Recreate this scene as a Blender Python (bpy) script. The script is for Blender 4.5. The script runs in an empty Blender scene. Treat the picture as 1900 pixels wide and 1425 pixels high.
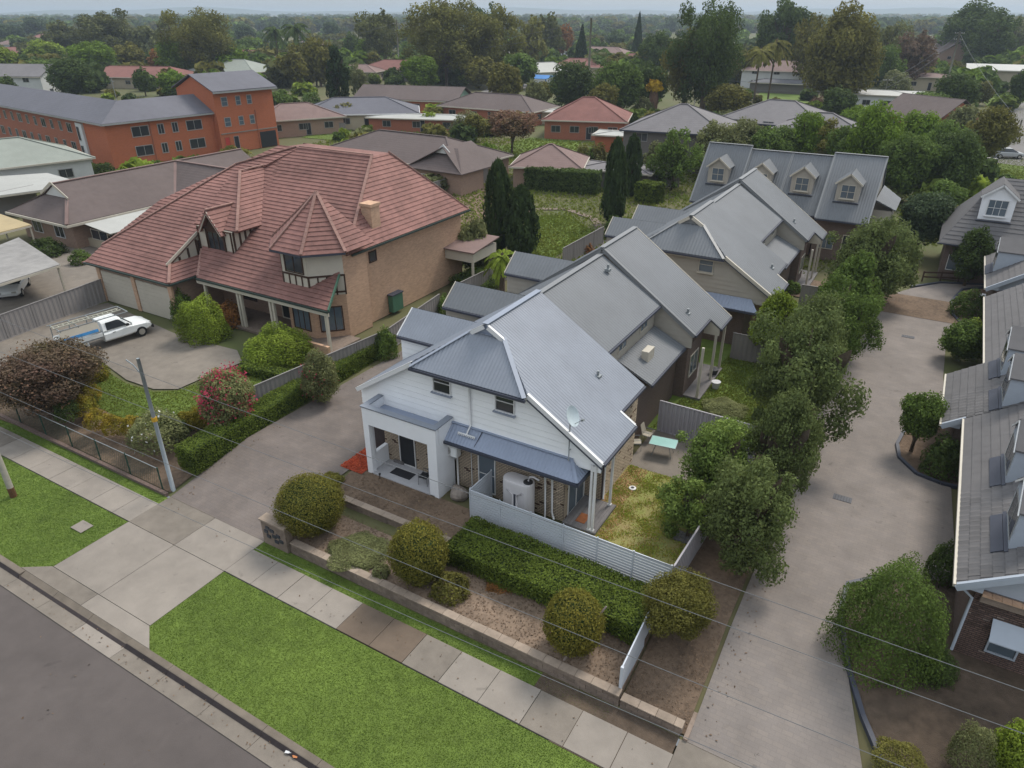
import bpy, math, random
import numpy as np
from mathutils import Vector, Matrix
R = math.radians
SC = bpy.context.scene
COL = SC.collection
random.seed(7); RNG = np.random.default_rng(11)

# ---------------------------------------------------------------- camera, sky, sun, exposure
CAM_H = 20.8
FPX, CX, CY = 1319.0, 950.0, 712.5
PITCH = math.atan((CY - 22) / FPX)
YAW = R(30.5)
cd = bpy.data.cameras.new('camera'); cam = bpy.data.objects.new('camera', cd); COL.objects.link(cam)
cam.location = (0, 0, CAM_H); cam.rotation_euler = (R(90) - PITCH, 0, YAW)
cd.sensor_width = 36; cd.lens = 36 * FPX / 1900; cd.clip_start = .1; cd.clip_end = 20000
SC.camera = cam
W = bpy.data.worlds.new('World'); SC.world = W; W.use_nodes = True
wn = W.node_tree; wn.nodes.clear()
sky = wn.nodes.new('ShaderNodeTexSky'); sky.sky_type = 'NISHITA'; sky.sun_disc = False
SUN_EL, SUN_AZ = R(52), R(78)          # azimuth counted from +X anticlockwise
sky.sun_elevation = SUN_EL; sky.sun_rotation = R(90) - SUN_AZ
sky.air_density = .8; sky.dust_density = .6; sky.ozone_density = 2
bg = wn.nodes.new('ShaderNodeBackground'); bg.inputs['Strength'].default_value = .15
wo = wn.nodes.new('ShaderNodeOutputWorld')
hs_ = wn.nodes.new('ShaderNodeHueSaturation'); hs_.inputs['Saturation'].default_value = .3
wn.links.new(sky.outputs[0], hs_.inputs['Color']); 
tc_ = wn.nodes.new('ShaderNodeTexCoord'); sx_ = wn.nodes.new('ShaderNodeSeparateXYZ'); wn.links.new(tc_.outputs['Generated'], sx_.inputs[0])
cl_ = wn.nodes.new('ShaderNodeMapRange'); cl_.inputs[1].default_value = 0; cl_.inputs[2].default_value = 1; cl_.inputs[3].default_value = 1.15; cl_.inputs[4].default_value = 5.0; wn.links.new(sx_.outputs[2], cl_.inputs[0])   # thin overcast: brightest overhead, a third of that at the horizon
cn_ = wn.nodes.new('ShaderNodeTexNoise'); cn_.inputs['Scale'].default_value = 2.2; cn_.inputs['Detail'].default_value = 5; cm_ = wn.nodes.new('ShaderNodeMapping'); cm_.inputs['Scale'].default_value = (1, 1, 5); wn.links.new(tc_.outputs['Generated'], cm_.inputs[0]); wn.links.new(cm_.outputs[0], cn_.inputs['Vector'])
cr_ = wn.nodes.new('ShaderNodeMapRange'); cr_.inputs[3].default_value = .8; cr_.inputs[4].default_value = 1.2; wn.links.new(cn_.outputs[0], cr_.inputs[0])
mu_ = wn.nodes.new('ShaderNodeMath'); mu_.operation = 'MULTIPLY'; wn.links.new(cl_.outputs[0], mu_.inputs[0]); wn.links.new(cr_.outputs[0], mu_.inputs[1])
cc_ = wn.nodes.new('ShaderNodeVectorMath'); cc_.operation = 'SCALE'; cc_.inputs[0].default_value = (.90, .98, 1.06); wn.links.new(mu_.outputs[0], cc_.inputs['Scale'])
mx_ = wn.nodes.new('ShaderNodeMix'); mx_.data_type = 'RGBA'; mx_.inputs[0].default_value = .86; wn.links.new(hs_.outputs[0], mx_.inputs[6]); wn.links.new(cc_.outputs[0], mx_.inputs[7]); wn.links.new(mx_.outputs[2], bg.inputs[0]); wn.links.new(bg.outputs[0], wo.inputs[0])
ld = bpy.data.lights.new('sun', 'SUN'); ld.energy = 1.6; ld.angle = R(18); ld.color = (1, .93, .83)
sun = bpy.data.objects.new('sun', ld); COL.objects.link(sun)
sd = Vector((math.cos(SUN_EL) * math.cos(SUN_AZ), math.cos(SUN_EL) * math.sin(SUN_AZ), math.sin(SUN_EL)))
sun.rotation_euler = sd.to_track_quat('Z', 'Y').to_euler()
sun.location = (0, 0, 60)
SC.view_settings.view_transform = 'Standard'; SC.view_settings.look = 'None'
SC.view_settings.exposure = 1.0; SC.view_settings.gamma = 1

# ---------------------------------------------------------------- photo survey: pixel -> place
def ray(x, y):
    d = ((x - CX) / FPX, 1.0, -(y - CY) / FPX)
    c, s = math.cos(PITCH), math.sin(PITCH)
    v = (d[0], d[1] * c + d[2] * s, -d[1] * s + d[2] * c)
    cy, sy = math.cos(YAW), math.sin(YAW)
    return Vector((v[0] * cy - v[1] * sy, v[0] * sy + v[1] * cy, v[2]))
def at(x, y, z):
    r = ray(x, y); t = (z - CAM_H) / r.z
    return Vector((r.x * t, r.y * t, z))
def atv(x, y, v):
    r = ray(x, y); t = v / r.y; return Vector((r.x * t, v, CAM_H + r.z * t))
def tz(v):
    if v < 15.74: return 0.0
    if v > 20.5: return .8
    return .8 * (v - 15.74) / 4.76
def G(x, y):
    z = 0.
    for _ in range(12): p = at(x, y, z); z = tz(p.y)
    return Vector((p.x, p.y, z))
def depth_of(p):
    q = Vector(p) - Vector((0, 0, CAM_H))
    f = Vector((-math.sin(YAW) * math.cos(PITCH), math.cos(YAW) * math.cos(PITCH), -math.sin(PITCH)))
    return q.dot(f)
def zat(p, y, x=None):          # height above the spot p that shows at image row y
    best = None
    lo, hi = -5., 80.
    def row(z):
        q = Vector((p[0], p[1], z - CAM_H))
        up = Vector((-math.sin(YAW) * math.sin(PITCH), math.cos(YAW) * math.sin(PITCH), math.cos(PITCH)))
        return CY - FPX * q.dot(up) / max(.1, depth_of((p[0], p[1], z)))
    for _ in range(40):
        m = (lo + hi) / 2
        if row(m) > y: lo = m
        else: hi = m
    return lo

# ---------------------------------------------------------------- materials
MATS = {}
def mat(name, col, rough=.8, var=.12, scale=3., bump=0., bscale=None, spec=.3, metal=0., col2=None, kind=None, objvar=0., coord='Object', trans=0.):
    if name in MATS: return MATS[name]
    m = bpy.data.materials.new(name); m.use_nodes = True; MATS[name] = m
    nt = m.node_tree; N = nt.nodes; L = nt.links
    b = N['Principled BSDF']; b.inputs['Roughness'].default_value = rough
    b.inputs['Specular IOR Level'].default_value = spec; b.inputs['Metallic'].default_value = metal
    geo = N.new('ShaderNodeNewGeometry'); pos = geo.outputs['Position']
    c1 = col; c2 = col2 if col2 else tuple(max(0, c * (1 - var)) for c in col)
    if col2 is None: c1 = tuple(min(1, c * (1 + var)) for c in col)
    nz = N.new('ShaderNodeTexNoise'); nz.inputs['Scale'].default_value = scale; nz.inputs['Detail'].default_value = 6
    nz.inputs['Roughness'].default_value = .6
    L.new(pos, nz.inputs['Vector'])
    n2 = N.new('ShaderNodeTexNoise'); n2.inputs['Scale'].default_value = scale * .13; n2.inputs['Detail'].default_value = 3
    L.new(pos, n2.inputs['Vector'])
    ad = N.new('ShaderNodeMath'); ad.operation = 'ADD'; L.new(nz.outputs[0], ad.inputs[0]); L.new(n2.outputs[0], ad.inputs[1])
    mr = N.new('ShaderNodeMapRange'); mr.inputs[1].default_value = .7; mr.inputs[2].default_value = 1.3
    L.new(ad.outputs[0], mr.inputs[0])
    mx = N.new('ShaderNodeMix'); mx.data_type = 'RGBA'
    mx.inputs[6].default_value = (*c2, 1); mx.inputs[7].default_value = (*c1, 1)
    L.new(mr.outputs[0], mx.inputs[0]); out = mx.outputs[2]
    if objvar:
        oi = N.new('ShaderNodeObjectInfo'); hs = N.new('ShaderNodeHueSaturation')
        m2 = N.new('ShaderNodeMapRange'); m2.inputs[3].default_value = 1 - objvar; m2.inputs[4].default_value = 1 + objvar
        L.new(oi.outputs['Random'], m2.inputs[0]); L.new(m2.outputs[0], hs.inputs['Value']); L.new(out, hs.inputs['Color']); out = hs.outputs[0]
    m['_'] = 0; del m['_']
    if kind == 'leaf':
        ra = N.new('ShaderNodeMapRange'); ra.inputs[3].default_value = .85 if 'grass' in name else .74; ra.inputs[4].default_value = 1.15 if 'grass' in name else 1.3
        L.new(geo.outputs['Random Per Island'], ra.inputs[0])
        hs = N.new('ShaderNodeHueSaturation'); L.new(ra.outputs[0], hs.inputs['Value']); L.new(out, hs.inputs['Color']); out = hs.outputs[0]
    if kind in ('worn', 'paver'):     # stains and oil spots with shapes of their own, tyre polish
        if kind == 'paver':
            br = N.new('ShaderNodeTexBrick'); br.inputs['Scale'].default_value = 1.; br.inputs['Brick Width'].default_value = .34; br.inputs['Row Height'].default_value = .17; br.inputs['Mortar Size'].default_value = .012
            br.inputs['Color1'].default_value = (1.06, 1.04, 1.02, 1); br.inputs['Color2'].default_value = (.93, .93, .95, 1); br.inputs['Mortar'].default_value = (.86, .86, .87, 1); L.new(pos, br.inputs['Vector'])
            m4 = N.new('ShaderNodeMix'); m4.data_type = 'RGBA'; m4.blend_type = 'MULTIPLY'; m4.inputs[0].default_value = .75; L.new(out, m4.inputs[6]); L.new(br.outputs[0], m4.inputs[7]); out = m4.outputs[2]
        for sc_, lo_, hi_, dk in ((1.7, .67, .73, .80), (.45, .54, .68, .93), (6., .70, .74, .6), (.9, .60, .68, 1.05)):
            n5 = N.new('ShaderNodeTexNoise'); n5.inputs['Scale'].default_value = sc_; n5.inputs['Detail'].default_value = 5; n5.inputs['Distortion'].default_value = .6
            mp_ = N.new('ShaderNodeMapping'); mp_.inputs['Location'].default_value = (sc_ * 13, dk * 31, 0); L.new(pos, mp_.inputs[0]); L.new(mp_.outputs[0], n5.inputs['Vector'])
            r5 = N.new('ShaderNodeMapRange'); r5.inputs[1].default_value = lo_; r5.inputs[2].default_value = hi_; r5.inputs[3].default_value = 1; r5.inputs[4].default_value = dk; L.new(n5.outputs[0], r5.inputs[0])
            h5 = N.new('ShaderNodeHueSaturation'); L.new(r5.outputs[0], h5.inputs['Value']); L.new(out, h5.inputs['Color']); out = h5.outputs[0]
    if kind == 'courses':       # rows of roof tiles too far off to model: level lines up the slope, by height
        sp = N.new('ShaderNodeSeparateXYZ'); L.new(pos, sp.inputs[0])
        ml = N.new('ShaderNodeMath'); ml.operation = 'MULTIPLY'; ml.inputs[1].default_value = 1 / .19; L.new(sp.outputs[2], ml.inputs[0])
        fr = N.new('ShaderNodeMath'); fr.operation = 'FRACT'; L.new(ml.outputs[0], fr.inputs[0])
        bp = N.new('ShaderNodeBump'); bp.inputs['Strength'].default_value = .6; bp.inputs['Distance'].default_value = .05
        L.new(fr.outputs[0], bp.inputs['Height']); L.new(bp.outputs[0], b.inputs['Normal'])
    if kind == 'brickcourse':
        br = N.new('ShaderNodeTexBrick'); br.inputs['Scale'].default_value = 1.
        br.inputs['Brick Width'].default_value = .24; br.inputs['Row Height'].default_value = .086; br.inputs['Mortar Size'].default_value = .008
        br.inputs['Color1'].default_value = (*c1, 1); br.inputs['Color2'].default_value = (*c2, 1)
        br.inputs['Mortar'].default_value = (c1[0] * .7 + .08, c1[1] * .7 + .1, c1[2] * .7 + .1, 1)
        sp = N.new('ShaderNodeSeparateXYZ'); L.new(pos, sp.inputs[0]); cb = N.new('ShaderNodeCombineXYZ')
        a2 = N.new('ShaderNodeMath'); a2.operation = 'ADD'; L.new(sp.outputs[0], a2.inputs[0]); L.new(sp.outputs[1], a2.inputs[1])
        L.new(a2.outputs[0], cb.inputs[0]); L.new(sp.outputs[2], cb.inputs[1]); L.new(cb.outputs[0], br.inputs['Vector'])
        m3 = N.new('ShaderNodeMix'); m3.data_type = 'RGBA'; m3.inputs[0].default_value = .6; L.new(out, m3.inputs[6]); L.new(br.outputs[0], m3.inputs[7]); out = m3.outputs[2]
    if bump:
        nb = N.new('ShaderNodeTexNoise'); nb.inputs['Scale'].default_value = bscale or scale * 6; nb.inputs['Detail'].default_value = 4
        L.new(pos, nb.inputs['Vector'])
        bp = N.new('ShaderNodeBump'); bp.inputs['Strength'].default_value = bump; bp.inputs['Distance'].default_value = .03
        L.new(nb.outputs[0], bp.inputs['Height']); L.new(bp.outputs[0], b.inputs['Normal'])
    L.new(out, b.inputs['Base Color'])
    if trans:
        tr = N.new('ShaderNodeBsdfTranslucent'); L.new(out, tr.inputs[0]); ms = N.new('ShaderNodeMixShader'); ms.inputs[0].default_value = trans
        L.new(b.outputs[0], ms.inputs[1]); L.new(tr.outputs[0], ms.inputs[2]); L.new(ms.outputs[0], N['Material Output'].inputs[0])
    return m
def glassmat(name, col, rough=.08):
    if name in MATS: return MATS[name]
    m = mat(name, col, rough=rough, var=.15, scale=.6, spec=.6); return m

asphalt = mat('asphalt', (.094, .080, .075), .9, .12, 1.2, .5, 60, kind='worn')
concrete = mat('concrete', (.232, .205, .178), .9, .15, 1.1, .25, 30, kind='worn')
concrete_old = mat('old concrete', (.175, .152, .128), .9, .2, 1.7, .3, 30, kind='worn')
concrete_brown = mat('brown stained concrete', (.125, .094, .07), .9, .2, 1.7, .3, 30)
drive_brown = mat('brown drive surface', (.142, .120, .108), .85, .22, .8, .3, 20, kind='paver')
drive_grey = mat('grey driveway paving', (.192, .168, .152), .85, .22, .7, .3, 20, kind='paver')
lawn_m = mat('lawn soil and grass', (.10, .145, .026), .95, .3, 2.2, .6, 30)
soil = mat('garden soil', (.085, .062, .045), .95, .35, 3., .9, 25)
mulch = mat('brown mulch', (.14, .098, .068), .95, .4, 5., 1., 30)
red_mulch = mat('red mulch', (.34, .05, .02), .9, .5, 14., 1., 40)
dry_grass = mat('dry grass ground', (.17, .125, .055), .95, .35, 4., .8, 30, col2=(.10, .11, .03))
far_ground = mat('suburban ground', (.075, .095, .03), .95, .3, .12, 0, col2=(.12, .10, .055))
alu_grey = mat('grey window aluminium', (.30, .30, .29), .5, .08, 3.)
white_paint = mat('white weatherboard paint', (.83, .84, .85), .6, .05, 1.1, .05, 40)
white_render = mat('white rendered wall', (.78, .79, .82), .8, .06, .9, .2, 60)
white_trim = mat('white trim', (.66, .66, .66), .4, .03, 3.)
cream_board = mat('cream weatherboard paint', (.36, .33, .285), .6, .06, 2.)
cream_trim = mat('cream trim', (.48, .44, .37), .5, .06, 2.)
steel_blue = mat('blue grey roof steel', (.19, .21, .248), .55, .12, .9, 0, spec=.5)
steel_cap = mat('roof capping steel', (.24, .27, .33), .4, .05, 1.5, 0, spec=.5)
steel_dark = mat('shaded blue awning steel', (.24, .28, .37), .45, .06, 1.5, 0, spec=.5)
steel_grey = mat('grey roof steel', (.125, .134, .146), .6, .15, .5, 0, spec=.4)
steel_grey_cap = mat('grey roof capping', (.19, .195, .20), .5, .07, .8, 0, spec=.4)
fascia_dark = mat('charcoal gutter', (.05, .055, .075), .5, .1, 2)
brick_cream = mat('cream face brick', (.52, .42, .31), .85, .18, 2., .3, 60, objvar=.22)
brick_dark = mat('brown face brick', (.14, .085, .06), .85, .2, 9., .3, 60, objvar=.3)
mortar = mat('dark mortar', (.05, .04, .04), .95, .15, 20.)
brick_brown_w = mat('brown brick wall', (.13, .09, .075), .9, .15, 4., kind='brickcourse')
brick_tan_w = mat('tan brick wall', (.47, .30, .20), .9, .2, 2.5, kind='brickcourse')
brick_orange_w = mat('orange brick wall', (.40, .118, .052), .9, .12, 1.5, kind='brickcourse')
brick_red_w = mat('red brick wall', (.32, .11, .06), .9, .15, 2, kind='brickcourse')
brick_mid_w = mat('pinkish brown brick wall', (.30, .20, .15), .9, .15, 2, kind='brickcourse')
tile_red = mat('terracotta roof tile', (.215, .108, .092), .8, .3, 2.2, .2, 30, objvar=.1)
tile_red_ridge = mat('ridge tile', (.26, .15, .125), .75, .2, 3)
tile_grey = mat('grey concrete roof tile', (.115, .11, .112), .75, .12, 2.2, .2, 40, objvar=.1)
glass_dark = glassmat('dark window glass', (.03, .034, .04))
glass_blue = glassmat('reflecting window glass', (.10, .13, .16))
screen_dark = mat('dark security mesh', (.022, .024, .028), .6, .1, 5)
black_metal = mat('black metal', (.02, .02, .022), .45, .1, 5, spec=.5)
grey_metal = mat('galvanised steel', (.27, .29, .30), .5, .1, 4, metal=.4)
tank_m = mat('grey plastic tank', (.55, .53, .54), .45, .04, 2.)
fence_white = mat('white slat fence', (.50, .53, .58), .5, .03, 3)
fence_grey = mat('grey steel fence', (.235, .22, .215), .55, .05, 1.)
fence_taupe = mat('ribbed fence steel', (.36, .34, .36), .55, .05, 1.)
timber = mat('dark brown timber', (.055, .03, .02), .8, .2, 5)
pole_timber = mat('weathered timber pole', (.21, .20, .165), .9, .2, 5)
bark = mat('grey brown bark', (.12, .09, .065), .95, .3, 6., .8, 25)
deck_m = mat('grey deck boards', (.16, .15, .15), .8, .15, 4, objvar=.15)
sandstone = mat('weathered sandstone block', (.20, .155, .125), .9, .25, 4., .6, 30, objvar=.15)
stone_cap = mat('sandstone capping', (.27, .215, .17), .9, .2, 4., .4, 30, objvar=.1)
rubber = mat('tyre rubber', (.02, .02, .02), .9, .1, 5)
car_white = mat('white car paint', (.72, .74, .74), .25, .02, 2, spec=.6)
car_glass = glassmat('car glass', (.02, .025, .03), .05)
silver = mat('silver wheel', (.42, .41, .38), .35, .05, 5, metal=.6)
sign_blue = mat('blue sign vinyl', (.05, .22, .48), .5, .25, 14)
mulch_dry = mat('leaf litter ground', (.20, .145, .105), .95, .35, 6., 1., 30)

LEAF = {}
def leafmat(name, col, var=.42, scale=1.3, col2=None):
    c_ = lambda k: tuple(min(.6, a * b) for a, b in zip(k, (1.75, 1.48, 1.25)))
    LEAF[name] = mat('foliage ' + name, c_(col), .7, var, scale, spec=.08, kind='leaf', trans=.34, objvar=.08, col2=c_(col2) if col2 else None); return LEAF[name]
leafmat('dark', (.042, .072, .024)); leafmat('mid', (.060, .105, .028)); leafmat('bright', (.075, .135, .020))
leafmat('olive', (.085, .095, .028)); leafmat('gum', (.068, .086, .036)); leafmat('gold', (.092, .108, .034))
leafmat('bluish', (.045, .075, .045)); leafmat('pear', (.088, .128, .050), col2=(.056, .086, .036)); leafmat('lime', (.11, .17, .028))
leafmat('purple', (.10, .072, .066), col2=(.07, .068, .048)); leafmat('rust', (.15, .085, .035)); leafmat('pinkish', (.15, .085, .085), col2=(.09, .09, .045))
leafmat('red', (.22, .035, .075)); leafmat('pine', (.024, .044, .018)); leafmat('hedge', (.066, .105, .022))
leafmat('topiary', (.115, .118, .026), col2=(.075, .092, .024)); leafmat('yellow hedge', (.20, .15, .022), col2=(.09, .11, .02))
leafmat('grass', (.074, .122, .024), col2=(.044, .096, .018), scale=.55); leafmat('grass2', (.10, .13, .032), col2=(.08, .125, .025)); leafmat('yard grass', (.20, .255, .05), col2=(.15, .23, .04))
leafmat('dryblade', (.30, .20, .09), col2=(.14, .17, .03)); leafmat('autumn', (.30, .17, .02)); leafmat('white', (.6, .58, .5))
leafmat('greygreen', (.095, .12, .06)); leafmat('deep', (.018, .036, .016)); leafmat('yardleaf', (.13, .20, .055), col2=(.075, .13, .04))

# ---------------------------------------------------------------- mesh helpers
BASE = {}
def link(name, me, parent=None, mats=None, org=None):
    o = bpy.data.objects.new(name, me); COL.objects.link(o)
    if mats is not None and me is not None and not me.materials:
        for mm in (mats if isinstance(mats, (list, tuple)) else [mats]): me.materials.append(mm)
    if parent is not None: o.parent = parent
    return o
def thing(name, label, cat, loc=(0, 0, 0), rotz=0, group=None, local=False):
    o = bpy.data.objects.new(name, None); COL.objects.link(o)
    o.location = loc; o.rotation_euler = (0, 0, rotz); o['label'] = label; o['category'] = cat
    o.empty_display_size = .3
    if group: o['group'] = group
    BASE[o.name] = Vector((0, 0, 0)) if local else Vector(loc)
    return o
def tag(o, label=None, cat=None, group=None, kind=None):
    if label: o['label'] = label
    if cat: o['category'] = cat
    if group: o['group'] = group
    if kind: o['kind'] = kind
    return o
def base_of(p):
    b = Vector((0, 0, 0))
    while p is not None:
        if p.name in BASE: return BASE[p.name]
        p = p.parent
    return b
class MB:
    def __init__(s): s.v = []; s.f = []; s.mi = []; s.cur = 0
    def face(s, pts):
        i = len(s.v); s.v += [tuple(p) for p in pts]; s.f.append(tuple(range(i, i + len(pts)))); s.mi.append(s.cur); return s
    def hexa(s, p):             # 8 points: bottom 4 ccw, top 4 ccw
        i = len(s.v); s.v += [tuple(q) for q in p]
        for q in ((3, 2, 1, 0), (4, 5, 6, 7), (0, 1, 5, 4), (1, 2, 6, 5), (2, 3, 7, 6), (3, 0, 4, 7)):
            s.f.append(tuple(i + k for k in q)); s.mi.append(s.cur)
        return s
    def box(s, x0, x1, y0, y1, z0, z1):
        return s.hexa([(x0, y0, z0), (x1, y0, z0), (x1, y1, z0), (x0, y1, z0), (x0, y0, z1), (x1, y0, z1), (x1, y1, z1), (x0, y1, z1)])
    def obox(s, c, ax, hx, ay, hy, az, hz):
        c, ax, ay, az = Vector(c), Vector(ax) * hx, Vector(ay) * hy, Vector(az) * hz
        return s.hexa([c - ax - ay - az, c + ax - ay - az, c + ax + ay - az, c - ax + ay - az, c - ax - ay + az, c + ax - ay + az, c + ax + ay + az, c - ax + ay + az])
    def beam(s, a, b, w, h, up=(0, 0, 1)):
        a, b = Vector(a), Vector(b); d = (b - a); L = d.length; d.normalize()
        sd_ = d.cross(Vector(up))
        if sd_.length < 1e-4: sd_ = d.cross(Vector((1, 0, 0)))
        sd_.normalize(); u = sd_.cross(d)
        return s.obox((a + b) / 2, d, L / 2, sd_, w / 2, u, h / 2)
    def prism(s, poly, off):     # poly: 3d points, extruded by vector off, closed
        off = Vector(off); n = len(poly); i = len(s.v)
        P = [Vector(p) for p in poly]
        nn = Vector((0, 0, 0))
        for k in range(n): nn += (P[k] - P[0]).cross(P[(k + 1) % n] - P[0])
        if nn.dot(off) < 0: P.reverse()
        s.v += [tuple(p) for p in P] + [tuple(p + off) for p in P]
        s.f.append(tuple(i + k for k in reversed(range(n)))); s.f.append(tuple(i + n + k for k in range(n)))
        for k in range(n): s.f.append((i + k, i + (k + 1) % n, i + n + (k + 1) % n, i + n + k))
        s.mi += [s.cur] * (n + 2); return s
    def tube(s, pts, r, n=8, r2=None, cap=True):
        pts = [Vector(p) for p in pts]; m = len(pts); i0 = len(s.v)
        rr = r if isinstance(r, (list, tuple)) else [r + ((r2 if r2 is not None else r) - r) * k / max(1, m - 1) for k in range(m)]
        ref = Vector((0, 0, 1))
        for k, p in enumerate(pts):
            d = (pts[min(k + 1, m - 1)] - pts[max(k - 1, 0)]).normalized()
            rf = ref if abs(d.z) < .95 else Vector((1, 0, 0))
            a = d.cross(rf).normalized(); b = d.cross(a)
            for j in range(n):
                t = 2 * math.pi * j / n; s.v.append(tuple(p + a * math.cos(t) * rr[k] + b * math.sin(t) * rr[k]))
        for k in range(m - 1):
            for j in range(n):
                a = i0 + k * n + j; b = i0 + k * n + (j + 1) % n
                s.f.append((a, b, b + n, a + n)); s.mi.append(s.cur)
        if cap:
            s.f.append(tuple(i0 + j for j in range(n))); s.f.append(tuple(i0 + (m - 1) * n + j for j in reversed(range(n)))); s.mi += [s.cur] * 2
        return s
    def lathe(s, c, prof, n=16, sx=1, sy=1):   # prof list of (r,z)
        i0 = len(s.v); c = Vector(c)
        for r, z in prof:
            for j in range(n):
                t = 2 * math.pi * j / n; s.v.append((c.x + r * sx * math.cos(t), c.y + r * sy * math.sin(t), c.z + z))
        for k in range(len(prof) - 1):
            for j in range(n):
                a = i0 + k * n + j; b = i0 + k * n + (j + 1) % n
                s.f.append((a, b, b + n, a + n)); s.mi.append(s.cur)
        s.f.append(tuple(i0 + j for j in reversed(range(n)))); s.f.append(tuple(i0 + (len(prof) - 1) * n + j for j in range(n))); s.mi += [s.cur] * 2
        return s
    def build(s, name, mats, parent=None, smooth=False, label=None, kind=None, bevel=0):
        if not s.v: return None
        b = base_of(parent); v = np.array(s.v, dtype=np.float64)
        top = parent is None
        if top:
            b = Vector(((v[:, 0].min() + v[:, 0].max()) / 2, (v[:, 1].min() + v[:, 1].max()) / 2, v[:, 2].min()))
        v = v - np.array(b)
        me = bpy.data.meshes.new(name); me.from_pydata([tuple(x) for x in v], [], s.f)
        ml = mats if isinstance(mats, (list, tuple)) else [mats]
        for mm in ml: me.materials.append(mm)
        if len(ml) > 1: me.polygons.foreach_set('material_index', s.mi)
        if smooth: me.polygons.foreach_set('use_smooth', [True] * len(me.polygons))
        me.update()
        o = link(name, me, parent)
        if top: o.location = b
        if label: o['label'] = label
        if kind: o['kind'] = kind
        if bevel:
            md = o.modifiers.new('edge', 'BEVEL'); md.width = bevel; md.segments = 2; md.limit_method = 'ANGLE'
        return o
def quads_mesh(name, V, F, mats):
    me = bpy.data.meshes.new(name); nv, nf, k = len(V), len(F), F.shape[1]
    me.vertices.add(nv); me.vertices.foreach_set('co', V.astype(np.float32).ravel())
    me.loops.add(nf * k); me.loops.foreach_set('vertex_index', F.astype(np.int32).ravel())
    me.polygons.add(nf); me.polygons.foreach_set('loop_start', np.arange(0, nf * k, k, dtype=np.int32)); me.polygons.foreach_set('loop_total', np.full(nf, k, dtype=np.int32))
    me.update(calc_edges=True)
    for mm in (mats if isinstance(mats, (list, tuple)) else [mats]): me.materials.append(mm)
    return me
def leaves(P, Nrm, size, rnd=.6, aspect=1.7):
    """One four-sided leaf (or leaf tuft) at each point P, facing roughly along Nrm."""
    n = len(P); d = Nrm + RNG.normal(0, rnd, (n, 3)); d /= np.linalg.norm(d, axis=1)[:, None] + 1e-9
    a = np.cross(d, RNG.normal(0, 1, (n, 3))); a /= np.linalg.norm(a, axis=1)[:, None] + 1e-9
    b = np.cross(d, a); s = (size * RNG.uniform(.6, 1.35, n))[:, None]
    V = np.stack([P - a * s * aspect * .5, P - b * s * .5 + d * s * .12, P + a * s * aspect * .5, P + b * s * .5 + d * s * .12], 1).reshape(-1, 3)
    F = np.arange(4 * n).reshape(n, 4); return V, F
def clip_half(poly, a, b, c, keep_ge=True):
    """clip 2d/3d polygon (tuples) by a*x+b*y>=c"""
    out = []; n = len(poly)
    f = lambda p: (a * p[0] + b * p[1] - c) * (1 if keep_ge else -1)
    for i in range(n):
        p, q = poly[i], poly[(i + 1) % n]; fp, fq = f(p), f(q)
        if fp >= 0: out.append(p)
        if (fp > 0 and fq < 0) or (fp < 0 and fq > 0):
            t = fp / (fp - fq); out.append(tuple(p[k] + (q[k] - p[k]) * t for k in range(len(p))))
    return out
def drape(poly, dz, name, m, parent=None, kind='structure', thick=0., flat=None):
    """a ground sheet over the gently ramped terrain"""
    poly = [(p[0], p[1]) for p in poly]
    area = sum(poly[i][0] * poly[(i + 1) % len(poly)][1] - poly[(i + 1) % len(poly)][0] * poly[i][1] for i in range(len(poly)))
    if area < 0: poly.reverse()
    mb = MB()
    bands = [(-1e5, 15.74), (15.74, 20.5), (20.5, 1e5)] if flat is None else [(-1e5, 1e5)]
    for lo, hi in bands:
        q = clip_half(clip_half(poly, 0, 1, lo), 0, 1, hi, False)
        if len(q) >= 3:
            mb.face([(x, y, (tz(y) if flat is None else flat) + dz) for x, y in q])
    if thick:
        n = len(poly); Z = lambda y: (tz(y) if flat is None else flat) + dz
        for i in range(n):
            a, b = poly[i], poly[(i + 1) % n]
            mb.face([(a[0], a[1], Z(a[1]) - thick), (b[0], b[1], Z(b[1]) - thick), (b[0], b[1], Z(b[1])), (a[0], a[1], Z(a[1]))])
    return mb.build(name, m, parent, kind=kind)
def inpoly(P, poly):
    x, y = P[:, 0], P[:, 1]; ins = np.zeros(len(P), bool); n = len(poly)
    for i in range(n):
        x1, y1 = poly[i][0], poly[i][1]; x2, y2 = poly[(i + 1) % n][0], poly[(i + 1) % n][1]
        c = ((y1 > y) != (y2 > y)) & (x < (x2 - x1) * (y - y1) / (y2 - y1 + 1e-12) + x1); ins ^= c
    return ins
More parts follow.
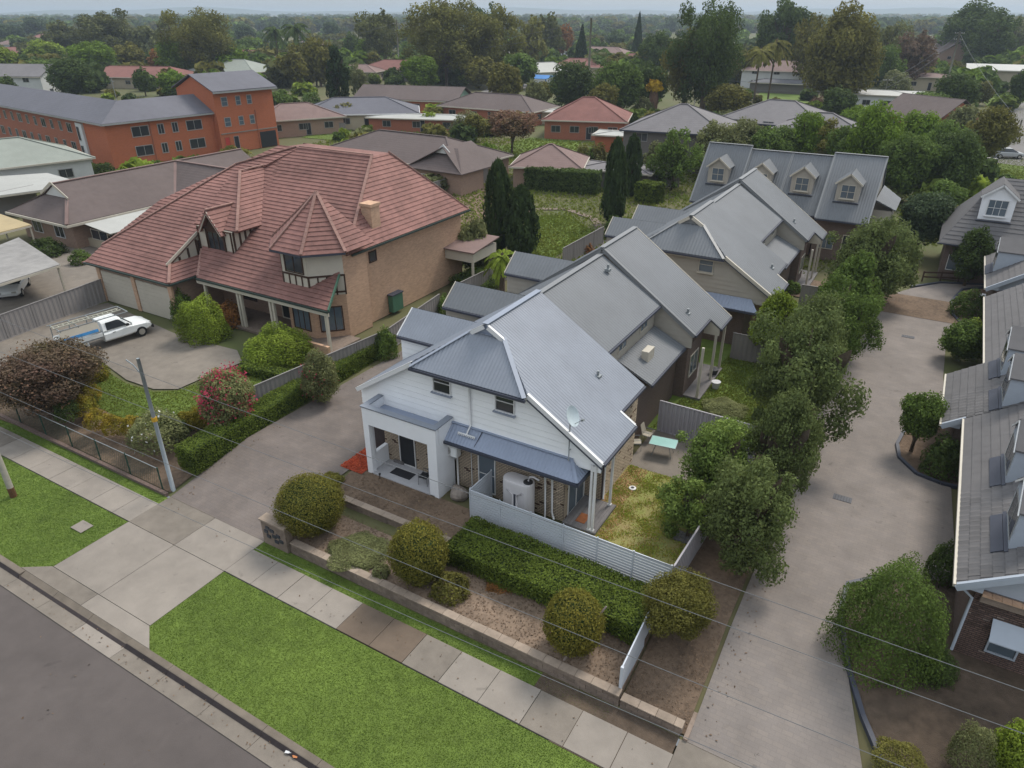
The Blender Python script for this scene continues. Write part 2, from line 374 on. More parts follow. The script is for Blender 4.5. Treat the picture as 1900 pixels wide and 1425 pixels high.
def grass(poly, dens, m, name='grass', label=None, h=.07, w=.035, dz=.01, flat=None, patch=0.):
    poly = [(p[0], p[1]) for p in poly]; xs = [p[0] for p in poly]; ys = [p[1] for p in poly]
    n = int((max(xs) - min(xs)) * (max(ys) - min(ys)) * dens); P = np.c_[RNG.uniform(min(xs), max(xs), n), RNG.uniform(min(ys), max(ys), n)]
    P = P[inpoly(P, poly)]; n = len(P)
    if patch:
        k = np.sin(P[:, 0] * 3.1 + 1.3 * np.sin(P[:, 1] * 2.3)) * np.sin(P[:, 1] * 2.7 + np.sin(P[:, 0] * 1.9)) + RNG.normal(0, .5, n)
        P = P[k > patch - 1]; n = len(P)
    Z = np.array([tz(y) if flat is None else flat for y in P[:, 1]]) + dz
    t = RNG.uniform(0, 2 * np.pi, n); hh = h * RNG.uniform(.5, 1.4, n); lean = RNG.normal(0, .6, (n, 2)) * hh[:, None]
    dx = np.c_[np.cos(t), np.sin(t)] * (w * RNG.uniform(.6, 1.4, n))[:, None]
    A = np.c_[P - dx, Z]; B = np.c_[P + dx, Z]; C = np.c_[P + lean, Z + hh]
    V = np.stack([A, B, C], 1).reshape(-1, 3); F = np.arange(3 * n).reshape(n, 3)
    me = quads_mesh(name, V, F, m); o = link(name, me); tag(o, label, 'grass' if label else None, kind='stuff'); return o

# wall with pieces, roofs with pieces
def plane_axes(poly):
    P = [Vector(p) for p in poly]; n = Vector((0, 0, 0))
    for k in range(1, len(P) - 1): n += (P[k] - P[0]).cross(P[k + 1] - P[0])
    n.normalize()
    if n.z < 0: n = -n
    s = Vector((-n.x * n.z, -n.y * n.z, 1 - n.z * n.z))
    s = s.normalized() if s.length > 1e-5 else Vector((0, 1, 0))
    a = s.cross(n).normalized(); return P[0], a, s, n
def corr(mb, poly, pitch=.11, amp=.014, per=4, lift=.02, cap=.06):
    """corrugated sheet over a convex sloping polygon, with a flat underside"""
    o, a, s, n = plane_axes(poly); q = [((Vector(p) - o).dot(a), (Vector(p) - o).dot(s)) for p in poly]
    a0, a1 = min(x for x, _ in q), max(x for x, _ in q); step = pitch / per
    ks = sorted(set([a0 + i * step for i in range(int((a1 - a0) / step) + 1)] + [x for x, _ in q]))
    def span(x):
        ys = []
        for i in range(len(q)):
            (x1, y1), (x2, y2) = q[i], q[(i + 1) % len(q)]
            if abs(x2 - x1) < 1e-7:
                if abs(x - x1) < 1e-6: ys += [y1, y2]
            elif min(x1, x2) - 1e-7 <= x <= max(x1, x2) + 1e-7: ys.append(y1 + (y2 - y1) * (x - x1) / (x2 - x1))
        return (min(ys), max(ys)) if ys else None
    i0 = None; prev = None
    for x in ks:
        sp = span(min(max(x, a0 + 1e-6), a1 - 1e-6))
        if sp is None: continue
        w = amp * (1 + math.cos(2 * math.pi * (x + o.dot(a)) / pitch)) + lift
        lo = o + a * x + s * sp[0] + n * w; hi = o + a * x + s * sp[1] + n * w
        i = len(mb.v); mb.v += [tuple(lo), tuple(hi)]
        if prev is not None: mb.f.append((prev, i, i + 1, prev + 1)); mb.mi.append(mb.cur)
        prev = i
    if cap: mb.prism([Vector(p) - n * cap for p in poly], n * (cap + lift - .012))
    return mb
def sh_clip(cell, q):
    """Sutherland-Hodgman: cell by convex polygon q, 2d"""
    ar = sum(q[i][0] * q[(i + 1) % len(q)][1] - q[(i + 1) % len(q)][0] * q[i][1] for i in range(len(q)))
    if ar < 0: q = q[::-1]
    out = cell
    for i in range(len(q)):
        (x1, y1), (x2, y2) = q[i], q[(i + 1) % len(q)]
        A, B = -(y2 - y1), (x2 - x1); C = A * x1 + B * y1
        out = clip_half(out, A, B, C)
        if len(out) < 3: return []
    return out
def tiled(poly, parent, m, tw=.3, th=.33, lift=.035, single=0, name='tile', under=None, keep=None, wave=True):
    """roof tiles laid in courses over a convex sloping polygon; the nearest `single` whole tiles are objects, the rest one mesh"""
    o, a, s, n = plane_axes(poly); q = [((Vector(p) - o).dot(a), (Vector(p) - o).dot(s)) for p in poly]
    a0, a1 = min(x for x, _ in q), max(x for x, _ in q); s0, s1 = min(y for _, y in q), max(y for _, y in q)
    full = []; rest = []
    j = 0; y = s0
    while y < s1 - .02:
        off = (tw / 2 if j % 2 else 0); x = a0 - off
        while x < a1:
            cell = [(x, y), (x + tw, y), (x + tw, min(y + th, s1)), (x, min(y + th, s1))]
            c = sh_clip(cell, q)
            if len(c) >= 3:
                ar = abs(sum(c[i][0] * c[(i + 1) % len(c)][1] - c[(i + 1) % len(c)][0] * c[i][1] for i in range(len(c)))) / 2
                w = o + a * (x + tw / 2) + s * (y + th / 2)
                if ar > .995 * tw * th and single: full.append(((w - Vector((0, 0, CAM_H))).length if keep is None else keep(w), x, y))
                elif ar > .0005: rest.append((c, x, y))
            x += tw
        y += th; j += 1
    full.sort(); sing, more = full[:single], full[single:]
    rest += [([(x, y), (x + tw, y), (x + tw, y + th), (x, y + th)], x, y) for _, x, y in more]
    def prof(t):   # rise across the tile, a shallow roll
        return .012 * math.cos(2 * math.pi * t) if wave else 0.
    mb = MB()
    for c, x, y in rest:
        top = []
        jit = random.uniform(-.004, .004)
        for (px, py) in c:
            f = (py - y) / th; top.append(o + a * px + s * py + n * (lift * (1 - f) + .012 + jit))
        mb.face(top)
        for i in range(len(c)):      # front lip
            if abs(c[i][1] - y) < 1e-5 and abs(c[(i + 1) % len(c)][1] - y) < 1e-5:
                p1 = o + a * c[i][0] + s * y; p2 = o + a * c[(i + 1) % len(c)][0] + s * y
                mb.face([p1, p2, p2 + n * (lift + .012 + jit), p1 + n * (lift + .012 + jit)])
    st = mb.build('roof_tiles', m, parent)
    if st: st['kind'] = 'stuff'
    if sing:
        g = MB(); g.cur = 0; gp = .004
        N_ = 5 if wave else 2
        for k in range(N_ - 1):
            t0, t1 = k / (N_ - 1), (k + 1) / (N_ - 1)
            A = lambda t, f, h: a * (gp + (tw - 2 * gp) * t) + s * (th * f) + n * h
            h0, h1 = prof(t0), prof(t1)
            g.face([A(t0, 0, lift + .014 + h0), A(t1, 0, lift + .014 + h1), A(t1, 1.04, .014 + h1), A(t0, 1.04, .014 + h0)])
            g.face([A(t0, 0, .0), A(t1, 0, .0), A(t1, 0, lift + .014 + h1), A(t0, 0, lift + .014 + h0)])
        for t in (0, 1):
            A = lambda t, f, h: a * (gp + (tw - 2 * gp) * t) + s * (th * f) + n * h
            g.face([A(t, 0, 0), A(t, 1.04, 0), A(t, 1.04, .014 + prof(t)), A(t, 0, lift + .014 + prof(t))])
        me = bpy.data.meshes.new(name); me.from_pydata(g.v, [], g.f); me.materials.append(m); me.update()
        b = base_of(parent)
        for _, x, y in sing:
            t = bpy.data.objects.new(name, me); COL.objects.link(t); t.parent = parent
            t.location = o + a * x + s * y + n * random.uniform(0, .004) - b
    u = MB(); u.prism([Vector(p) - n * .09 for p in poly], n * .088)
    u.build('roof_deck' if under is None else under, m, parent)
def bricks(origin, ua, length, z0, z1, nrm, parent, openings=(), single=0, m1=None, m2=None, bw=.23, bh=.086, hip=None):
    """a brick skin: mortar backing plus single bricks in stretcher bond. openings: (a0,a1,z0,z1)"""
    o = Vector(origin); a = Vector(ua).normalized(); n = Vector(nrm).normalized(); b = base_of(parent)
    mb = MB()
    segs = []
    cuts = sorted(set([0, length] + [v for op in openings for v in op[:2]]))
    for x0, x1 in zip(cuts[:-1], cuts[1:]):
        if x1 - x0 < .01: continue
        zs = [(z0, z1)]
        for op in openings:
            if op[0] <= x0 + 1e-5 and op[1] >= x1 - 1e-5:
                new = []
                for (p, q) in zs:
                    if op[2] > p: new.append((p, min(q, op[2])))
                    if op[3] < q: new.append((max(p, op[3]), q))
                zs = [t for t in new if t[1] - t[0] > .01]
        for p, q in zs: mb.obox(o + a * ((x0 + x1) / 2) + Vector((0, 0, (p + q) / 2)) - n * .1, a, (x1 - x0) / 2, n, .1, (0, 0, 1), (q - p) / 2)
    cells = []; j = 0; z = z0
    while z < z1 - .02:
        zt = min(z + bh, z1); iv = [(0, length)]
        for op in openings:
            if op[2] < zt - .02 and op[3] > z + .02:
                new = []
                for p, q in iv:
                    if op[0] > p: new.append((p, min(q, op[0])))
                    if op[1] < q: new.append((max(p, op[1]), q))
                iv = [t for t in new if t[1] - t[0] > .02]
        off = bw / 2 if j % 2 else 0; x = -off
        while x < length:
            for p, q in iv:
                c0, c1 = max(x, p), min(x + bw, q)
                if c1 - c0 > .03: cells.append((c0, c1, z, zt))
            x += bw
        z += bh; j += 1
    wall = mb.build('brick_wall', mortar, parent)
    full = [c for c in cells if c[1] - c[0] > bw - .005]; part = [c for c in cells if c[1] - c[0] <= bw - .005]
    random.shuffle(full); full.sort(key=lambda c: round((o + a * c[0] + Vector((0, 0, c[2])) - Vector((0, 0, CAM_H))).length * 2))
    sing, more = full[:single], full[single:]
    st = MB(); g = .010; gz = .019
    for c0, c1, p, q in part + more:
        st.cur = 1 if random.random() < .05 else 0
        pr = random.uniform(.008, .014)
        st.obox(o + a * ((c0 + c1) / 2) + Vector((0, 0, (p + q) / 2)) + n * pr / 2, a, (c1 - c0) / 2 - g, n, pr / 2 + .004, (0, 0, 1), max(.006, (q - p) / 2 - gz))
    so = st.build('brickwork', [m1, m2], wall)
    if so: so['kind'] = 'stuff'
    mes = []
    for mm in (m1, m2):
        s1 = MB(); s1.obox((0, 0, 0), a, bw / 2 - g, n, .010, (0, 0, 1), bh / 2 - gz)
        me = bpy.data.meshes.new('brick'); me.from_pydata(s1.v, [], s1.f); me.materials.append(mm); mes.append(me)
    for c0, c1, p, q in sing:
        t = bpy.data.objects.new('brick', mes[1 if random.random() < .05 else 0]); COL.objects.link(t); t.parent = wall
        t.location = o + a * ((c0 + c1) / 2) + Vector((0, 0, (p + q) / 2)) + n * random.uniform(.002, .006) - b
    return wall
def window(parent, c, a, n, w, h, frame=None, glass=None, bars=((), (.5,)), fw=.05, name='window', sill=None, depth=.05, blind=None):
    """frame ring with glazing bars as one part; each pane its own sub-part. c = centre on the wall face"""
    c, a, n = Vector(c), Vector(a).normalized(), Vector(n).normalized(); up = Vector((0, 0, 1))
    frame = frame or white_trim; glass = glass or glass_dark
    mb = MB(); d = depth / 2
    mb.obox(c + n * d + up * (h / 2 - fw / 2), a, w / 2, n, d, up, fw / 2); mb.obox(c + n * d - up * (h / 2 - fw / 2), a, w / 2, n, d, up, fw / 2)
    mb.obox(c + n * d - a * (w / 2 - fw / 2), a, fw / 2, n, d, up, h / 2 - fw); mb.obox(c + n * d + a * (w / 2 - fw / 2), a, fw / 2, n, d, up, h / 2 - fw)
    xs = [0] + list(bars[0]) + [1]; zs = [0] + list(bars[1]) + [1]
    iw, ih = w - 2 * fw, h - 2 * fw
    for t in bars[0]: mb.obox(c + n * d * .9 + a * (-iw / 2 + iw * t), a, fw * .35, n, d * .9, up, ih / 2)
    for t in bars[1]: mb.obox(c + n * d * .85 + up * (-ih / 2 + ih * t), a, iw / 2, n, d * .85, up, fw * .35)
    f = mb.build(name, frame, parent)
    for i in range(len(xs) - 1):
        for j in range(len(zs) - 1):
            g = MB(); x0, x1, y0, y1 = xs[i], xs[i + 1], zs[j], zs[j + 1]
            g.obox(c + n * .012 + a * (-iw / 2 + iw * (x0 + x1) / 2) + up * (-ih / 2 + ih * (y0 + y1) / 2), a, iw * (x1 - x0) / 2 - fw * .3, n, .006, up, ih * (y1 - y0) / 2 - fw * .3)
            g.build('pane', glass, f)
    if sill:
        s = MB(); s.obox(c + n * .08 - up * (h / 2 + .03), a, w / 2 + .06, n, .09, up, .03); s.build('sill', sill, f)
    return f
# ================================================================= GROUND
def P2(*px): return [G(x, y).xy for x, y in px]
gm = MB(); S = 9000
gm.face([(-S, -300, -.45), (S, -300, -.45), (S, 15.74, -.45), (-S, 15.74, -.45)])
gm.face([(-S, 15.74, -.06), (S, 15.74, -.06), (S, 20.5, .74), (-S, 20.5, .74)])
gm.face([(-S, 20.5, .74), (S, 20.5, .74), (S, S, .74), (-S, S, .74)])
gm.build('ground', far_ground, kind='structure')
drape([(-120, -40), (60, -40), (60, 8.42), (-120, 8.42)], -.16, 'road', asphalt, flat=0)
k = MB()                                     # kerb and gutter, cast in lengths
x = -70.0; kerb_m = mat('brown weathered kerb', (.15, .125, .10), .9, .25, 2., .3, 30)
while x < 20:
    L = 2.4; low = -28.9 < x + L / 2 < -21.6 or 2.0 > x + L / 2 > -3.2
    kh = .02 if low else 0.0
    pts = [(8.36, -.13), (8.95, -.165), (9.03, -.16 + .0), (9.09, -.02 if not low else -.07), (9.30, .0 if not low else -.0), (9.30, -.3), (8.36, -.3)]
    k = MB(); k.prism([(x + .008, a, b) for a, b in pts if a < 9.05], (L - .016, 0, 0)) if False else k.prism([(x + .008, a, b) for a, b in [(8.36, -.13), (8.95, -.165), (8.95, -.3), (8.36, -.3)]], (L - .016, 0, 0))
    k.build('gutter_length', concrete_old if int(x) % 3 else concrete, kind='structure')
    k = MB(); ht = -.07 if low else .0; k.prism([(x + .008, a, b) for a, b in [(8.96, -.165), (9.06, ht - .01), (9.10, ht), (9.30, .0), (9.30, -.3), (8.96, -.3)]], (L - .016, 0, 0))
    k.build('kerb_length', kerb_m, kind='structure')
    k = MB(); k.prism([(x + .008, a, b) for a, b in [(8.94, -.16), (9.045, ht - .015), (9.05, ht - .02), (8.95, -.17)]], (L - .016, 0, 0)); k.build('kerb_shade_grime', mortar, kind='structure'); x += L  # dark strip colours in the kerb face's shadow line along with its grime
# verge
DL, DR = -28.45, -22.0
verge_polys = [[(-70, 9.3), (-29.4, 9.3), (-28.5, 9.95), (-28.5, 13.5), (-70, 13.5)],
               [(-22.0, 9.95), (-21.1, 9.3), (-3.9, 9.3), (-3.1, 10.), (-3.1, 13.5), (-22.0, 13.5)],
               [(-70, 15.08), (DL + .15, 15.08), (DL + .15, 15.6), (-70, 15.6)],
               [(-22.15, 15.08), (-5.3, 15.08), (-5.3, 15.75), (-22.15, 15.75)]]
for q in verge_polys:
    drape(q, -.03, 'lawn', lawn_m)
    grass(q, 1300, [LEAF['grass']], h=.017, w=.022, dz=-.031)
drape([(-6.6, 13.5), (-3.0, 13.5), (-3.0, 15.75), (-8, 15.75), (-8, 15.08), (-6.6, 15.08)], -.02, 'dirt', soil)
# footpath slabs, each one poured piece
fp = tag(bpy.data.objects.new('footpath', None), kind='structure'); COL.objects.link(fp); fp.location = (0, 0, 0); BASE['footpath'] = Vector((0, 0, 0))
edges = [-70]
while edges[-1] < DL - .3: edges.append(min(edges[-1] + 1.75, DL))
right_px = [(472, 1010), (545, 1050), (592, 1073), (640, 1098)]
re = [DR, -20.45, -18.9, -17.35, -15.75, -14.15, -12.6, -11.0, -9.35, -7.7, -6.1, -4.5, -2.95]
def slab(x0, x1, y0, y1, m, parent, z=0., name='paving_slab'):
    b = MB(); b.box(x0 + .01, x1 - .01, y0 + .01, y1 - .01, z - .12, z + random.uniform(-.006, .004)); return b.build(name, m, parent, bevel=.008)
for a, b in zip(edges[:-1], edges[1:]):
    if b > -48: slab(a, b, 13.53, 15.08, concrete if (int(a * 7) % 3) else concrete_old, fp)
for i, (a, b) in enumerate(zip(re[:-1], re[1:])):
    slab(a, b, 13.53, 15.08, concrete_brown if 4 <= i <= 5 else (concrete_old if i in (6, 9) else concrete), fp)
# left crossing: apron slabs
ap = tag(bpy.data.objects.new('driveway_crossing', None), kind='structure'); COL.objects.link(ap); BASE['driveway_crossing'] = Vector((0, 0, 0))
def polyslab(poly, z, m, parent, name='concrete_slab'):
    b = MB(); b.prism([(x, y, z - .12) for x, y in poly], (0, 0, .12)); return b.build(name, m, parent, bevel=.008)
polyslab([(-29.6, 9.31), (-28.5, 10.02), (-25.3, 10.02), (-25.3, 9.31)], -.0, concrete_old, ap)
polyslab([(-25.28, 9.31), (-25.28, 10.02), (-22.0, 10.02), (-21.0, 9.31)], -.0, concrete, ap)
polyslab([(DL, 10.04), (-25.24, 10.04), (-25.24, 13.50), (DL, 13.50)], .0, concrete, ap)
polyslab([(-25.22, 10.04), (DR, 10.04), (DR, 13.50), (-25.22, 13.50)], -.002, concrete, ap)
polyslab([(DL, 13.52), (-25.24, 13.52), (-25.24, 15.70), (DL, 15.70)], .0, concrete_old, ap)
polyslab([(-25.22, 13.52), (DR, 13.52), (DR, 15.70), (-25.22, 15.70)], .002, concrete, ap)
c2_ = tag(bpy.data.objects.new('driveway_crossing', None), kind='structure'); COL.objects.link(c2_); BASE[c2_.name] = Vector((0, 0, 0))
polyslab([(-4.2, 9.31), (-3.0, 10.1), (3.3, 10.1), (4.3, 9.31)], 0., concrete, c2_); polyslab([(-2.95, 10.12), (2.6, 10.12), (2.6, 15.7), (-2.95, 15.7)], 0., concrete_old, c2_)
# driveways up to the houses
drape([(DL, 15.71), (DR, 15.71), (-21.7, 20.5), (-21.7, 23.), (-22.4, 26), (-22.6, 64), (-27.6, 64), (-28.3, 24)], .0, 'driveway', drive_brown)
rd = [(-2.72, 15.71), (2.55, 15.71)] + [tuple(p) for p in P2((1600, 1425), (1573, 1250), (1560, 1140), (1575, 1085), (1650, 1075), (1740, 1090), (1775, 1085), (1765, 905), (1700, 880), (1668, 850), (1668, 820), (1690, 790), (1755, 760), (1750, 700), (1755, 640), (1800, 620), (1768, 585), (1768, 560), (1785, 538), (1830, 533), (1830, 528), (1745, 525), (1690, 535))] + [(-2.0, 60.0), (-2.72, 56)]
drape(rd, .0, 'driveway', drive_grey)
# kerb edging of the right driveway
def edging(pts, name, m, w=.14, h=.14, z=None, parent=None, kind='structure', piece=None):
    for i in range(len(pts) - 1):
        a, b = Vector((*pts[i], 0)), Vector((*pts[i + 1], 0)); L = (b - a).length; n = max(1, int(L / (piece or 1e9)))
        for j in range(n):
            p, q = a.lerp(b, j / n), a.lerp(b, (j + 1) / n)
            zc = (tz(p.y) if z is None else z); zd = (tz(q.y) if z is None else z)
            d = (q - p).normalized(); s_ = Vector((-d.y, d.x, 0)) * w / 2; e = MB(); g_ = d * (.006 if piece else 0)
            P0, P1 = p + g_, q - g_
            e.hexa([P0 - s_ + Vector((0, 0, zc - .1)), P1 - s_ + Vector((0, 0, zd - .1)), P1 + s_ + Vector((0, 0, zd - .1)), P0 + s_ + Vector((0, 0, zc - .1)),
                    P0 - s_ + Vector((0, 0, zc + h)), P1 - s_ + Vector((0, 0, zd + h)), P1 + s_ + Vector((0, 0, zd + h)), P0 + s_ + Vector((0, 0, zc + h))])
            yield e
def edge_obj(pts, name, m, **k):
    allb = MB()
    for e in edging(pts, name, m, **k):
        i = len(allb.v); allb.v += e.v; allb.f += [tuple(i + t for t in f) for f in e.f]; allb.mi += e.mi
    return allb.build(name, m, kind='structure')
edge_obj([(-2.79, 15.7), (-2.79, 56)], 'kerb', sandstone, w=.14, h=.10)
edge_obj([tuple(p) for p in P2((1640, 1425), (1600, 1330), (1573, 1240), (1558, 1140), (1572, 1085), (1640, 1070))], 'kerb', fascia_dark, w=.16, h=.12)
edge_obj([tuple(p) for p in P2((1775, 905), (1745, 898), (1700, 880), (1668, 850), (1664, 825), (1680, 795), (1745, 765))], 'kerb', fascia_dark, w=.16, h=.12)
edge_obj([tuple(p) for p in P2((1800, 620), (1768, 585), (1764, 560), (1785, 538), (1830, 533))], 'kerb', fascia_dark, w=.16, h=.12)
edge_obj([tuple(p) for p in P2((1690, 533), (1745, 525), (1850, 530))], 'kerb', fascia_dark, w=.16, h=.12)
drape([(-2.86, 15.9), (-2.86, 56), (-5.0, 56), (-5.0, 33), (-5.15, 15.9)], .005, 'garden_bed', mulch)
drape([tuple(p) for p in P2((1640, 1425), (1600, 1330), (1573, 1240), (1558, 1140), (1572, 1085), (1640, 1070), (1900, 1090), (1990, 1425))], .004, 'garden_bed', soil)
drape([tuple(p) for p in P2((1795, 905), (1745, 898), (1700, 880), (1668, 850), (1664, 825), (1680, 795), (1745, 765), (1850, 765))], .004, 'garden_bed', mulch)
drape([tuple(p) for p in P2((1850, 620), (1800, 620), (1768, 585), (1764, 560), (1785, 538), (1880, 533))], .004, 'garden_bed', mulch)
drape([(-8., 57.2), (9, 57.2), (9, 62), (-8, 62)], .02, 'garden_bed', mulch)
# front garden terrace: low wall of stone blocks, litter bed, second wall
def block_wall(name, label, x0, x1, y, z0, z1, t=.28, bl=.42, bh=.2, cap=True):
    th = thing(name, label, 'wall', ((x0 + x1) / 2, y, z0))
    core = MB(); core.box(x0 + .02, x1 - .02, y - t / 2 + .025, y + t / 2 - .025, z0 - .2, z1 - .015); core.build('wall_core', mortar, th)
    j = 0; z = z0 - .1; me = None; n = 0
    while z < z1 - .03:
        zt = min(z + bh, z1); x = x0 - (bl / 2 if j % 2 else 0)
        while x < x1:
            c0, c1 = max(x, x0), min(x + bl, x1)
            if c1 - c0 > .05:
                b = MB(); dy = random.uniform(-.01, .01); b.box(c0 + .006, c1 - .006, y - t / 2 + dy, y + t / 2 + dy, z + .006, zt - .006)
                b.build('block', sandstone, th); n += 1
            x += bl
        z += bh; j += 1
    if cap:
        x = x0
        while x < x1 - .05:
            b = MB(); b.box(x + .004, min(x + .62, x1) - .004, y - t / 2 - .03, y + t / 2 + .03, z1 + .002, z1 + .06); b.build('capstone', stone_cap, th, bevel=.01); x += .62
    return th
block_wall('retaining_wall', 'low weathered sandstone block wall running along the footpath lawn', -20.45, -5.15, 15.95, 0, .46)
block_wall('retaining_wall', 'second dark stone retaining wall between litter bed and house terrace', -20.4, -14.35, 19.1, .3, .82, bl=.5, bh=.25)
block_wall('retaining_wall', 'short pale stone wall end beside the right driveway corner', -5.1, -2.95, 15.95, 0, .34)
drape([(-20.8, 16.08), (-5.2, 16.08), (-5.2, 19.0), (-20.8, 19.0)], .0, 'garden_bed', mulch_dry, flat=.40, thick=.4)
drape([(-21.3, 19.2), (-14.3, 19.2), (-14.3, 21.4), (-21.6, 21.4)], .0, 'garden_bed', mulch, flat=.79, thick=.4)
drape([(-14.35, 18.3), (-5.2, 18.3), (-5.2, 21.), (-14.35, 21.)], .0, 'garden_bed', mulch, flat=.785, thick=.4)
drape([(-5.1, 16.1), (-2.86, 16.1), (-2.86, 20.4), (-5.1, 20.4)], .012, 'dirt', mulch)
# leaf litter and bark chips
def chips(poly, dens, m, flat, size=.045, name='leaf_litter'):
    xs = [p[0] for p in poly]; ys = [p[1] for p in poly]; n = int((max(xs) - min(xs)) * (max(ys) - min(ys)) * dens)
    P = np.c_[RNG.uniform(min(xs), max(xs), n), RNG.uniform(min(ys), max(ys), n)]; P = P[inpoly(P, poly)]
    Z = np.array([tz(y) if flat is None else flat for y in P[:, 1]]) + .02
    N_ = np.tile([0, 0, 1.], (len(P), 1)); V, F = leaves(np.c_[P, Z], N_, size, .5)
    o = link(name, quads_mesh(name, V, F, m)); o['kind'] = 'stuff'
litter_m = mat('fallen leaves', (.22, .15, .10), .95, .5, 9, col2=(.09, .06, .04)); chip_red = mat('red bark chips', (.42, .075, .03), .9, .5, 14)
straw_m = mat('orange straw litter', (.42, .24, .12), .9, .4, 14)
chips([(-20.4, 16.1), (-5.3, 16.1), (-5.3, 18.9), (-20.4, 18.9)], 90, litter_m, .40)
chips([(-5.1, 16.1), (-2.9, 16.1), (-2.9, 20.4), (-5.1, 20.4)], 80, litter_m, None)
chips([(-20.9, 19.3), (-14.4, 19.3), (-14.4, 21.2), (-20.9, 21.2)], 70, litter_m, .79)
chips([(-5.0, 20.9), (-2.95, 20.9), (-2.95, 56), (-4.9, 56)], 30, litter_m, .8)
drape([(-22.3, 21.0), (-20.9, 21.0), (-20.9, 25.5), (-22.3, 25.5)], .01, 'garden_bed', red_mulch)
chips([(-22.3, 21.0), (-20.95, 21.0), (-20.95, 25.5), (-22.3, 25.5)], 420, chip_red, .81, .05, 'bark_chips')
# back yards of the row
drape([(-10.1, 21.0), (-5.2, 21.0), (-5.0, 28.4), (-10.1, 28.4)], .004, 'lawn', mat('patchy yard grass', (.28, .22, .10), .95, .35, 2., .8, 30, col2=(.19, .25, .05)))
grass([(-10.0, 21.1), (-5.3, 21.1), (-5.1, 28.4), (-9.9, 28.4)], 900, [LEAF['yard grass']], h=.055, w=.028, patch=1.25)
grass([(-10.0, 21.1), (-5.3, 21.1), (-5.1, 28.4), (-9.9, 28.4)], 420, [LEAF['dryblade']], h=.05, w=.02, patch=.45, name='dry_grass')
chips([(-10.0, 24.9), (-9.0, 24.9), (-8.9, 28.3), (-9.9, 28.3)], 420, straw_m, .8, .04, 'straw_litter')
chips([(-9.1, 21.6), (-8.5, 21.6), (-8.6, 25), (-9.1, 25)], 260, straw_m, .8, .04, 'straw_litter')
drape([(-10.1, 28.4), (-5.0, 28.4), (-4.8, 32.2), (-10.1, 32.2)], .012, 'patio', concrete_old)
drape([(-12, 32.3), (-4.8, 32.3), (-4.6, 56), (-12, 56)], .004, 'lawn', lawn_m)
grass([(-10.3, 32.4), (-5., 32.4), (-5., 45), (-9.0, 45)], 260, [LEAF['grass2']], h=.09, w=.04)

# ================================================================= SUBJECT TOWNHOUSE AND ITS ROW
def boards(parent, o, a, n, poly, m, bh=.3, z0=None, single=True):
    """lapped weatherboards over a polygon given as (along, z); each board one part"""
    o, a, n = Vector(o), Vector(a).normalized(), Vector(n).normalized()
    zs = [p[1] for p in poly]; z = min(zs) if z0 is None else z0; allb = MB()
    base = MB(); base.prism([o + a * x + Vector((0, 0, zz)) - n * .12 for x, zz in poly], n * .115); base.build('wall', steel_cap if single else m, parent)  # single boards: grey backing seen in the gaps stands in for lap shadows
    while z < max(zs):
        c = clip_half(clip_half([tuple(p) for p in poly], 0, 1, z + .004), 0, 1, z + bh - (.018 if single else .003), False)
        if len(c) >= 3:
            b = MB() if single else allb
            T = lambda p, lift: o + a * p[0] + Vector((0, 0, p[1])) + n * lift
            lo = [T(p, -.004) for p in c]; hi = [T(p, .034 - .028 * (p[1] - z) / bh) for p in c]
            i = len(b.v); b.v += [tuple(p) for p in lo + hi]; k_ = len(c)
            b.f.append(tuple(i + k_ + t for t in range(k_))); b.mi.append(0)
            for t in range(k_): b.f.append((i + t, i + (t + 1) % k_, i + k_ + (t + 1) % k_, i + k_ + t)); b.mi.append(0)
            if single: b.build('weatherboard', m, parent)
        z += bh
    if not single: allb.build('weatherboards', m, parent, kind='stuff')
def gutter(parent, a, b, m=fascia_dark, w=.12, h=.12, name='gutter'):
    mb = MB(); mb.beam(a, b, w, h); return mb.build(name, m, parent)

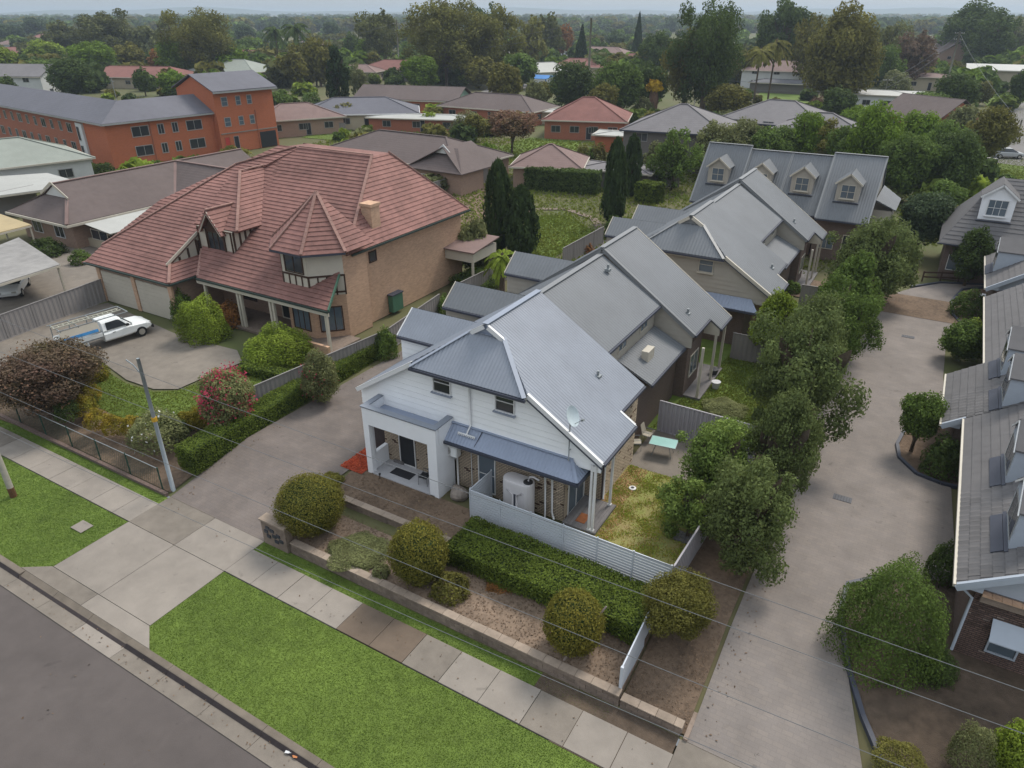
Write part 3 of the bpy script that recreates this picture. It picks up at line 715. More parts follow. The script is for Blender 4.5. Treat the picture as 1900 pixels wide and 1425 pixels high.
def gable_unit(root, du, dv, roofm, capm, boardm, trimm, pitch, single=True, detail=True):
    T = lambda u, v, z: Vector((u + du, v + dv, z))
    zr, sl, U0 = 8.75, .64, -15.5
    zp = lambda u: zr - sl * abs(u - U0)
    # roof
    m = MB()
    rects = [[(-15.5, 26.0), (-9.75, 26.0), (-9.75, 28.9), (-15.5, 28.9)], [(-15.5, 24.2), (-9.0, 24.2), (-9.0, 26.0), (-15.5, 26.0)], [(-14.65, 24.2), (-12.55, 22.5), (-9.0, 22.5), (-9.0, 24.2)],
             [(-15.5, 24.2), (-22.0, 24.2), (-22.0, 28.9), (-15.5, 28.9)], [(-16.35, 24.2), (-18.45, 22.5), (-22.0, 22.5), (-22.0, 24.2)]]
    for q in rects: corr(m, [T(u, v, zp(u)) for u, v in q], pitch)
    m.build('roof', roofm, root)
    m = MB(); corr(m, [T(-18.45, 22.3, 6.70), T(-12.55, 22.3, 6.70), T(-14.65, 24.2, 8.2), T(-16.35, 24.2, 8.2)], pitch)
    m.build('hip_roof', roofm, root)
    m = MB(); m.prism([T(-16.3, 24.16, 8.2), T(-14.7, 24.16, 8.2), T(-15.5, 24.16, 8.72)], (0, .1, 0)); m.build('gablet', steel_dark if detail else capm, root)
    m = MB()
    for s_ in (-1, 1):
        c = -15.5; m.beam(T(c + s_ * 2.95, 22.28, 6.75), T(c + s_ * .85, 24.18, 8.26), .2, .03)
    m.beam(T(-16.3, 24.17, 8.25), T(-14.7, 24.17, 8.25), .16, .03)
    m.build('hip_capping', capm, root)
    m = MB(); m.beam(T(-15.5, 24.0, zr + .06), T(-15.5, 28.9, zr + .06), .3, .03); m.build('ridge_capping', capm, root)
    for s_ in (-1, 1):
        for (a, b, va, vb) in ((.1, .95, 24.04, 24.1), (3.0, 6.5, 22.46, 22.46)):
            m = MB(); ua, ub = U0 + s_ * a, U0 + s_ * b
            m.beam(T(ua, va, zp(ua) - .06), T(ub, vb, zp(ub) - .06), .05, .2, up=(0, 0, 1)); m.beam(T(ua, va + .04, zp(ua) + .05), T(ub, vb + .04, zp(ub) + .05), .14, .025)
            m.build('bargeboard', trimm, root)
    m = MB(); m.beam(T(U0 + 3.0, 22.42, zp(U0 + 3) - .21), T(U0 + 6.52, 22.42, zp(U0 + 6.5) - .21), .05, .05); m.build('barge_trim', fascia_dark, root)
    gutter(root, T(-18.5, 22.26, 6.62), T(-12.5, 22.26, 6.62))
    gutter(root, T(-8.94, 22.5, zp(-9.0) - .06), T(-8.94, 26.02, zp(-9.0) - .06)); gutter(root, T(-9.69, 26.05, zp(-9.75) - .06), T(-9.69, 28.9, zp(-9.75) - .06))
    m = MB(); m.beam(T(-9.75, 26.02, zp(-9.75) - .06), T(-9.0, 26.02, zp(-9.0) - .06), .05, .18); m.beam(T(-9.75, 26.02, zp(-9.75) + .05), T(-9.0, 26.02, zp(-9.) + .05), .13, .025); m.build('bargeboard', trimm, root)
    # fascia white under the gutters
    m = MB(); m.beam(T(-18.45, 22.36, 6.56), T(-12.55, 22.36, 6.56), .04, .2); m.build('fascia', trimm, root)
    # front boards
    poly = [(-21.95, 3.7), (-9.15, 3.95), (-9.15, zp(-9.15) - .16), (-12.5, 6.66), (-18.5, 6.66), (-21.95, zp(-21.95) - .16)]
    boards(root, T(0, 22.74, 0), (1, 0, 0), (0, -1, 0), poly, boardm, .295, single=single)
    win = []
    for c in ((-17.02, 6.0), (-13.72, 5.96)):
        window(root, T(c[0], 22.715, c[1]), (1, 0, 0), (0, -1, 0), .98, .86, white_trim if detail else trimm, glass_dark if detail else glass_blue, ((), (.62,)), .045, depth=.07, sill=steel_cap if detail else trimm)
    return T, zp

def left_wing(root, du, dv, roofm, boardm, trimm, pitch, u0=-22.15, single=True, v0=26.05):
    T = lambda u, v, z: Vector((u + du, v + dv, z)); d = v0 - 26.05
    T2 = lambda u, v, z: T(u, v + d, z)
    m = MB(); corr(m, [T2(u0, 26.0, 6.0), T2(-16.5, 26.0, 6.0), T2(-16.5, 27.4, 7.05), T2(u0, 27.4, 7.05)], pitch)
    corr(m, [T2(u0, 27.4, 7.05), T2(-16.5, 27.4, 7.05), T2(-16.5, 28.8, 6.0), T2(u0, 28.8, 6.0)], pitch); m.build('wing_roof', roofm, root)
    boards(root, T2(0, 26.14, 0), (1, 0, 0), (0, -1, 0), [(u0 + .1, 3.0), (-17.5, 3.0), (-17.5, 5.95), (u0 + .1, 5.95)], boardm, .295, single=single)
    m = MB(); m.prism([T2(u0 + .08, 26.14, .8), T2(u0 + .08, 28.7, .8), T2(u0 + .08, 28.7, 5.95), T2(u0 + .08, 27.4, 6.95), T2(u0 + .08, 26.14, 5.95)], (.1, 0, 0)); m.build('end_wall', boardm, root)
    gutter(root, T2(u0, 25.95, 5.94), T2(-18., 25.95, 5.94))
    m = MB(); m.beam(T2(u0 - .02, 26.0, 6.0), T2(u0 - .02, 27.4, 7.05), .05, .16); m.build('bargeboard', trimm, root)

# --- the townhouse in front
A = thing('townhouse', 'white weatherboard and brick townhouse with blue grey ribbed roof and satellite dish, nearest the street', 'house', (-15.5, 26, .8))
T, zp = gable_unit(A, 0, 0, steel_blue, steel_cap, white_paint, white_trim, .17)
left_wing(A, 0, 0, steel_blue, white_paint, white_trim, .17)
m = MB(); m.prism([(-22, 22.8, .8), (-10.1, 22.8, .8), (-10.1, 22.86, .8), (-22, 22.86, .8)], (0, 0, .01)); m.build('damp_course', mortar, A)
m = MB(); m.box(-21.9, -10.95, 23.1, 28.8, .8, 4.0); m.build('inner_wall', mortar, A)       # the solid inside behind the brick skins
m = MB(); m.prism([(-21.7, 28.75, 3.9), (-10.0, 28.75, 3.9), (-10.0, 28.75, zp(-10) - .1), (-15.5, 28.75, 8.6), (-21.7, 28.75, zp(-21.7) - .1)], (0, .1, 0)); m.build('rear_gable', white_paint, A)
zb, zt_ = .8, 3.86
bricks((-16.45, 22.74, 0), (1, 0, 0), 5.69, zb, zt_, (0, -1, 0), A, openings=((1.27, 2.2, .95, 3.12),), single=240, m1=brick_cream, m2=brick_dark)
bricks((-20.75, 22.76, 0), (1, 0, 0), 4.15, zb, zt_, (0, -1, 0), A, openings=((.92, 1.9, .8, 2.9), (3.05, 3.95, .9, 2.95)), single=40, m1=brick_cream, m2=brick_dark)
bricks((-10.76, 22.74, 0), (0, 1, 0), 2.2, zb, 3.9, (1, 0, 0), A, openings=((.35, 2.05, .85, 2.95),), single=0, m1=brick_cream, m2=brick_dark)
bricks((-10.76, 24.94, 0), (1, 0, 0), .8, zb, 4.3, (0, -1, 0), A, single=20, m1=brick_cream, m2=brick_dark)
bricks((-9.98, 24.94, 0), (0, 1, 0), 3.9, zb, 4.75, (1, 0, 0), A, openings=((1.2, 2.5, 3.3, 4.1),), single=0, m1=brick_cream, m2=brick_dark)
window(A, (-9.99, 26.8, 3.7), (0, 1, 0), (1, 0, 0), 1.3, .8, white_trim, glass_blue, ((.5,), ()), .05)
window(A, (-14.71, 22.72, 2.03), (1, 0, 0), (0, -1, 0), .93, 2.15, white_trim, glass_blue, ((), (.47,)), .045)
window(A, (-10.77, 23.94, 1.9), (0, 1, 0), (1, 0, 0), 1.7, 2.1, white_trim, glass_blue, ((.5,), ()), .06, name='sliding_door')
window(A, (-19.34, 22.74, 1.87), (1, 0, 0), (0, -1, 0), .98, 2.08, white_trim, screen_dark, ((), ()), .045, name='door')
window(A, (-17.25, 22.74, 1.93), (1, 0, 0), (0, -1, 0), .88, 2.05, white_trim, glass_blue, ((), (.8,)), .05)
# awning skirt
m = MB()
corr(m, [(-16.5, 22.0, 3.62), (-9.85, 22.0, 3.62), (-10.5, 22.71, 4.22), (-16.5, 22.71, 4.22)], .17)
corr(m, [(-9.85, 22.0, 3.62), (-9.85, 23.6, 3.62), (-10.5, 23.6, 4.22), (-10.5, 22.71, 4.22)], .17)
aw = m.build('awning_roof', steel_dark, A)
m = MB(); m.beam((-9.87, 21.98, 3.67), (-10.48, 22.69, 4.27), .14, .03); m.beam((-16.5, 22.66, 4.28), (-10.5, 22.66, 4.28), .16, .03); m.build('awning_capping', steel_dark, A)
gutter(A, (-16.5, 21.95, 3.56), (-9.8, 21.95, 3.56)); gutter(A, (-9.8, 21.9, 3.56), (-9.8, 23.6, 3.56))
m = MB(); m.box(-16.5, -9.9, 22.02, 22.7, 3.5, 3.53); m.build('awning_soffit', white_trim, A)
m = MB(); m.beam((-14.95, 22.05, 3.70), (-14.85, 22.7, 4.28), .03, .03); m.build('awning_joint', fascia_dark, A)
# porch box
m = MB(); yF, yB = 21.34, 22.72
m.box(-17.0, -16.5, yF, yF + .25, .3, 3.58); m.build('porch_pier', white_render, A)
m = MB(); m.box(-20.75, -20.42, yF, yF + .25, .3, 3.58); m.build('porch_pier', white_render, A)
m = MB(); m.box(-20.75, -16.5, yF, yF + .22, 3.58, 4.48); m.build('parapet', white_render, A)
m = MB(); m.box(-16.72, -16.5, yF + .252, yB - .02, .3, 4.48); m.build('porch_side_wall', white_render, A)
m = MB(); m.box(-20.75, -20.55, yF + .252, yB, .3, 1.75); m.box(-20.75, -20.55, yF + .252, yB, 3.2, 4.48); m.box(-20.75, -20.55, yF + .252, yF + .5, 1.75, 3.2); m.build('porch_side_wall', white_render, A)
m = MB(); m.box(-20.53, -16.74, yF + .23, yB - .02, 3.95, 4.0); m.build('porch_roof', steel_dark, A)
m = MB(); m.box(-20.53, -16.74, yF + .23, yB - .02, 3.40, 3.45); m.build('porch_ceiling', white_render, A)
m = MB(); m.box(-20.8, -16.45, yF - .05, yF + .28, 4.482, 4.53); m.box(-16.78, -16.45, yF + .282, yB - .05, 4.482, 4.53); m.box(-20.8, -20.5, yF + .282, yB - .05, 4.482, 4.53); m.build('parapet_capping', steel_blue, A)
m = MB(); m.box(-20.76, -16.49, yF - .012, yF - .002, 4.44, 4.475); m.build('drip_edge', fascia_dark, A)
m = MB(); m.box(-20.54, -16.74, yF, yB, .5, .84); m.build('porch_floor', mat('pale tiled porch floor', (.42, .42, .44), .6, .08, 4), A)
# verandah
vd = None
for i in range(11):
    m = MB(); x = -10.73 + i * .14; m.box(x, x + .132, 22.6, 24.86, .86, .93); m.build('deck_board', deck_m, A)
m = MB(); m.box(-10.73, -9.2, 22.56, 22.597, .6, .93); m.box(-9.19, -9.16, 22.56, 24.9, .6, .93); m.build('deck_edge', deck_m, A)
for x, y in ((-9.5, 22.66), (-9.34, 22.66), (-9.42, 24.74)):
    m = MB(); m.box(x - .05, x + .05, y - .05, y + .05, .93, 4.3); m.box(x - .08, x + .08, y - .08, y + .08, .93, 1.0); m.build('verandah_post', white_trim, A)
m = MB(); m.box(-9.55, -9.3, 22.6, 24.9, 4.02, 4.25); m.build('verandah_beam', white_trim, A)
# pipes and fittings fixed to the house
def pipe(parent, pts, r=.04, m_=white_trim, name='downpipe'):
    b = MB(); b.tube(pts, r, 8); return b.build(name, m_, parent, smooth=True)
pipe(A, [(-15.5, 22.32, 6.55), (-15.5, 22.64, 6.35), (-15.5, 22.64, 4.35)], .045)
pipe(A, [(-16.28, 22.62, 2.6), (-16.28, 22.62, .8)], .045); pipe(A, [(-15.52, 22.66, 3.5), (-15.52, 22.66, 1.1), (-15.6, 22.6, 1.0)], .018)
pipe(A, [(-11.62, 22.0, 3.45), (-11.62, 22.55, 3.25), (-11.62, 22.62, 1.0), (-11.45, 22.3, .95)], .05)
pipe(A, [(-11.28, 22.0, 3.45), (-11.28, 22.55, 3.25), (-11.28, 22.62, 1.2), (-11.1, 22.5, .95)], .05)
pipe(A, [(-9.9, 25.1, 4.4), (-9.9, 25.1, .85)], .045)
m = MB(); m.tube([(-15.95, 22.30, 4.06), (-15.05, 22.30, 4.06)], .035, 8); m.tube([(-15.5, 22.64, 4.36), (-15.5, 22.32, 4.08)], .035, 8)
for i in range(10): m.box(-15.93 + i * .095, -15.89 + i * .095, 22.22, 22.28, 4.0, 4.04)
m.build('rain_spreader', white_trim, A)
m = MB(); m.box(-15.8, -15.7, 22.5, 22.66, 6.32, 6.44); m.build('sensor_light', white_trim, A)
m = MB(); m.tube([Vector((-11.3, 26.9, zp(-11.3))), Vector((-11.3, 26.9, zp(-11.3) + .28))], .06, 10); m.box(-11.45, -11.15, 26.75, 27.05, zp(-11.3) - .06, zp(-11.3) + .06); m.build('vent_pipe', grey_metal, A)
m = MB(); m.box(-20.2, -19.6, 22.6, 22.7, .84, .98); m.build('door_step', deck_m, A)

# --- things standing at the townhouse
t = thing('satellite_dish', 'grey satellite dish on a pole above the front awning', 'satellite dish', (-10.55, 22.5, 4.2))
m = MB(); m.tube([(-10.55, 22.55, 4.2), (-10.55, 22.55, 6.2)], .028, 8); m.tube([(-10.55, 22.6, 4.7), (-10.55, 22.72, 4.7)], .02, 6); m.build('mast', grey_metal, t, smooth=True)
dc = Vector((-10.45, 22.42, 6.45)); dn = Vector((.85, -.12, .42)).normalized(); da = dn.cross(Vector((0, 0, 1))).normalized(); db = da.cross(dn)
m = MB(); rings = []
for side, off in ((0, 0), (1, .012)):
    for k_ in range(6):
        r = .42 * k_ / 5 + .001; rings.append([(dc + da * r * math.cos(q) * .9 + db * r * math.sin(q) * 1.05 + dn * (.55 * r * r + off * (1 if side else 0) * -1)) for q in [2 * math.pi * j / 24 for j in range(24)]])
for ri in (list(range(5)) + list(range(6, 11))):
    for j in range(24): m.face([rings[ri][j], rings[ri][(j + 1) % 24], rings[ri + 1][(j + 1) % 24], rings[ri + 1][j]])
for j in range(24): m.face([rings[5][j], rings[5][(j + 1) % 24], rings[11][(j + 1) % 24], rings[11][j]])
m.build('reflector', mat('dish grey', (.46, .53, .56), .5, .08, 6), t, smooth=True)
m = MB(); tip = dc + dn * .5 - db * .22; m.tube([dc - db * .34, tip], .014, 6); m.tube([dc - dn * .02, dc - dn * .02 - Vector((.02, -.08, .25))], .025, 6); m.build('feed_arm', grey_metal, t)
m = MB(); m.obox(tip, da, .05, dn, .06, db, .04); m.build('receiver', grey_metal, t)

t = thing('air_conditioner', 'white outdoor air conditioner on the brick wall under the awning end', 'air conditioner', (-16.38, 22.4, 2.62))
m = MB(); m.box(-16.88, -16.02, 22.24, 22.56, 2.66, 3.22); m.build('casing', white_trim, t, bevel=.02)
m = MB(); m.lathe((0, 0, 0), [(.23, 0), (.23, .01)], 20); m.v = [(-16.6 + a, 22.235 - c, 2.94 + b) for a, b, c in m.v]; m.build('fan_grille', mat('grille grey', (.35, .34, .33), .6, .3, 60), t)
m = MB(); m.box(-16.34, -16.06, 22.2, 22.238, 2.7, 3.18); m.build('service_panel', white_paint, t)
m = MB(); m.box(-16.8, -16.76, 22.2, 22.72, 2.6, 2.655); m.box(-16.14, -16.1, 22.2, 22.72, 2.6, 2.655); m.build('bracket', grey_metal, t)

def stadium(cx, cy, L, Wd, n=10):
    r = Wd / 2; pts = []
    for i in range(n + 1): q = -math.pi / 2 + math.pi * i / n; pts.append((cx + L / 2 - r + r * math.cos(q), cy + r * math.sin(q)))
    for i in range(n + 1): q = math.pi / 2 + math.pi * i / n; pts.append((cx - L / 2 + r + r * math.cos(q), cy + r * math.sin(q)))
    return pts
t = thing('water_tank', 'slim grey plastic rainwater tank behind the white slat fence', 'water tank', (-12.7, 22.15, .8))
m = MB(); prof = [(1, .8), (1, 2.45), (.985, 2.6), (.94, 2.72), (.86, 2.77)]; i0 = None; ST = stadium(0, 0, 1, 1)
S_ = []
for sc_, z in prof: S_.append([(-12.7 + x, 22.15 + y, z) for x, y in stadium(0, 0, 1.5 * (1 if sc_ > .99 else 1) - (1 - sc_) * .5, .78 - (1 - sc_) * .5)])
for k_ in range(len(S_) - 1):
    for j in range(len(ST)): m.face([S_[k_][j], S_[k_][(j + 1) % len(ST)], S_[k_ + 1][(j + 1) % len(ST)], S_[k_ + 1][j]])
m.face(S_[-1]); m.build('tank_body', tank_m, t, smooth=False)
m = MB(); m.box(-12.74, -12.62, 21.745, 21.757, .85, 2.2); m.build('recess', fascia_dark, t)
for sx in (-1, 1):
    m = MB(); m.tube([(-12.68 + sx * .1, 21.75, .85), (-12.68 + sx * .1, 21.74, 2.15), (-12.68 + sx * .38, 21.74, 2.38)], .05, 8); m.build('moulded_rib', tank_m, t, smooth=True)
m = MB(); m.lathe((-12.22, 22.12, 2.77), [(.21, 0), (.21, .04), (.17, .06)], 20); m.build('lid', black_metal, t, smooth=False)
m = MB(); m.tube([(-12.22, 22.15, 2.84), (-12.15, 22.12, 3.1), (-11.95, 22.1, 3.16), (-11.66, 22.08, 3.1)], .045, 8); m.build('inlet_pipe', tank_m, t, smooth=True)

def slat_fence(name, label, a, b, z0, z1, n, m_, slat=.115, gap=.022, group=None):
    a, b = Vector((*a, 0)), Vector((*b, 0)); t = thing(name, label, 'fence', ((a + b) / 2 + Vector((0, 0, z0))), group=group); d = (b - a).normalized(); nn = Vector((-d.y, d.x, 0))
    for i in range(n + 1):
        p = a.lerp(b, i / n); m = MB(); m.obox(p + Vector((0, 0, (z0 + z1) / 2 + .02)), d, .028, nn, .028, (0, 0, 1), (z1 - z0) / 2 + .03); m.build('fence_post', m_, t)
    for i in range(n):
        p, q = a.lerp(b, i / n) + d * .034, a.lerp(b, (i + 1) / n) - d * .034; m = MB(); z = z0 + .03
        while z < z1 - .03:
            m.obox((p + q) / 2 + Vector((0, 0, z + slat / 2)), d, (q - p).length / 2, nn, .009, (0, 0, 1), slat / 2); z += slat + gap
        m.obox((p + q) / 2 + Vector((0, 0, z1 - .005)), d, (q - p).length / 2, nn, .02, (0, 0, 1), .016)
        m.build('slat_panel', m_, t)
    return t
slat_fence('slat_fence', 'low white horizontal slat fence in front of the brick townhouse and its yard', (-14.5, 20.98), (-5.25, 20.82), .72, 2.25, 6, fence_white)
slat_fence('slat_fence', 'short white slat fence return running back to the brick wall', (-14.5, 21.03), (-14.45, 22.68), .75, 2.28, 1, fence_white)
def steel_fence(name, label, a, b, z0, z1, m_, pl=2.35, rib=.2, dep=.03, zb1=None, group=None):
    a, b = Vector((*a[:2], 0)), Vector((*b[:2], 0)); L = (b - a).length; n = max(1, round(L / pl)); d = (b - a).normalized(); nn = Vector((-d.y, d.x, 0))
    t = thing(name, label, 'fence', (a + b) / 2 + Vector((0, 0, z0)), group=group)
    for i in range(n + 1):
        p = a.lerp(b, i / n); m = MB(); m.obox(p + Vector((0, 0, (z0 + z1) / 2)), d, .03, nn, .03, (0, 0, 1), (z1 - z0) / 2); m.build('fence_post', m_, t)
    for i in range(n):
        p, q = a.lerp(b, i / n) + d * .032, a.lerp(b, (i + 1) / n) - d * .032; l = (q - p).length; m = MB(); k_ = max(2, int(l / rib)); zig = []
        for j in range(k_):
            x0 = l * j / k_; w_ = l / k_
            zig += [(x0, dep), (x0 + w_ * .35, dep), (x0 + w_ * .5, -dep), (x0 + w_ * .85, -dep)]
        zig.append((l, dep))
        for (x0, y0), (x1, y1) in zip(zig[:-1], zig[1:]):
            A0, A1 = p + d * x0 + nn * y0, p + d * x1 + nn * y1
            m.prism([A0 + Vector((0, 0, z0 + .03)), A1 + Vector((0, 0, z0 + .03)), A1 + Vector((0, 0, z1 - .02)), A0 + Vector((0, 0, z1 - .02))], nn * .004)
        for zz in (z0 + .03, z1 - .02): m.obox((p + q) / 2 + Vector((0, 0, zz)), d, l / 2, nn, .035, (0, 0, 1), .025)
        m.build('fence_panel', m_, t)
    return t
steel_fence('ribbed_fence', 'tall taupe ribbed steel fence behind the patio table', (-9.9, 32.25), (-4.75, 32.15), .8, 2.65, fence_taupe, rib=.22, dep=.035)
steel_fence('side_fence', 'steel side fence half hidden under the driveway trees beside the yard', (-5.18, 20.9), (-4.75, 32.1), .78, 2.25, fence_taupe)

def chair(x, y, z, rz, label, group, fabric, metal):
    t = thing('garden_chair', label, 'chair', (x, y, z), rz, group, local=True)
    for sx in (-1, 1):
        m = MB(); m.tube([(sx * .24, .22, 0), (sx * .24, .2, .42), (sx * .24, -.2, .42), (sx * .24, -.24, 0)], .013, 6); m.build('leg_frame', metal, t)
        m = MB(); m.tube([(sx * .24, .2, .42), (sx * .26, .2, .64), (sx * .26, -.2, .62)], .013, 6); m.build('armrest', metal, t)
    m = MB(); m.box(-.23, .23, -.22, .22, .41, .44); m.build('seat', fabric, t)
    m = MB(); m.prism([(-.23, -.2, .44), (.23, -.2, .44), (.2, -.36, .95), (-.2, -.36, .95)], (0, .02, .005)); m.build('backrest', fabric, t); return t
sling = mat('beige sling fabric', (.40, .36, .29), .8, .1, 8)
pc1, pc2, pt_ = at(1180, 832, .82), at(1200, 818, .82), at(1229, 842, .82)
chair(pc1.x, pc1.y, .82, R(-60), 'beige sling garden chair nearest the brick corner', 'patio chairs', sling, grey_metal)
chair(pc2.x, pc2.y, .82, R(-95), 'beige high-backed sling chair beside the glass table', 'patio chairs', sling, grey_metal)
t = thing('glass_table', 'green glass patio table half under the yard tree', 'table', (pt_.x, pt_.y, .82), R(8), local=True)
m = MB(); m.box(-.65, .65, -.42, .42, .70, .712); m.build('tabletop', glassmat('green table glass', (.30, .50, .46), .15), t)
m = MB(); m.box(-.67, .67, -.44, -.42, .69, .72); m.box(-.67, .67, .42, .44, .69, .72); m.box(-.67, -.65, -.42, .42, .69, .72); m.box(.65, .67, -.42, .42, .69, .72); m.build('table_rim', grey_metal, t)
for sx in (-1, 1):
    for sy in (-1, 1): m = MB(); m.tube([(sx * .3, sy * .2, .69), (sx * .5, sy * .34, 0)], .015, 6); m.build('leg', grey_metal, t)
blk = mat('black wicker', (.03, .03, .034), .7, .3, 30)
chair(-17.75, 21.95, .85, R(100), 'black chair standing in the white front porch', None, blk, black_metal)
t = thing('porch_table', 'small round black table in the porch corner', 'table', (-17.5, 22.35, .85), 0, local=True)
m = MB(); m.lathe((0, 0, .62), [(.28, 0), (.28, .03)], 20); m.build('tabletop', blk, t); m = MB(); m.tube([(0, 0, .03), (0, 0, .62)], .02, 6); m.lathe((0, 0, 0), [(.2, 0), (.05, .03)], 12); m.build('pedestal', black_metal, t)
m = MB(); m.box(-19.75, -18.55, 21.75, 22.3, .842, .856); tag(m.build('doormat', mat('charcoal mat', (.03, .03, .035), .95, .2, 20)), 'charcoal rectangular doormat inside the white porch', 'doormat')
m = MB(); m.obox((-10.05, 23.25, .938), (1, 0, 0), .22, (0, 1, 0), .33, (0, 0, 1), .008); tag(m.build('doormat', mat('coir mat', (.27, .10, .04), .95, .3, 30)), 'orange brown coir doormat on the verandah deck', 'doormat')
def rock(name, label, x, y, z, rx, ry, rz, m_, seed):
    r = random.Random(seed); mb = MB(); n, k_ = 14, 8; rows = []
    ph = [r.uniform(0, 6) for _ in range(6)]
    for i in range(k_ + 1):
        a = math.pi * i / k_; row = []
        for j in range(n):
            b = 2 * math.pi * j / n; q = 1 + .09 * math.sin(2 * b + ph[0] + 2 * a) + .07 * math.sin(3 * b + ph[1]) * math.sin(2 * a + ph[2]) + r.uniform(-.02, .02)
            row.append((x + rx * q * math.sin(a) * math.cos(b), y + ry * q * math.sin(a) * math.sin(b), z + rz * q * math.cos(a)))
        rows.append(row)
    for i in range(k_):
        for j in range(n): mb.face([rows[i + 1][j], rows[i + 1][(j + 1) % n], rows[i][(j + 1) % n], rows[i][j]])
    return tag(mb.build(name, m_, smooth=True), label, 'rock')
rock('boulder', 'rounded sandstone boulder beside the white porch pier', -15.75, 21.9, 1.0, .5, .38, .38, mat('boulder stone', (.27, .23, .20), .9, .3, 6, .8, 30), 3)
t = thing('floor_waste', 'round white drain cap with dark hole in the lawn', 'drain cap', (-9.05, 26.6, .81))
m = MB(); m.lathe((-9.05, 26.6, .8), [(.17, 0), (.17, .06), (.09, .07)], 20); m.build('cap', white_trim, t); m = MB(); m.lathe((-9.05, 26.6, .872), [(.085, 0), (.085, .004)], 16); m.build('opening', black_metal, t)
t = thing('drain_grate', 'square grey drain grate at the yard edge under the shrub', 'drain grate', (-5.85, 24.4, .81))
m = MB(); m.box(-6.2, -5.5, 24.05, 24.75, .80, .84); m.build('grate_frame', mat('dark drain', (.10, .10, .11), .8, .2, 8), t)
for i in range(3):
    for j in range(3): m = MB(); m.box(-6.17 + i * .225, -5.97 + i * .225, 24.08 + j * .225, 24.28 + j * .225, .841, .855); m.build('grate_tile', deck_m, t)
t = thing('garden_hose_tap', 'small black garden spike light at the porch edge', 'garden light', (-19.9, 21.28, .8)); m = MB(); m.tube([(-19.9, 21.2, .7), (-19.9, 21.2, 1.0)], .02, 6); m.build('stake', black_metal, t); m = MB(); m.lathe((-19.9, 21.2, 1.0), [(.05, 0), (.06, .08), (.02, .11)], 10); m.build('lamp_head', black_metal, t)
# ================================================================= ROW BEHIND
def brick_box(parent, x0, x1, y0, y1, z0, z1, m, name='wall'):
    b = MB(); b.box(x0, x1, y0, y1, z0, z1); return b.build(name, m, parent)
def dormer(root, c, n, w, h, rise, slope, roofm, wallm, trimm, pitch=None, glass=None, tile=False, bars=((.5,), (.5,)), over=.18, winw=.62, winh=.62, slim=False):
    """gabled dormer: c = centre bottom of its face, n = outward horizontal direction, slope = the roof's rise over run behind it"""
    c, n = Vector(c), Vector(n).normalized(); a = Vector((-n.y, n.x, 0)); up = Vector((0, 0, 1))
    d = h / slope + .1; dr = (h + rise) / slope + .15
    m = MB(); m.prism([c - a * w / 2, c + a * w / 2, c + a * w / 2 + up * h, c + up * (h + rise), c - a * w / 2 + up * h], -n * .1)
    for s_ in (-1, 1): m.prism([c + a * s_ * w / 2 - n * .1, c + a * s_ * w / 2 + up * h - n * .1, c + a * s_ * w / 2 + up * h - n * d], -a * s_ * .08)
    f = m.build('dormer', wallm, root)
    m = MB()
    for s_ in (-1, 1):
        e = w / 2 + over; zl = h - over * rise / (w / 2)
        P = [c + n * over + a * s_ * e + up * zl, c + n * over + up * (h + rise), c - n * dr + up * (h + rise), c - n * (zl / slope + .05) + a * s_ * e + up * zl]
        if pitch: corr(m, P, pitch, .012)
        else: m.prism([p for p in P], up * .07)
    m.build('dormer_roof', roofm, f)
    m = MB()
    for s_ in (-1, 1): m.beam(c + n * (over + .02) + a * s_ * (w / 2 + over) + up * (h - over * rise / (w / 2) - .05), c + n * (over + .02) + up * (h + rise - .05), .04, .07 if slim else .14)
    m.build('bargeboard', trimm, f)
    window(f if False else root, c + up * (h * .52), a, n, w * winw, h * winh + .15, alu_grey if slim else trimm, glass or glass_blue, bars, .04 if slim else .05, name='dormer_window', sill=None if slim else trimm, depth=.03 if slim else .05)
    m = MB()
    if not slim: m.obox(c + n * .12 - up * .02, a, w / 2 + .1, n, .12, up, .03); m.build('apron_flashing', fascia_dark, f)

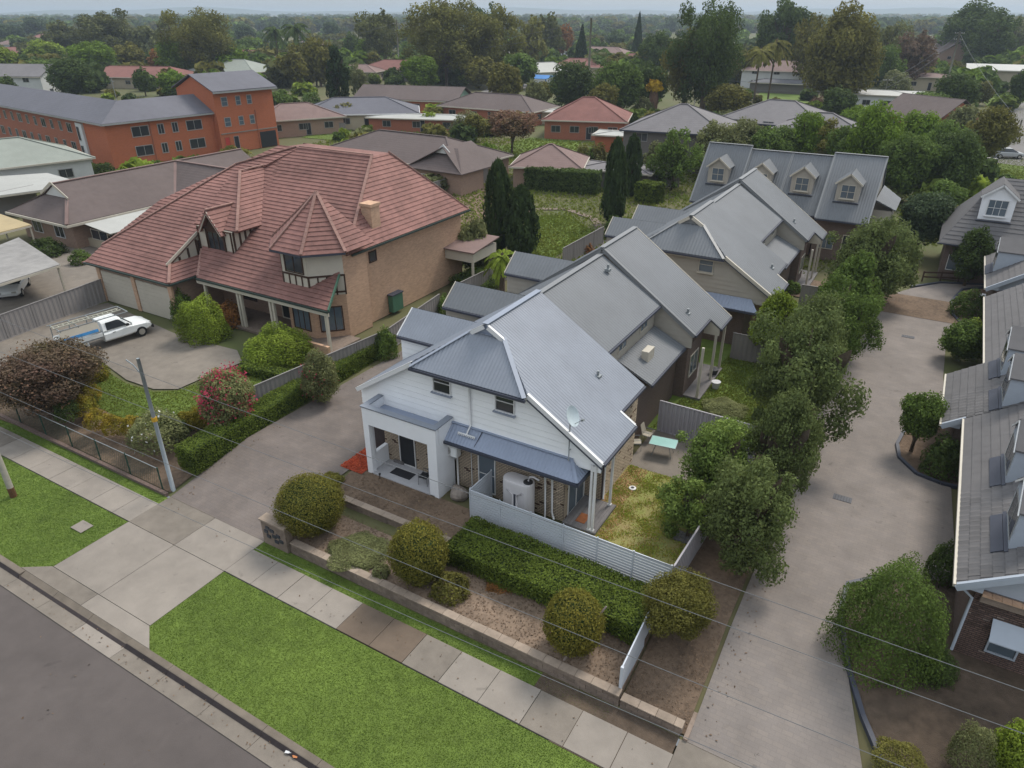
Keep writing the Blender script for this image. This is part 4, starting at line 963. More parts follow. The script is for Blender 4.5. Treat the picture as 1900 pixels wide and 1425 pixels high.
def stepped_unit(root, du, dv, roofm, capm, boardm, trimm, pitch, detail=True):
    T = lambda u, v, z: Vector((u + du, v + dv, z)); U0 = -15.5
    z1 = lambda u: 8.6 - .64 * abs(u - U0); z2 = lambda u: 8.95 - .70 * abs(u - U0)
    m = MB()
    corr(m, [T(-15.5, 28.95, z1(-15.5)), T(-11.8, 28.95, z1(-11.8)), T(-11.8, 36.35, z1(-11.8)), T(-15.5, 36.35, z1(-15.5))], pitch)
    corr(m, [T(-15.5, 28.95, z1(-15.5)), T(-22, 28.95, z1(-22)), T(-22, 36.35, z1(-22)), T(-15.5, 36.35, z1(-15.5))], pitch); m.build('roof', roofm, root)
    m = MB()
    corr(m, [T(-15.5, 36.4, z2(-15.5)), T(-9.65, 36.4, z2(-9.65)), T(-9.65, 39.2, z2(-9.65)), T(-15.5, 39.2, z2(-15.5))], pitch)
    corr(m, [T(-15.5, 39.2, z2(-15.5)), T(-8.95, 39.2, z2(-8.95)), T(-8.95, 41.4, z2(-8.95)), T(-15.5, 41.4, z2(-15.5))], pitch)
    corr(m, [T(-15.5, 36.4, z2(-15.5)), T(-22, 36.4, z2(-22)), T(-22, 41.4, z2(-22)), T(-15.5, 41.4, z2(-15.5))], pitch); m.build('roof', roofm, root)
    m = MB(); m.beam(T(-15.5, 28.95, 8.66), T(-15.5, 36.35, 8.66), .3, .03); m.beam(T(-15.5, 36.36, 9.01), T(-15.5, 41.4, 9.01), .3, .03); m.build('ridge_capping', capm, root)
    for s_ in (-1, 1):
        m = MB(); e = -9.65 if s_ > 0 else -22; m.beam(T(-15.5, 36.37, 8.9), T(e, 36.37, z2(e) - .05), .05, .22); m.beam(T(-15.5, 36.4, 9.0), T(e, 36.4, z2(e) + .05), .16, .025); m.build('bargeboard', capm, root)
    m = MB(); m.beam(T(-15.5, 41.42, 8.9), T(-8.95, 41.42, z2(-8.95) - .05), .05, .22); m.build('bargeboard', trimm, root)
    gutter(root, T(-11.74, 28.95, z1(-11.8) - .06), T(-11.74, 36.3, z1(-11.8) - .06)); gutter(root, T(-9.6, 36.4, z2(-9.65) - .06), T(-9.6, 39.2, z2(-9.65) - .06)); gutter(root, T(-8.9, 39.2, z2(-8.95) - .06), T(-8.9, 41.4, z2(-8.95) - .06))
    # upper wall band with windows, above a lean-to roof
    boards(root, T(-12.05, 0, 0), (0, 1, 0), (1, 0, 0), [(29.1 , 4.8), (36.3, 4.8), (36.3, 6.35), (29.1, 6.35)], boardm, .3, single=False)
    for v in (31.6, 34.6): window(root, T(-12.03, v, 5.75), (0, 1, 0), (1, 0, 0), 1.1, .8, trimm, glass_blue, ((.5,), ()), .05)
    m = MB(); corr(m, [T(-12.0, 31.0, 4.95), T(-10.1, 31.0, 4.05), T(-10.1, 36.35, 4.05), T(-12.0, 36.35, 4.95)], pitch); m.build('lean_to_roof', roofm, root)
    gutter(root, T(-10.05, 31.0, 4.0), T(-10.05, 36.3, 4.0))
    brick_box(root, -22 + du, -10.5 + du, 29.0 + dv, 36.3 + dv, .8, 3.98, brick_brown_w)
    brick_box(root, -21.9 + du, -12.06 + du - .12, 29.02 + dv, 36.28 + dv, 3.98, 4.7, boardm, 'upper_wall')
    m = MB(); m.prism([T(-21.9, 36.5, 4.3), T(-10.2, 36.5, 4.3), T(-10.2, 36.5, z2(-10.2) - .12), T(-15.5, 36.5, 8.75), T(-21.9, 36.5, z2(-21.9) - .12)], (0, 4.7, 0)); m.build('upper_wall', boardm, root)
    boards(root, T(0, 36.5, 0), (1, 0, 0), (0, -1, 0), [(-14, 4.0), (-9.8, 4.0), (-9.8, z2(-9.8) - .14), (-14, z2(-14) - .14)], boardm, .3, single=False)
    brick_box(root, -15 + du, -9.95 + du, 36.52 + dv, 39.2 + dv, .8, 4.0, brick_brown_w); brick_box(root, -15 + du, -10.9 + du, 39.2 + dv, 41.3 + dv, .8, 4.3, brick_mid_w)
    window(root, T(-11.3, 36.5, 2.6), (1, 0, 0), (0, -1, 0), .7, 1.7, trimm, cream_trim, ((), ()), .04, name='door')
    window(root, T(-9.94, 37.9, 2.5), (0, 1, 0), (1, 0, 0), 1.5, 1.4, trimm, glass_blue, ((.5,), ()), .05)
    for v in (36.7, 39.3, 41.2):
        m = MB(); p = T(-9.15, v, 0); m.box(p.x - .07, p.x + .07, p.y - .07, p.y + .07, .8, 4.1); m.build('verandah_post', trimm, root)
    m = MB(); m.prism([T(-9.9, 39.22, 3.9), T(-8.98, 39.22, 3.9), T(-8.98, 39.22, z2(-8.98) - .1), T(-9.9, 39.22, z2(-9.9) - .1)], (0, .06, 0)); m.build('fascia_board', trimm, root)
    brick_box(root, -10.7 + du, -8.95 + du, 36.6 + dv, 41.3 + dv, .8, .94, deck_m, 'verandah_floor')

B = thing('townhouse', 'grey roofed townhouse with stepped ridge directly behind the white weatherboard one', 'house', (-15.5, 35, .8))
stepped_unit(B, 0, 0, steel_grey, steel_grey_cap, cream_board, cream_trim, .22)
for d in (4.5, 11.3): left_wing(B, 0, 0, steel_grey, cream_board, cream_trim, .22, single=False, v0=26.05 + d, u0=-22.5)
m = MB(); p = Vector((-11.1, 33.0, 4.75)); m.obox(p, (0, 1, 0), .45, (1, 0, 0), .2, (0, 0, 1), .32)
o = m.build('air_conditioner', cream_trim, bevel=.02); tag(o, 'cream air conditioner box on the low roof of the second townhouse', 'air conditioner')
Cc = thing('townhouse', 'cream weatherboard townhouse with hipped gable roof third from the street', 'house', (-13.65, 48.6, .8))
def plain_front(root, du, dv):
    gable_unit(root, du, dv, steel_grey, steel_grey_cap, cream_board, cream_trim, .22, single=False, detail=False)
    left_wing(root, du, dv, steel_grey, cream_board, cream_trim, .22, single=False, u0=-22.4)
    T = lambda u, v, z: Vector((u + du, v + dv, z))
    m = MB(); corr(m, [T(-17, 22.0, 3.62), T(-9.85, 22.0, 3.62), T(-10.5, 22.71, 4.22), T(-17, 22.71, 4.22)], .22); m.build('awning_roof', steel_dark, root)
    gutter(root, T(-17, 21.95, 3.56), T(-9.8, 21.95, 3.56))
    brick_box(root, -21.8 + du, -10.8 + du, 22.78 + dv, 28.85 + dv, .8, 3.9, brick_brown_w); brick_box(root, -10.8 + du, -10. + du, 24.94 + dv, 28.85 + dv, .8, 4.6, brick_tan_w)
    m = MB(); m.prism([T(-21.7, 28.75, 3.9), T(-10.0, 28.75, 3.9), T(-10.0, 28.75, 5.1), T(-15.5, 28.75, 8.6), T(-21.7, 28.75, 4.7)], (0, .1, 0)); m.build('rear_gable', cream_board, root)
    window(root, T(-14.7, 22.76, 2.2), (1, 0, 0), (0, -1, 0), .95, 1.9, cream_trim, glass_blue, ((), (.5,)), .05)
    window(root, T(-12.6, 22.76, 2.4), (1, 0, 0), (0, -1, 0), 1.4, 1.3, cream_trim, glass_blue, ((.5,), ()), .05)
    for v in (22.66, 24.74):
        m = MB(); p = T(-9.42, v, 0); m.box(p.x - .12, p.x + .12, p.y - .1, p.y + .1, .8, 4.2); m.build('verandah_post', cream_trim, root)
plain_front(Cc, 1.85, 22.65)
D_ = thing('townhouse', 'grey roofed stepped townhouse at the far end of the row before the dormer block', 'house', (-13.65, 57.6, .8))
stepped_unit(D_, 1.85, 22.65, steel_grey, steel_grey_cap, cream_board, cream_trim, .22)
left_wing(D_, 1.85, 22.65, steel_grey, cream_board, cream_trim, .22, single=False, v0=26.05 + 4.5)
steel_fence('yard_fence', 'pale steel fence between the second and third townhouse yards', (-9.0, 43.3), (-4.4, 43.4), .8, 2.6, fence_grey, rib=.3, dep=.012)
steel_fence('yard_fence', 'pale steel fence at the far end of the townhouse yards', (-7.0, 55.0), (-2.9, 55.2), .8, 2.6, fence_grey, rib=.3, dep=.012)
steel_fence('yard_fence', 'brown panel fence beside the third townhouse patio', (-8.0, 48.5), (-3.2, 49.2), .8, 2.5, fence_taupe, rib=.3, dep=.012)

# block of four dormered townhouses across the end of the lane
ub = [-20.3, -16.1, -12.3, -8.7, -4.3]
for i, lab in enumerate(('dormered grey roof townhouse at the left end of the far block', 'second dormered townhouse of the far block, its dormer behind the row roofs', 'third dormered townhouse of the far block, between two roof steps', 'large dormered townhouse at the right end of the far block')):
    u0, u1 = ub[i], ub[i + 1]; up_ = .3 if i in (0, 3) else 0.; ve = 67.6 if i == 3 else 68.3; s_ = 1.0
    t = thing('dormer_townhouse', lab, 'house', ((u0 + u1) / 2, 73, .8), group='townhouses of the far dormer block')
    zr = 9.1 + up_; vr = 72.9; sl = (zr - 4.6) / (vr - ve)
    m = MB(); corr(m, [(u0, ve, 4.6), (u1, ve, 4.6), (u1, vr, zr), (u0, vr, zr)], .22); corr(m, [(u0, 78, 4.6), (u1, 78, 4.6), (u1, vr, zr), (u0, vr, zr)], .22); m.build('roof', steel_grey, t)
    m = MB(); m.beam((u0, vr, zr + .05), (u1, vr, zr + .05), .3, .03)
    for u in (u0 + .04, u1 - .04): m.beam((u, ve, 4.66), (u, vr, zr + .06), .14, .04)
    m.build('ridge_capping', steel_grey_cap, t); gutter(t, (u0, ve - .05, 4.54), (u1, ve - .05, 4.54))
    brick_box(t, u0 + .1, u1 - .1, ve + .7, 77.6, .8, 4.5, brick_brown_w)
    for uu in (u0 + .12, u1 - .22):
        m = MB(); m.prism([(uu, ve + .5, 4.5), (uu, 77.6, 4.5), (uu, vr, zr - .15)], (.1, 0, 0)); m.build('gable_wall', cream_board, t)
    vc = ve + 1.5; dormer(t, ((u0 + u1) / 2 - .1, vc, 4.6 + sl * (vc - ve)), (0, -1, 0), 1.9, 1.7, .75, sl, steel_grey, cream_board, cream_trim, pitch=.22)
    window(t, ((u0 + u1) / 2 + .8, ve + .69, 2.2), (1, 0, 0), (0, -1, 0), .9, 2.2, cream_trim, screen_dark, ((), ()), .06, name='door'); window(t, ((u0 + u1) / 2 - .9, ve + .69, 2.5), (1, 0, 0), (0, -1, 0), 1.2, 1.3, cream_trim, glass_blue, ((.5,), ()), .05)
    if i == 3:
        m = MB(); corr(m, [(-4.3, 69.6, 6.3), (-2.6, 70.4, 5.4), (-2.6, 75.6, 5.4), (-4.3, 76.4, 6.3)], .22); m.build('side_roof', steel_grey, t)
        brick_box(t, -4.4, -2.9, 70.4, 75.6, .8, 5.3, cream_board, 'side_wall'); window(t, (-2.88, 72.0, 4.2), (0, 1, 0), (1, 0, 0), 1, 1.2, cream_trim, glass_blue, ((), (.5,)), .05)

# ================================================================= TILED ROW AT THE RIGHT
steelw = mat('pale blue dormer boards', (.38, .42, .48), .6, .05, 3)
def tiled_unit(name_label, u_e, v0, v1, sl, run, single, dorm, gable=None, z_e=3.8, join=None):
    t = thing('tiled_townhouse', name_label, 'house', (u_e + 3, (v0 + v1) / 2, .8)); ur = u_e + run; zr = z_e + sl * run
    tiled([(u_e, v0, z_e), (u_e, v1, z_e), (ur, v1, zr), (ur, v0, zr)], t, tile_grey, .33, .36, .03, single=single)
    m = MB(); m.prism([(ur, v0, zr), (ur, v1, zr), (ur + run, v1, z_e), (ur + run, v0, z_e)], (0, 0, .04)); m.build('rear_roof', tile_grey, t)
    gutter(t, (u_e - .05, v0, z_e - .05), (u_e - .05, v1, z_e - .05), cream_trim)
    ub_ = ur if join is None else join; zb_ = z_e + sl * (ub_ - u_e)
    m = MB(); m.beam((u_e, v0, z_e + .02), (ub_, v0, zb_ + .02), .12, .09); m.beam((u_e, v0 - .04, z_e - .12), (ub_, v0 - .04, zb_ - .12), .05, .2); m.build('bargeboard', steelw, t)
    m = MB(); m.prism([(u_e + .75, v0 + .35, z_e - .2), (ur + run - .75, v0 + .35, z_e - .2), (ur + run - .75, v0 + .35, z_e + .5 * sl), (ur, v0 + .35, zr - .2), (u_e + .75, v0 + .35, z_e + .6 * sl)], (0, .1, 0)); m.build('gable_wall', steelw, t)
    m = MB(); m.prism([(u_e + .05, v0 + .02, z_e - .05), (u_e + .75, v0 + .02, z_e - .05), (u_e + .75, v0 + .02, z_e + .6 * sl - .1)], (0, .33, 0)); m.build('eave_soffit', steelw, t)
    brick_box(t, u_e + .6, ur + run - .6, v0 + .3, v1 - .1, .8, z_e - .1, brick_brown_w)
    for vb_, nb in dorm:
        dormer(t, (4.95, vb_, z_e + sl * (4.95 - u_e)), (-1, 0, 0), 2.1, 1.55, .75, sl, tile_grey, steelw, white_trim, glass=glass_dark, bars=((.5,), ()), winw=.8, winh=.62, slim=True, over=.08)
        m = MB(); m.obox((4.68, vb_, z_e + sl * (4.68 - u_e) + .07), (0, 1, 0), 1.15, (1, 0, sl), .16, (-sl, 0, 1), .012); m.obox((4.9, vb_, z_e + sl * (4.9 - u_e) + .08), (0, 1, 0), 1.25, (1, 0, sl), .05, (-sl, 0, 1), .015); m.build('apron_flashing', fascia_dark, t)
    return t
tr1 = tiled_unit('grey tiled townhouse nearest the camera on the right edge, two dormers', 3.72, 23.05, 35.75, .7, 4.2, 260, [(25.7, 0), (30.1, 0)])
m = MB(); m.prism([(4.5, 23.2, 3.6), (9, 23.2, 3.6), (9, 23.2, 3.3), (4.5, 23.2, 3.3)], (0, .12, 0)); m.build('brick_capping', sandstone, tr1)
for i in range(16):
    m = MB(); x = 4.5 + i * .28; m.box(x, x + .27, 23.12, 23.34, 3.6, 3.68); m.build('capping_brick', brick_tan_w, tr1)
bricks((4.32, 23.33, 0), (1, 0, 0), 5.5, .8, 3.58, (0, -1, 0), tr1, openings=((.83, 1.73, 1.3, 2.5),), single=200, m1=mat('dark brown brick', (.13, .085, .07), .9, .25, 6., objvar=.3), m2=mat('light brown brick', (.25, .19, .16), .9, .2, 6., objvar=.2))
window(tr1, (5.6, 23.30, 1.9), (1, 0, 0), (0, -1, 0), .9, 1.2, steelw, glass_blue, ((), (.5,)), .06)
m = MB(); m.prism([(5.05, 22.7, 2.2), (6.1, 22.7, 2.2), (6.1, 23.3, 2.7), (5.05, 23.3, 2.7)], (0, 0, .04)); m.build('window_hood', steelw, tr1)
pipe(tr1, [(3.75, 23.3, 3.7), (4.28, 23.3, 3.3), (4.28, 23.25, .9)], .05, steelw)
tr2 = tiled_unit('grey tiled townhouse with a projecting eave, second along the right lane', 2.90, 35.8, 42.0, .7, 5.02, 160, [(37.0, 0), (40.7, 0)], z_e=3.226, join=3.75)
tr3 = tiled_unit('grey tiled townhouse third along the right lane behind the lime bush', 4.55, 42.05, 55.0, .7, 4.4, 40, [])
tr4 = tiled_unit('grey tiled townhouse with blue gable fourth along the right lane', 4.6, 57.0, 65.5, .7, 4.4, 0, [(61.5, 0)])

# house across the lane's end with one dormer
t = thing('tiled_house', 'dark tiled house with a big white dormer beyond the lane end', 'house', (6, 72, .8))
tiled([(1.2, 67.2, 4.0), (12, 67.2, 4.0), (12, 72.4, 8.6), (4.4, 72.4, 8.6)], t, tile_grey, .4, .42, .03)
m = MB(); m.prism([(1.2, 67.2, 4.0), (4.4, 72.4, 8.6), (1.2, 77, 4.0)], (0, 0, .04)); m.prism([(4.4, 72.4, 8.6), (12, 72.4, 8.6), (12, 77, 4.0), (1.2, 77, 4.0)], (0, 0, .04)); m.build('rear_roof', tile_grey, t)
gutter(t, (1.1, 67.1, 3.95), (12, 67.1, 3.95), fascia_dark); brick_box(t, 1.8, 11.5, 67.9, 76.4, .8, 3.95, brick_brown_w)
dormer(t, (4.6, 69.2, 5.75), (0, -1, 0), 2.3, 2.0, .9, .88, tile_grey, white_render, white_trim, glass=glass_blue, bars=((.33, .66), (.5,)), winw=.62, winh=.58)
window(t, (3.0, 67.89, 2.3), (1, 0, 0), (0, -1, 0), 1.6, 1.3, white_trim, glass_blue, ((.5,), ()), .05)

# ================================================================= RED TILED BRICK HOUSE
RH = thing('brick_house', 'large brick house with terracotta tile roof and half timbered gables', 'house', (-43, 37, .8))
zf = lambda v: 3.9 + .565 * (v - 28.6); zv = lambda v: 3.9 + .66 * (v - 30.5)
tl = lambda poly, **k: tiled(poly, RH, tile_red, .3, .34, .045, single=0, **k)
tl([(-54.6, 28.6, zf(28.6)), (-44.7, 28.6, zf(28.6)), (-46.3, 30.2, zf(30.2)), (-54.6, 30.2, zf(30.2))]); tl([(-54.6, 30.2, zf(30.2)), (-46.3, 30.2, zf(30.2)), (-46.3, 34.9, zf(34.9)), (-53.2, 34.9, zf(34.9))])
tl([(-53.2, 34.9, zf(34.9)), (-46.9, 34.9, zf(34.9)), (-47.2, 39.3, zf(39.3)), (-48.8, 39.3, zf(39.3))])
tl([(-48.8, 39.3, zf(39.3)), (-46, 39.3, zf(39.3)), (-44.0, 41.7, zf(41.7)), (-46.2, 41.7, zf(41.7))])
m = MB(); wb = [(-54.6, 28.6), (-54.6, 30.2), (-53.2, 34.9), (-48.8, 39.3), (-46.2, 41.7)]
for (xa, ya), (xb_, yb_) in zip(wb[:-1], wb[1:]): m.prism([(xa, ya, zf(ya)), (xb_, yb_, zf(yb_)), (xb_ - .6, yb_ + 5, 4.2), (xa - .6, ya + 5 if ya > 29 else ya, 3.8)], (.02, 0, -.1))
m.build('west_roof', tile_red, RH)
# skirt roof below the gable, facing the drive
tl([(-44.7, 28.6, 3.9), (-44.7, 31.0, 3.9), (-46.3, 32.6, 4.7), (-46.3, 30.0, 4.7)])
# verandah and main front slope
tl([(-44.2, 30.5, 3.9), (-31.5, 30.5, 3.9), (-32.9, 34.3, zv(34.3)), (-46.2, 32.7, zv(32.7))]) if False else tl([(-44.2, 30.5, 3.9), (-31.6, 30.5, 3.9), (-32.6, 32.8, zv(32.8)), (-46.0, 32.8, zv(32.8))])
tl([(-42.5, 32.8, zv(32.8)), (-32.6, 32.8, zv(32.8)), (-36.6, 41.7, zv(41.7)), (-45.5, 41.7, zv(41.7))])
# east and back slopes
tl([(-32.45, 33.6, 6.55), (-32.45, 48.2, 6.55), (-36.6, 43.6, 11.3), (-36.6, 41.7, 11.3)])
m = MB(); m.prism([(-36.6, 41.7, 11.3), (-36.6, 43.6, 11.3), (-45, 43.6, 11.3), (-45.5, 41.7, 11.3)], (0, 0, -.1)); m.prism([(-32.45, 48.2, 6.55), (-36.6, 43.6, 11.3), (-45.5, 43.6, 11.3), (-54.6, 48.2, 4.5)], (0, 0, -.1)); m.build('north_roof', tile_red, RH)
# projecting upper bay roof
tl([(-42.0, 32.9, 6.95), (-42.0, 35.1, 6.95), (-46.0, 39.7, 10.0), (-46.0, 37.3, 10.0)])
tl([(-42.2, 34.6, zv(34.6)), (-45.5, 41.7, zv(41.7)), (-46.4, 41.7, zv(41.7)), (-46.2, 39.4, zv(39.4))])
tl([(-46.6, 32.9, 6.95), (-42.0, 32.9, 6.95), (-46.0, 37.3, 10.0), (-46.6, 37.3, 10.0)])
m = MB()
def ridge(a, b, mm=tile_red_ridge, step=.38):
    a, b = Vector(a), Vector(b); n = max(1, int((b - a).length / step))
    for i in range(n):
        r = MB(); p, q = a.lerp(b, i / n), a.lerp(b, (i + .97) / n); r.beam(p, q, .2, .08); r.build('ridge_tile', mm, RH)
for a, b in (((-44, 41.75, 11.42), (-36.6, 41.75, 11.42)), ((-36.6, 41.7, 11.4), (-32.5, 33.7, 6.65)), ((-36.6, 43.6, 11.4), (-32.5, 48.1, 6.65)), ((-42.0, 32.9, 7.05), (-46.0, 37.3, 10.1)), ((-46, 37.3, 10.1), (-46, 39.6, 10.15)),
             ((-44.7, 28.6, 4.0), (-46.25, 30.0, 4.75)), ((-54.6, 30.2, 4.9), (-48.8, 39.3, 10.05)), ((-48.8, 39.3, 10.05), (-44.3, 41.7, 11.4)), ((-44.2, 30.6, 4.0), (-45.9, 32.6, 5.25))): ridge(a, b)
for a, b in (((-54.7, 28.5, 3.84), (-44.6, 28.5, 3.84)), ((-44.6, 28.5, 3.84), (-44.6, 31, 3.84)), ((-44.2, 30.4, 3.84), (-31.5, 30.4, 3.84)), ((-32.35, 34, 6.48), (-32.35, 48.2, 6.48))): gutter(RH, a, b, mat('green black gutter', (.03, .045, .04), .5, .1, 3))
m = MB(); m.beam((-31.5, 30.45, 3.95), (-32.5, 32.8, zv(32.8) + .05), .08, .2); m.build('verge_board', mat('green trim', (.06, .13, .09), .5, .1, 3), RH)
m = MB(); m.beam((-44.2, 30.45, 3.65), (-31.5, 30.45, 3.65), .08, .24); m.build('verandah_beam', cream_trim, RH)
# walls
brick_box(RH, -54.1, -45.3, 29.1, 47.6, .8, 3.85, brick_mid_w); brick_box(RH, -45.3, -33.05, 33.2, 47.7, .8, 3.95, brick_mid_w, 'wall')
brick_box(RH, -45.2, -33.04, 34.4, 47.7, 3.95, 6.5, brick_tan_w, 'upper_wall'); brick_box(RH, -33.1, -33.0, 34.4, 47.72, .8, 6.52, brick_tan_w, 'east_wall')
# garage doors with ribs
for u in (-53.6, -49.35):
    m = MB(); m.box(u, u + 3.75, 29.0, 29.06, .8, 3.3); d_ = m.build('garage_door', cream_trim, RH)
    for i in range(8): m = MB(); m.box(u, u + 3.75, 28.98, 29.0, .83 + i * .31, 1.1 + i * .31); m.build('door_panel', cream_trim, d_)
for u in (-53.85, -49.6, -45.35):
    m = MB(); m.box(u - .2, u + .2, 28.92, 29.09, .8, 3.8); m.build('brick_pier', brick_tan_w, RH)
# half timbered gable over the garage
m = MB(); m.prism([(-46.35, 30.1, 4.55), (-46.35, 37, 4.55), (-46.35, 34.9, 7.3)], (-.15, 0, 0)); g_ = m.build('gable_wall', cream_trim, RH)
def slat_(a, b, w=.16, par=None, mm=timber): q = MB(); q.beam(a, b, w, .06); q.build('timber_strip', mm, par or g_)
for v in (30.9, 31.7, 32.5, 33.3): slat_((-46.3, v, 4.6), (-46.3, v, 4.55 + (v - 30.1) * .56), .14)
slat_((-46.3, 30.0, 4.6), (-46.3, 34.9, 4.62), .16); slat_((-46.25, 29.7, 4.6), (-46.25, 34.9, 7.55), .1)
m = MB(); m.beam((-46.2, 29.7, 4.72), (-46.2, 34.9, 7.62), .06, .2); m.beam((-46.2, 34.9, 7.62), (-46.2, 36.4, 6.2), .06, .2); m.build('bargeboard', cream_trim, RH)
# projecting half timbered bay
m = MB(); m.box(-46.2, -42.45, 32.75, 39, 4.9, 6.9); by = m.build('bay_wall', cream_trim, RH)
for u in (-46.1, -45.2, -43.3, -42.55): slat_((u, 32.72, 5.0), (u, 32.72, 6.9), .14, by)
for v in (32.85, 33.4, 33.9, 34.4, 34.9): slat_((-42.42, v, 5.0 + (v - 32.8) * .6), (-42.42, v, 6.9), .14, by)
slat_((-46.1, 32.7, 5.12), (-42.5, 32.7, 5.12), .14, by); slat_((-46.1, 32.7, 6.85), (-42.5, 32.7, 6.85), .14, by); slat_((-42.4, 32.8, 5.2), (-42.4, 35.4, 6.7), .14, by)
window(RH, (-44.25, 32.74, 5.95), (1, 0, 0), (0, -1, 0), 1.7, 1.5, timber, glass_dark, ((.33, .66), ()), .07)
window(RH, (-46.28, 33.0, 5.4), (0, 1, 0), (1, 0, 0), .8, .8, timber, glass_dark, ((.5,), ()), .06)
m = MB(); m.beam((-44.4, 32.4, 8.15), (-43.2, 32.4, 6.6), .05, .2); m.beam((-44.4, 32.4, 8.15), (-45.6, 32.4, 6.6), .05, .2); m.build('bargeboard', cream_trim, RH)
m = MB(); m.prism([(-45.3, 32.7, 6.7), (-43.5, 32.7, 6.7), (-44.4, 32.7, 7.95)], (0, .3, 0)); m.build('small_gable', timber, RH)
tl([(-43.1, 32.35, 6.6), (-43.1, 33.2, 6.6), (-44.4, 35.4, 8.25), (-44.4, 32.35, 8.25)]); tl([(-45.7, 32.35, 6.6), (-44.4, 32.35, 8.25), (-44.4, 35.4, 8.25), (-45.7, 33.2, 6.6)])
ridge((-44.4, 32.4, 8.35), (-44.4, 35.3, 8.35))
# octagonal tower bay
oc = Vector((-35.3, 34.4)); rw, re_ = 3.0, 3.65
ang = [R(-157.5 + 45 * k) for k in range(8)]; W8 = [(oc.x + rw * math.cos(a), oc.y + rw * math.sin(a)) for a in ang]; E8 = [(oc.x + re_ * math.cos(a), oc.y + re_ * math.sin(a)) for a in ang]
m = MB(); m.prism([(x, y, .8) for x, y in W8], (0, 0, 6.2)); m.build('tower_wall', brick_tan_w, RH)
for k in (7, 0, 1, 2):
    a, b = Vector(W8[k]), Vector(W8[(k + 1) % 8]); d = (b - a).normalized(); n = Vector((d.y, -d.x)); m = MB(); m.prism([(*(a + n * .004), 4.0), (*(b + n * .004), 4.0), (*(b + n * .004), 6.98), (*(a + n * .004), 6.98)], (n.x * .02, n.y * .02, 0)); m.build('wall_panel', cream_trim, RH)
for k in (0, 1, 2, 3, 7): tl([(*E8[k], 7.0), (*E8[(k + 1) % 8], 7.0), (oc.x, oc.y, 10.2)])
for k in (0, 1, 2, 3): ridge((*E8[k], 7.1), (oc.x, oc.y, 10.3)); 
for k in (0, 1, 2): gutter(RH, (*E8[k], 6.95), (*E8[k + 1], 6.95), fascia_dark)
for k in (0, 1, 2):
    a, b = Vector(W8[k]), Vector(W8[(k + 1) % 8]); d = (b - a).normalized(); n = Vector((d.y, -d.x)); c = (a + b) / 2 + n * .025
    if k < 2: window(RH, (c.x, c.y, 6.15), (d.x, d.y, 0), (n.x, n.y, 0), 1.7, 1.35, timber, glass_dark, ((.5,), ()), .07)
    q = MB(); q.beam((*(a + n * .04), 5.35), (*(b + n * .04), 5.35), .06, .12); q.beam((*(a + n * .02), 4.2), (*(b + n * .02), 4.2), .06, .12)
    for i in range(5): p = a.lerp(b, i / 4) + n * .02; q.beam((*p, 4.0), (*p, 5.4), .06, .12)
    q.build('timber_strip', timber, RH)
# chimney, downpipe, posts, ground floor openings
ch = MB(); cp = (-33.6, 37.6); ch.box(cp[0] - .45, cp[0] + .45, cp[1] - .45, cp[1] + .45, 6, 8.9); ch.box(cp[0] - .52, cp[0] + .52, cp[1] - .52, cp[1] + .52, 8.9, 9.1); ch.build('chimney', brick_tan_w, RH)
pipe(RH, [(-32.95, 35.0, 6.4), (-32.92, 35.0, .9)], .07, mat('green black gutter', (0, 0, 0)))
for u in (-43.6, -40.2, -39.9, -37.0, -36.7, -31.9):
    m = MB(); m.box(u - .09, u + .09, 30.5, 30.68, .8, 3.6); m.build('verandah_post', cream_trim, RH)
brick_box(RH, -44.4, -31.6, 30.3, 33.2, .8, .98, sandstone, 'verandah_floor'); brick_box(RH, -36.4, -31.6, 30.1, 30.3, .8, 1.5, brick_tan_w, 'low_wall')
window(RH, (-38.4, 33.18, 2.1), (1, 0, 0), (0, -1, 0), 1.1, 2.2, cream_trim, screen_dark, ((), ()), .07, name='door')
for u in (-34.0,): window(RH, (u, 33.18, 2.3), (1, 0, 0), (0, -1, 0), 1.6, 1.6, timber, glass_blue, ((.33, .66), ()), .07)
for k in (1, 2):
    a, b = Vector(W8[k]), Vector(W8[(k + 1) % 8]); c = (a + b) / 2; d = (b - a).normalized(); n = Vector((d.y, -d.x)); window(RH, (c.x, c.y, 2.3), (d.x, d.y, 0), (n.x, n.y, 0), 1.6, 1.8, timber, glass_blue, ((.33, .66), ()), .07)
window(RH, (-42.2, 33.18, 2.4), (1, 0, 0), (0, -1, 0), 1.4, 1.4, timber, glass_dark, ((.5,), ()), .07)
window(RH, (-32.98, 36.7, 5.6), (0, 1, 0), (1, 0, 0), .8, .8, timber, glass_dark, ((), ()), .06)
t = thing('meter_box', 'green cabinet on the east brick wall of the red roofed house', 'cabinet', (-32.7, 38.5, .8)); m = MB(); m.box(-32.95, -32.5, 37.9, 39.1, 1.0, 2.3); m.build('cabinet_body', mat('cabinet green', (.06, .14, .09), .6, .1, 3), t, bevel=.03); m = MB(); m.box(-32.97, -32.45, 37.85, 39.15, 2.3, 2.38); m.build('lid', fascia_dark, t)
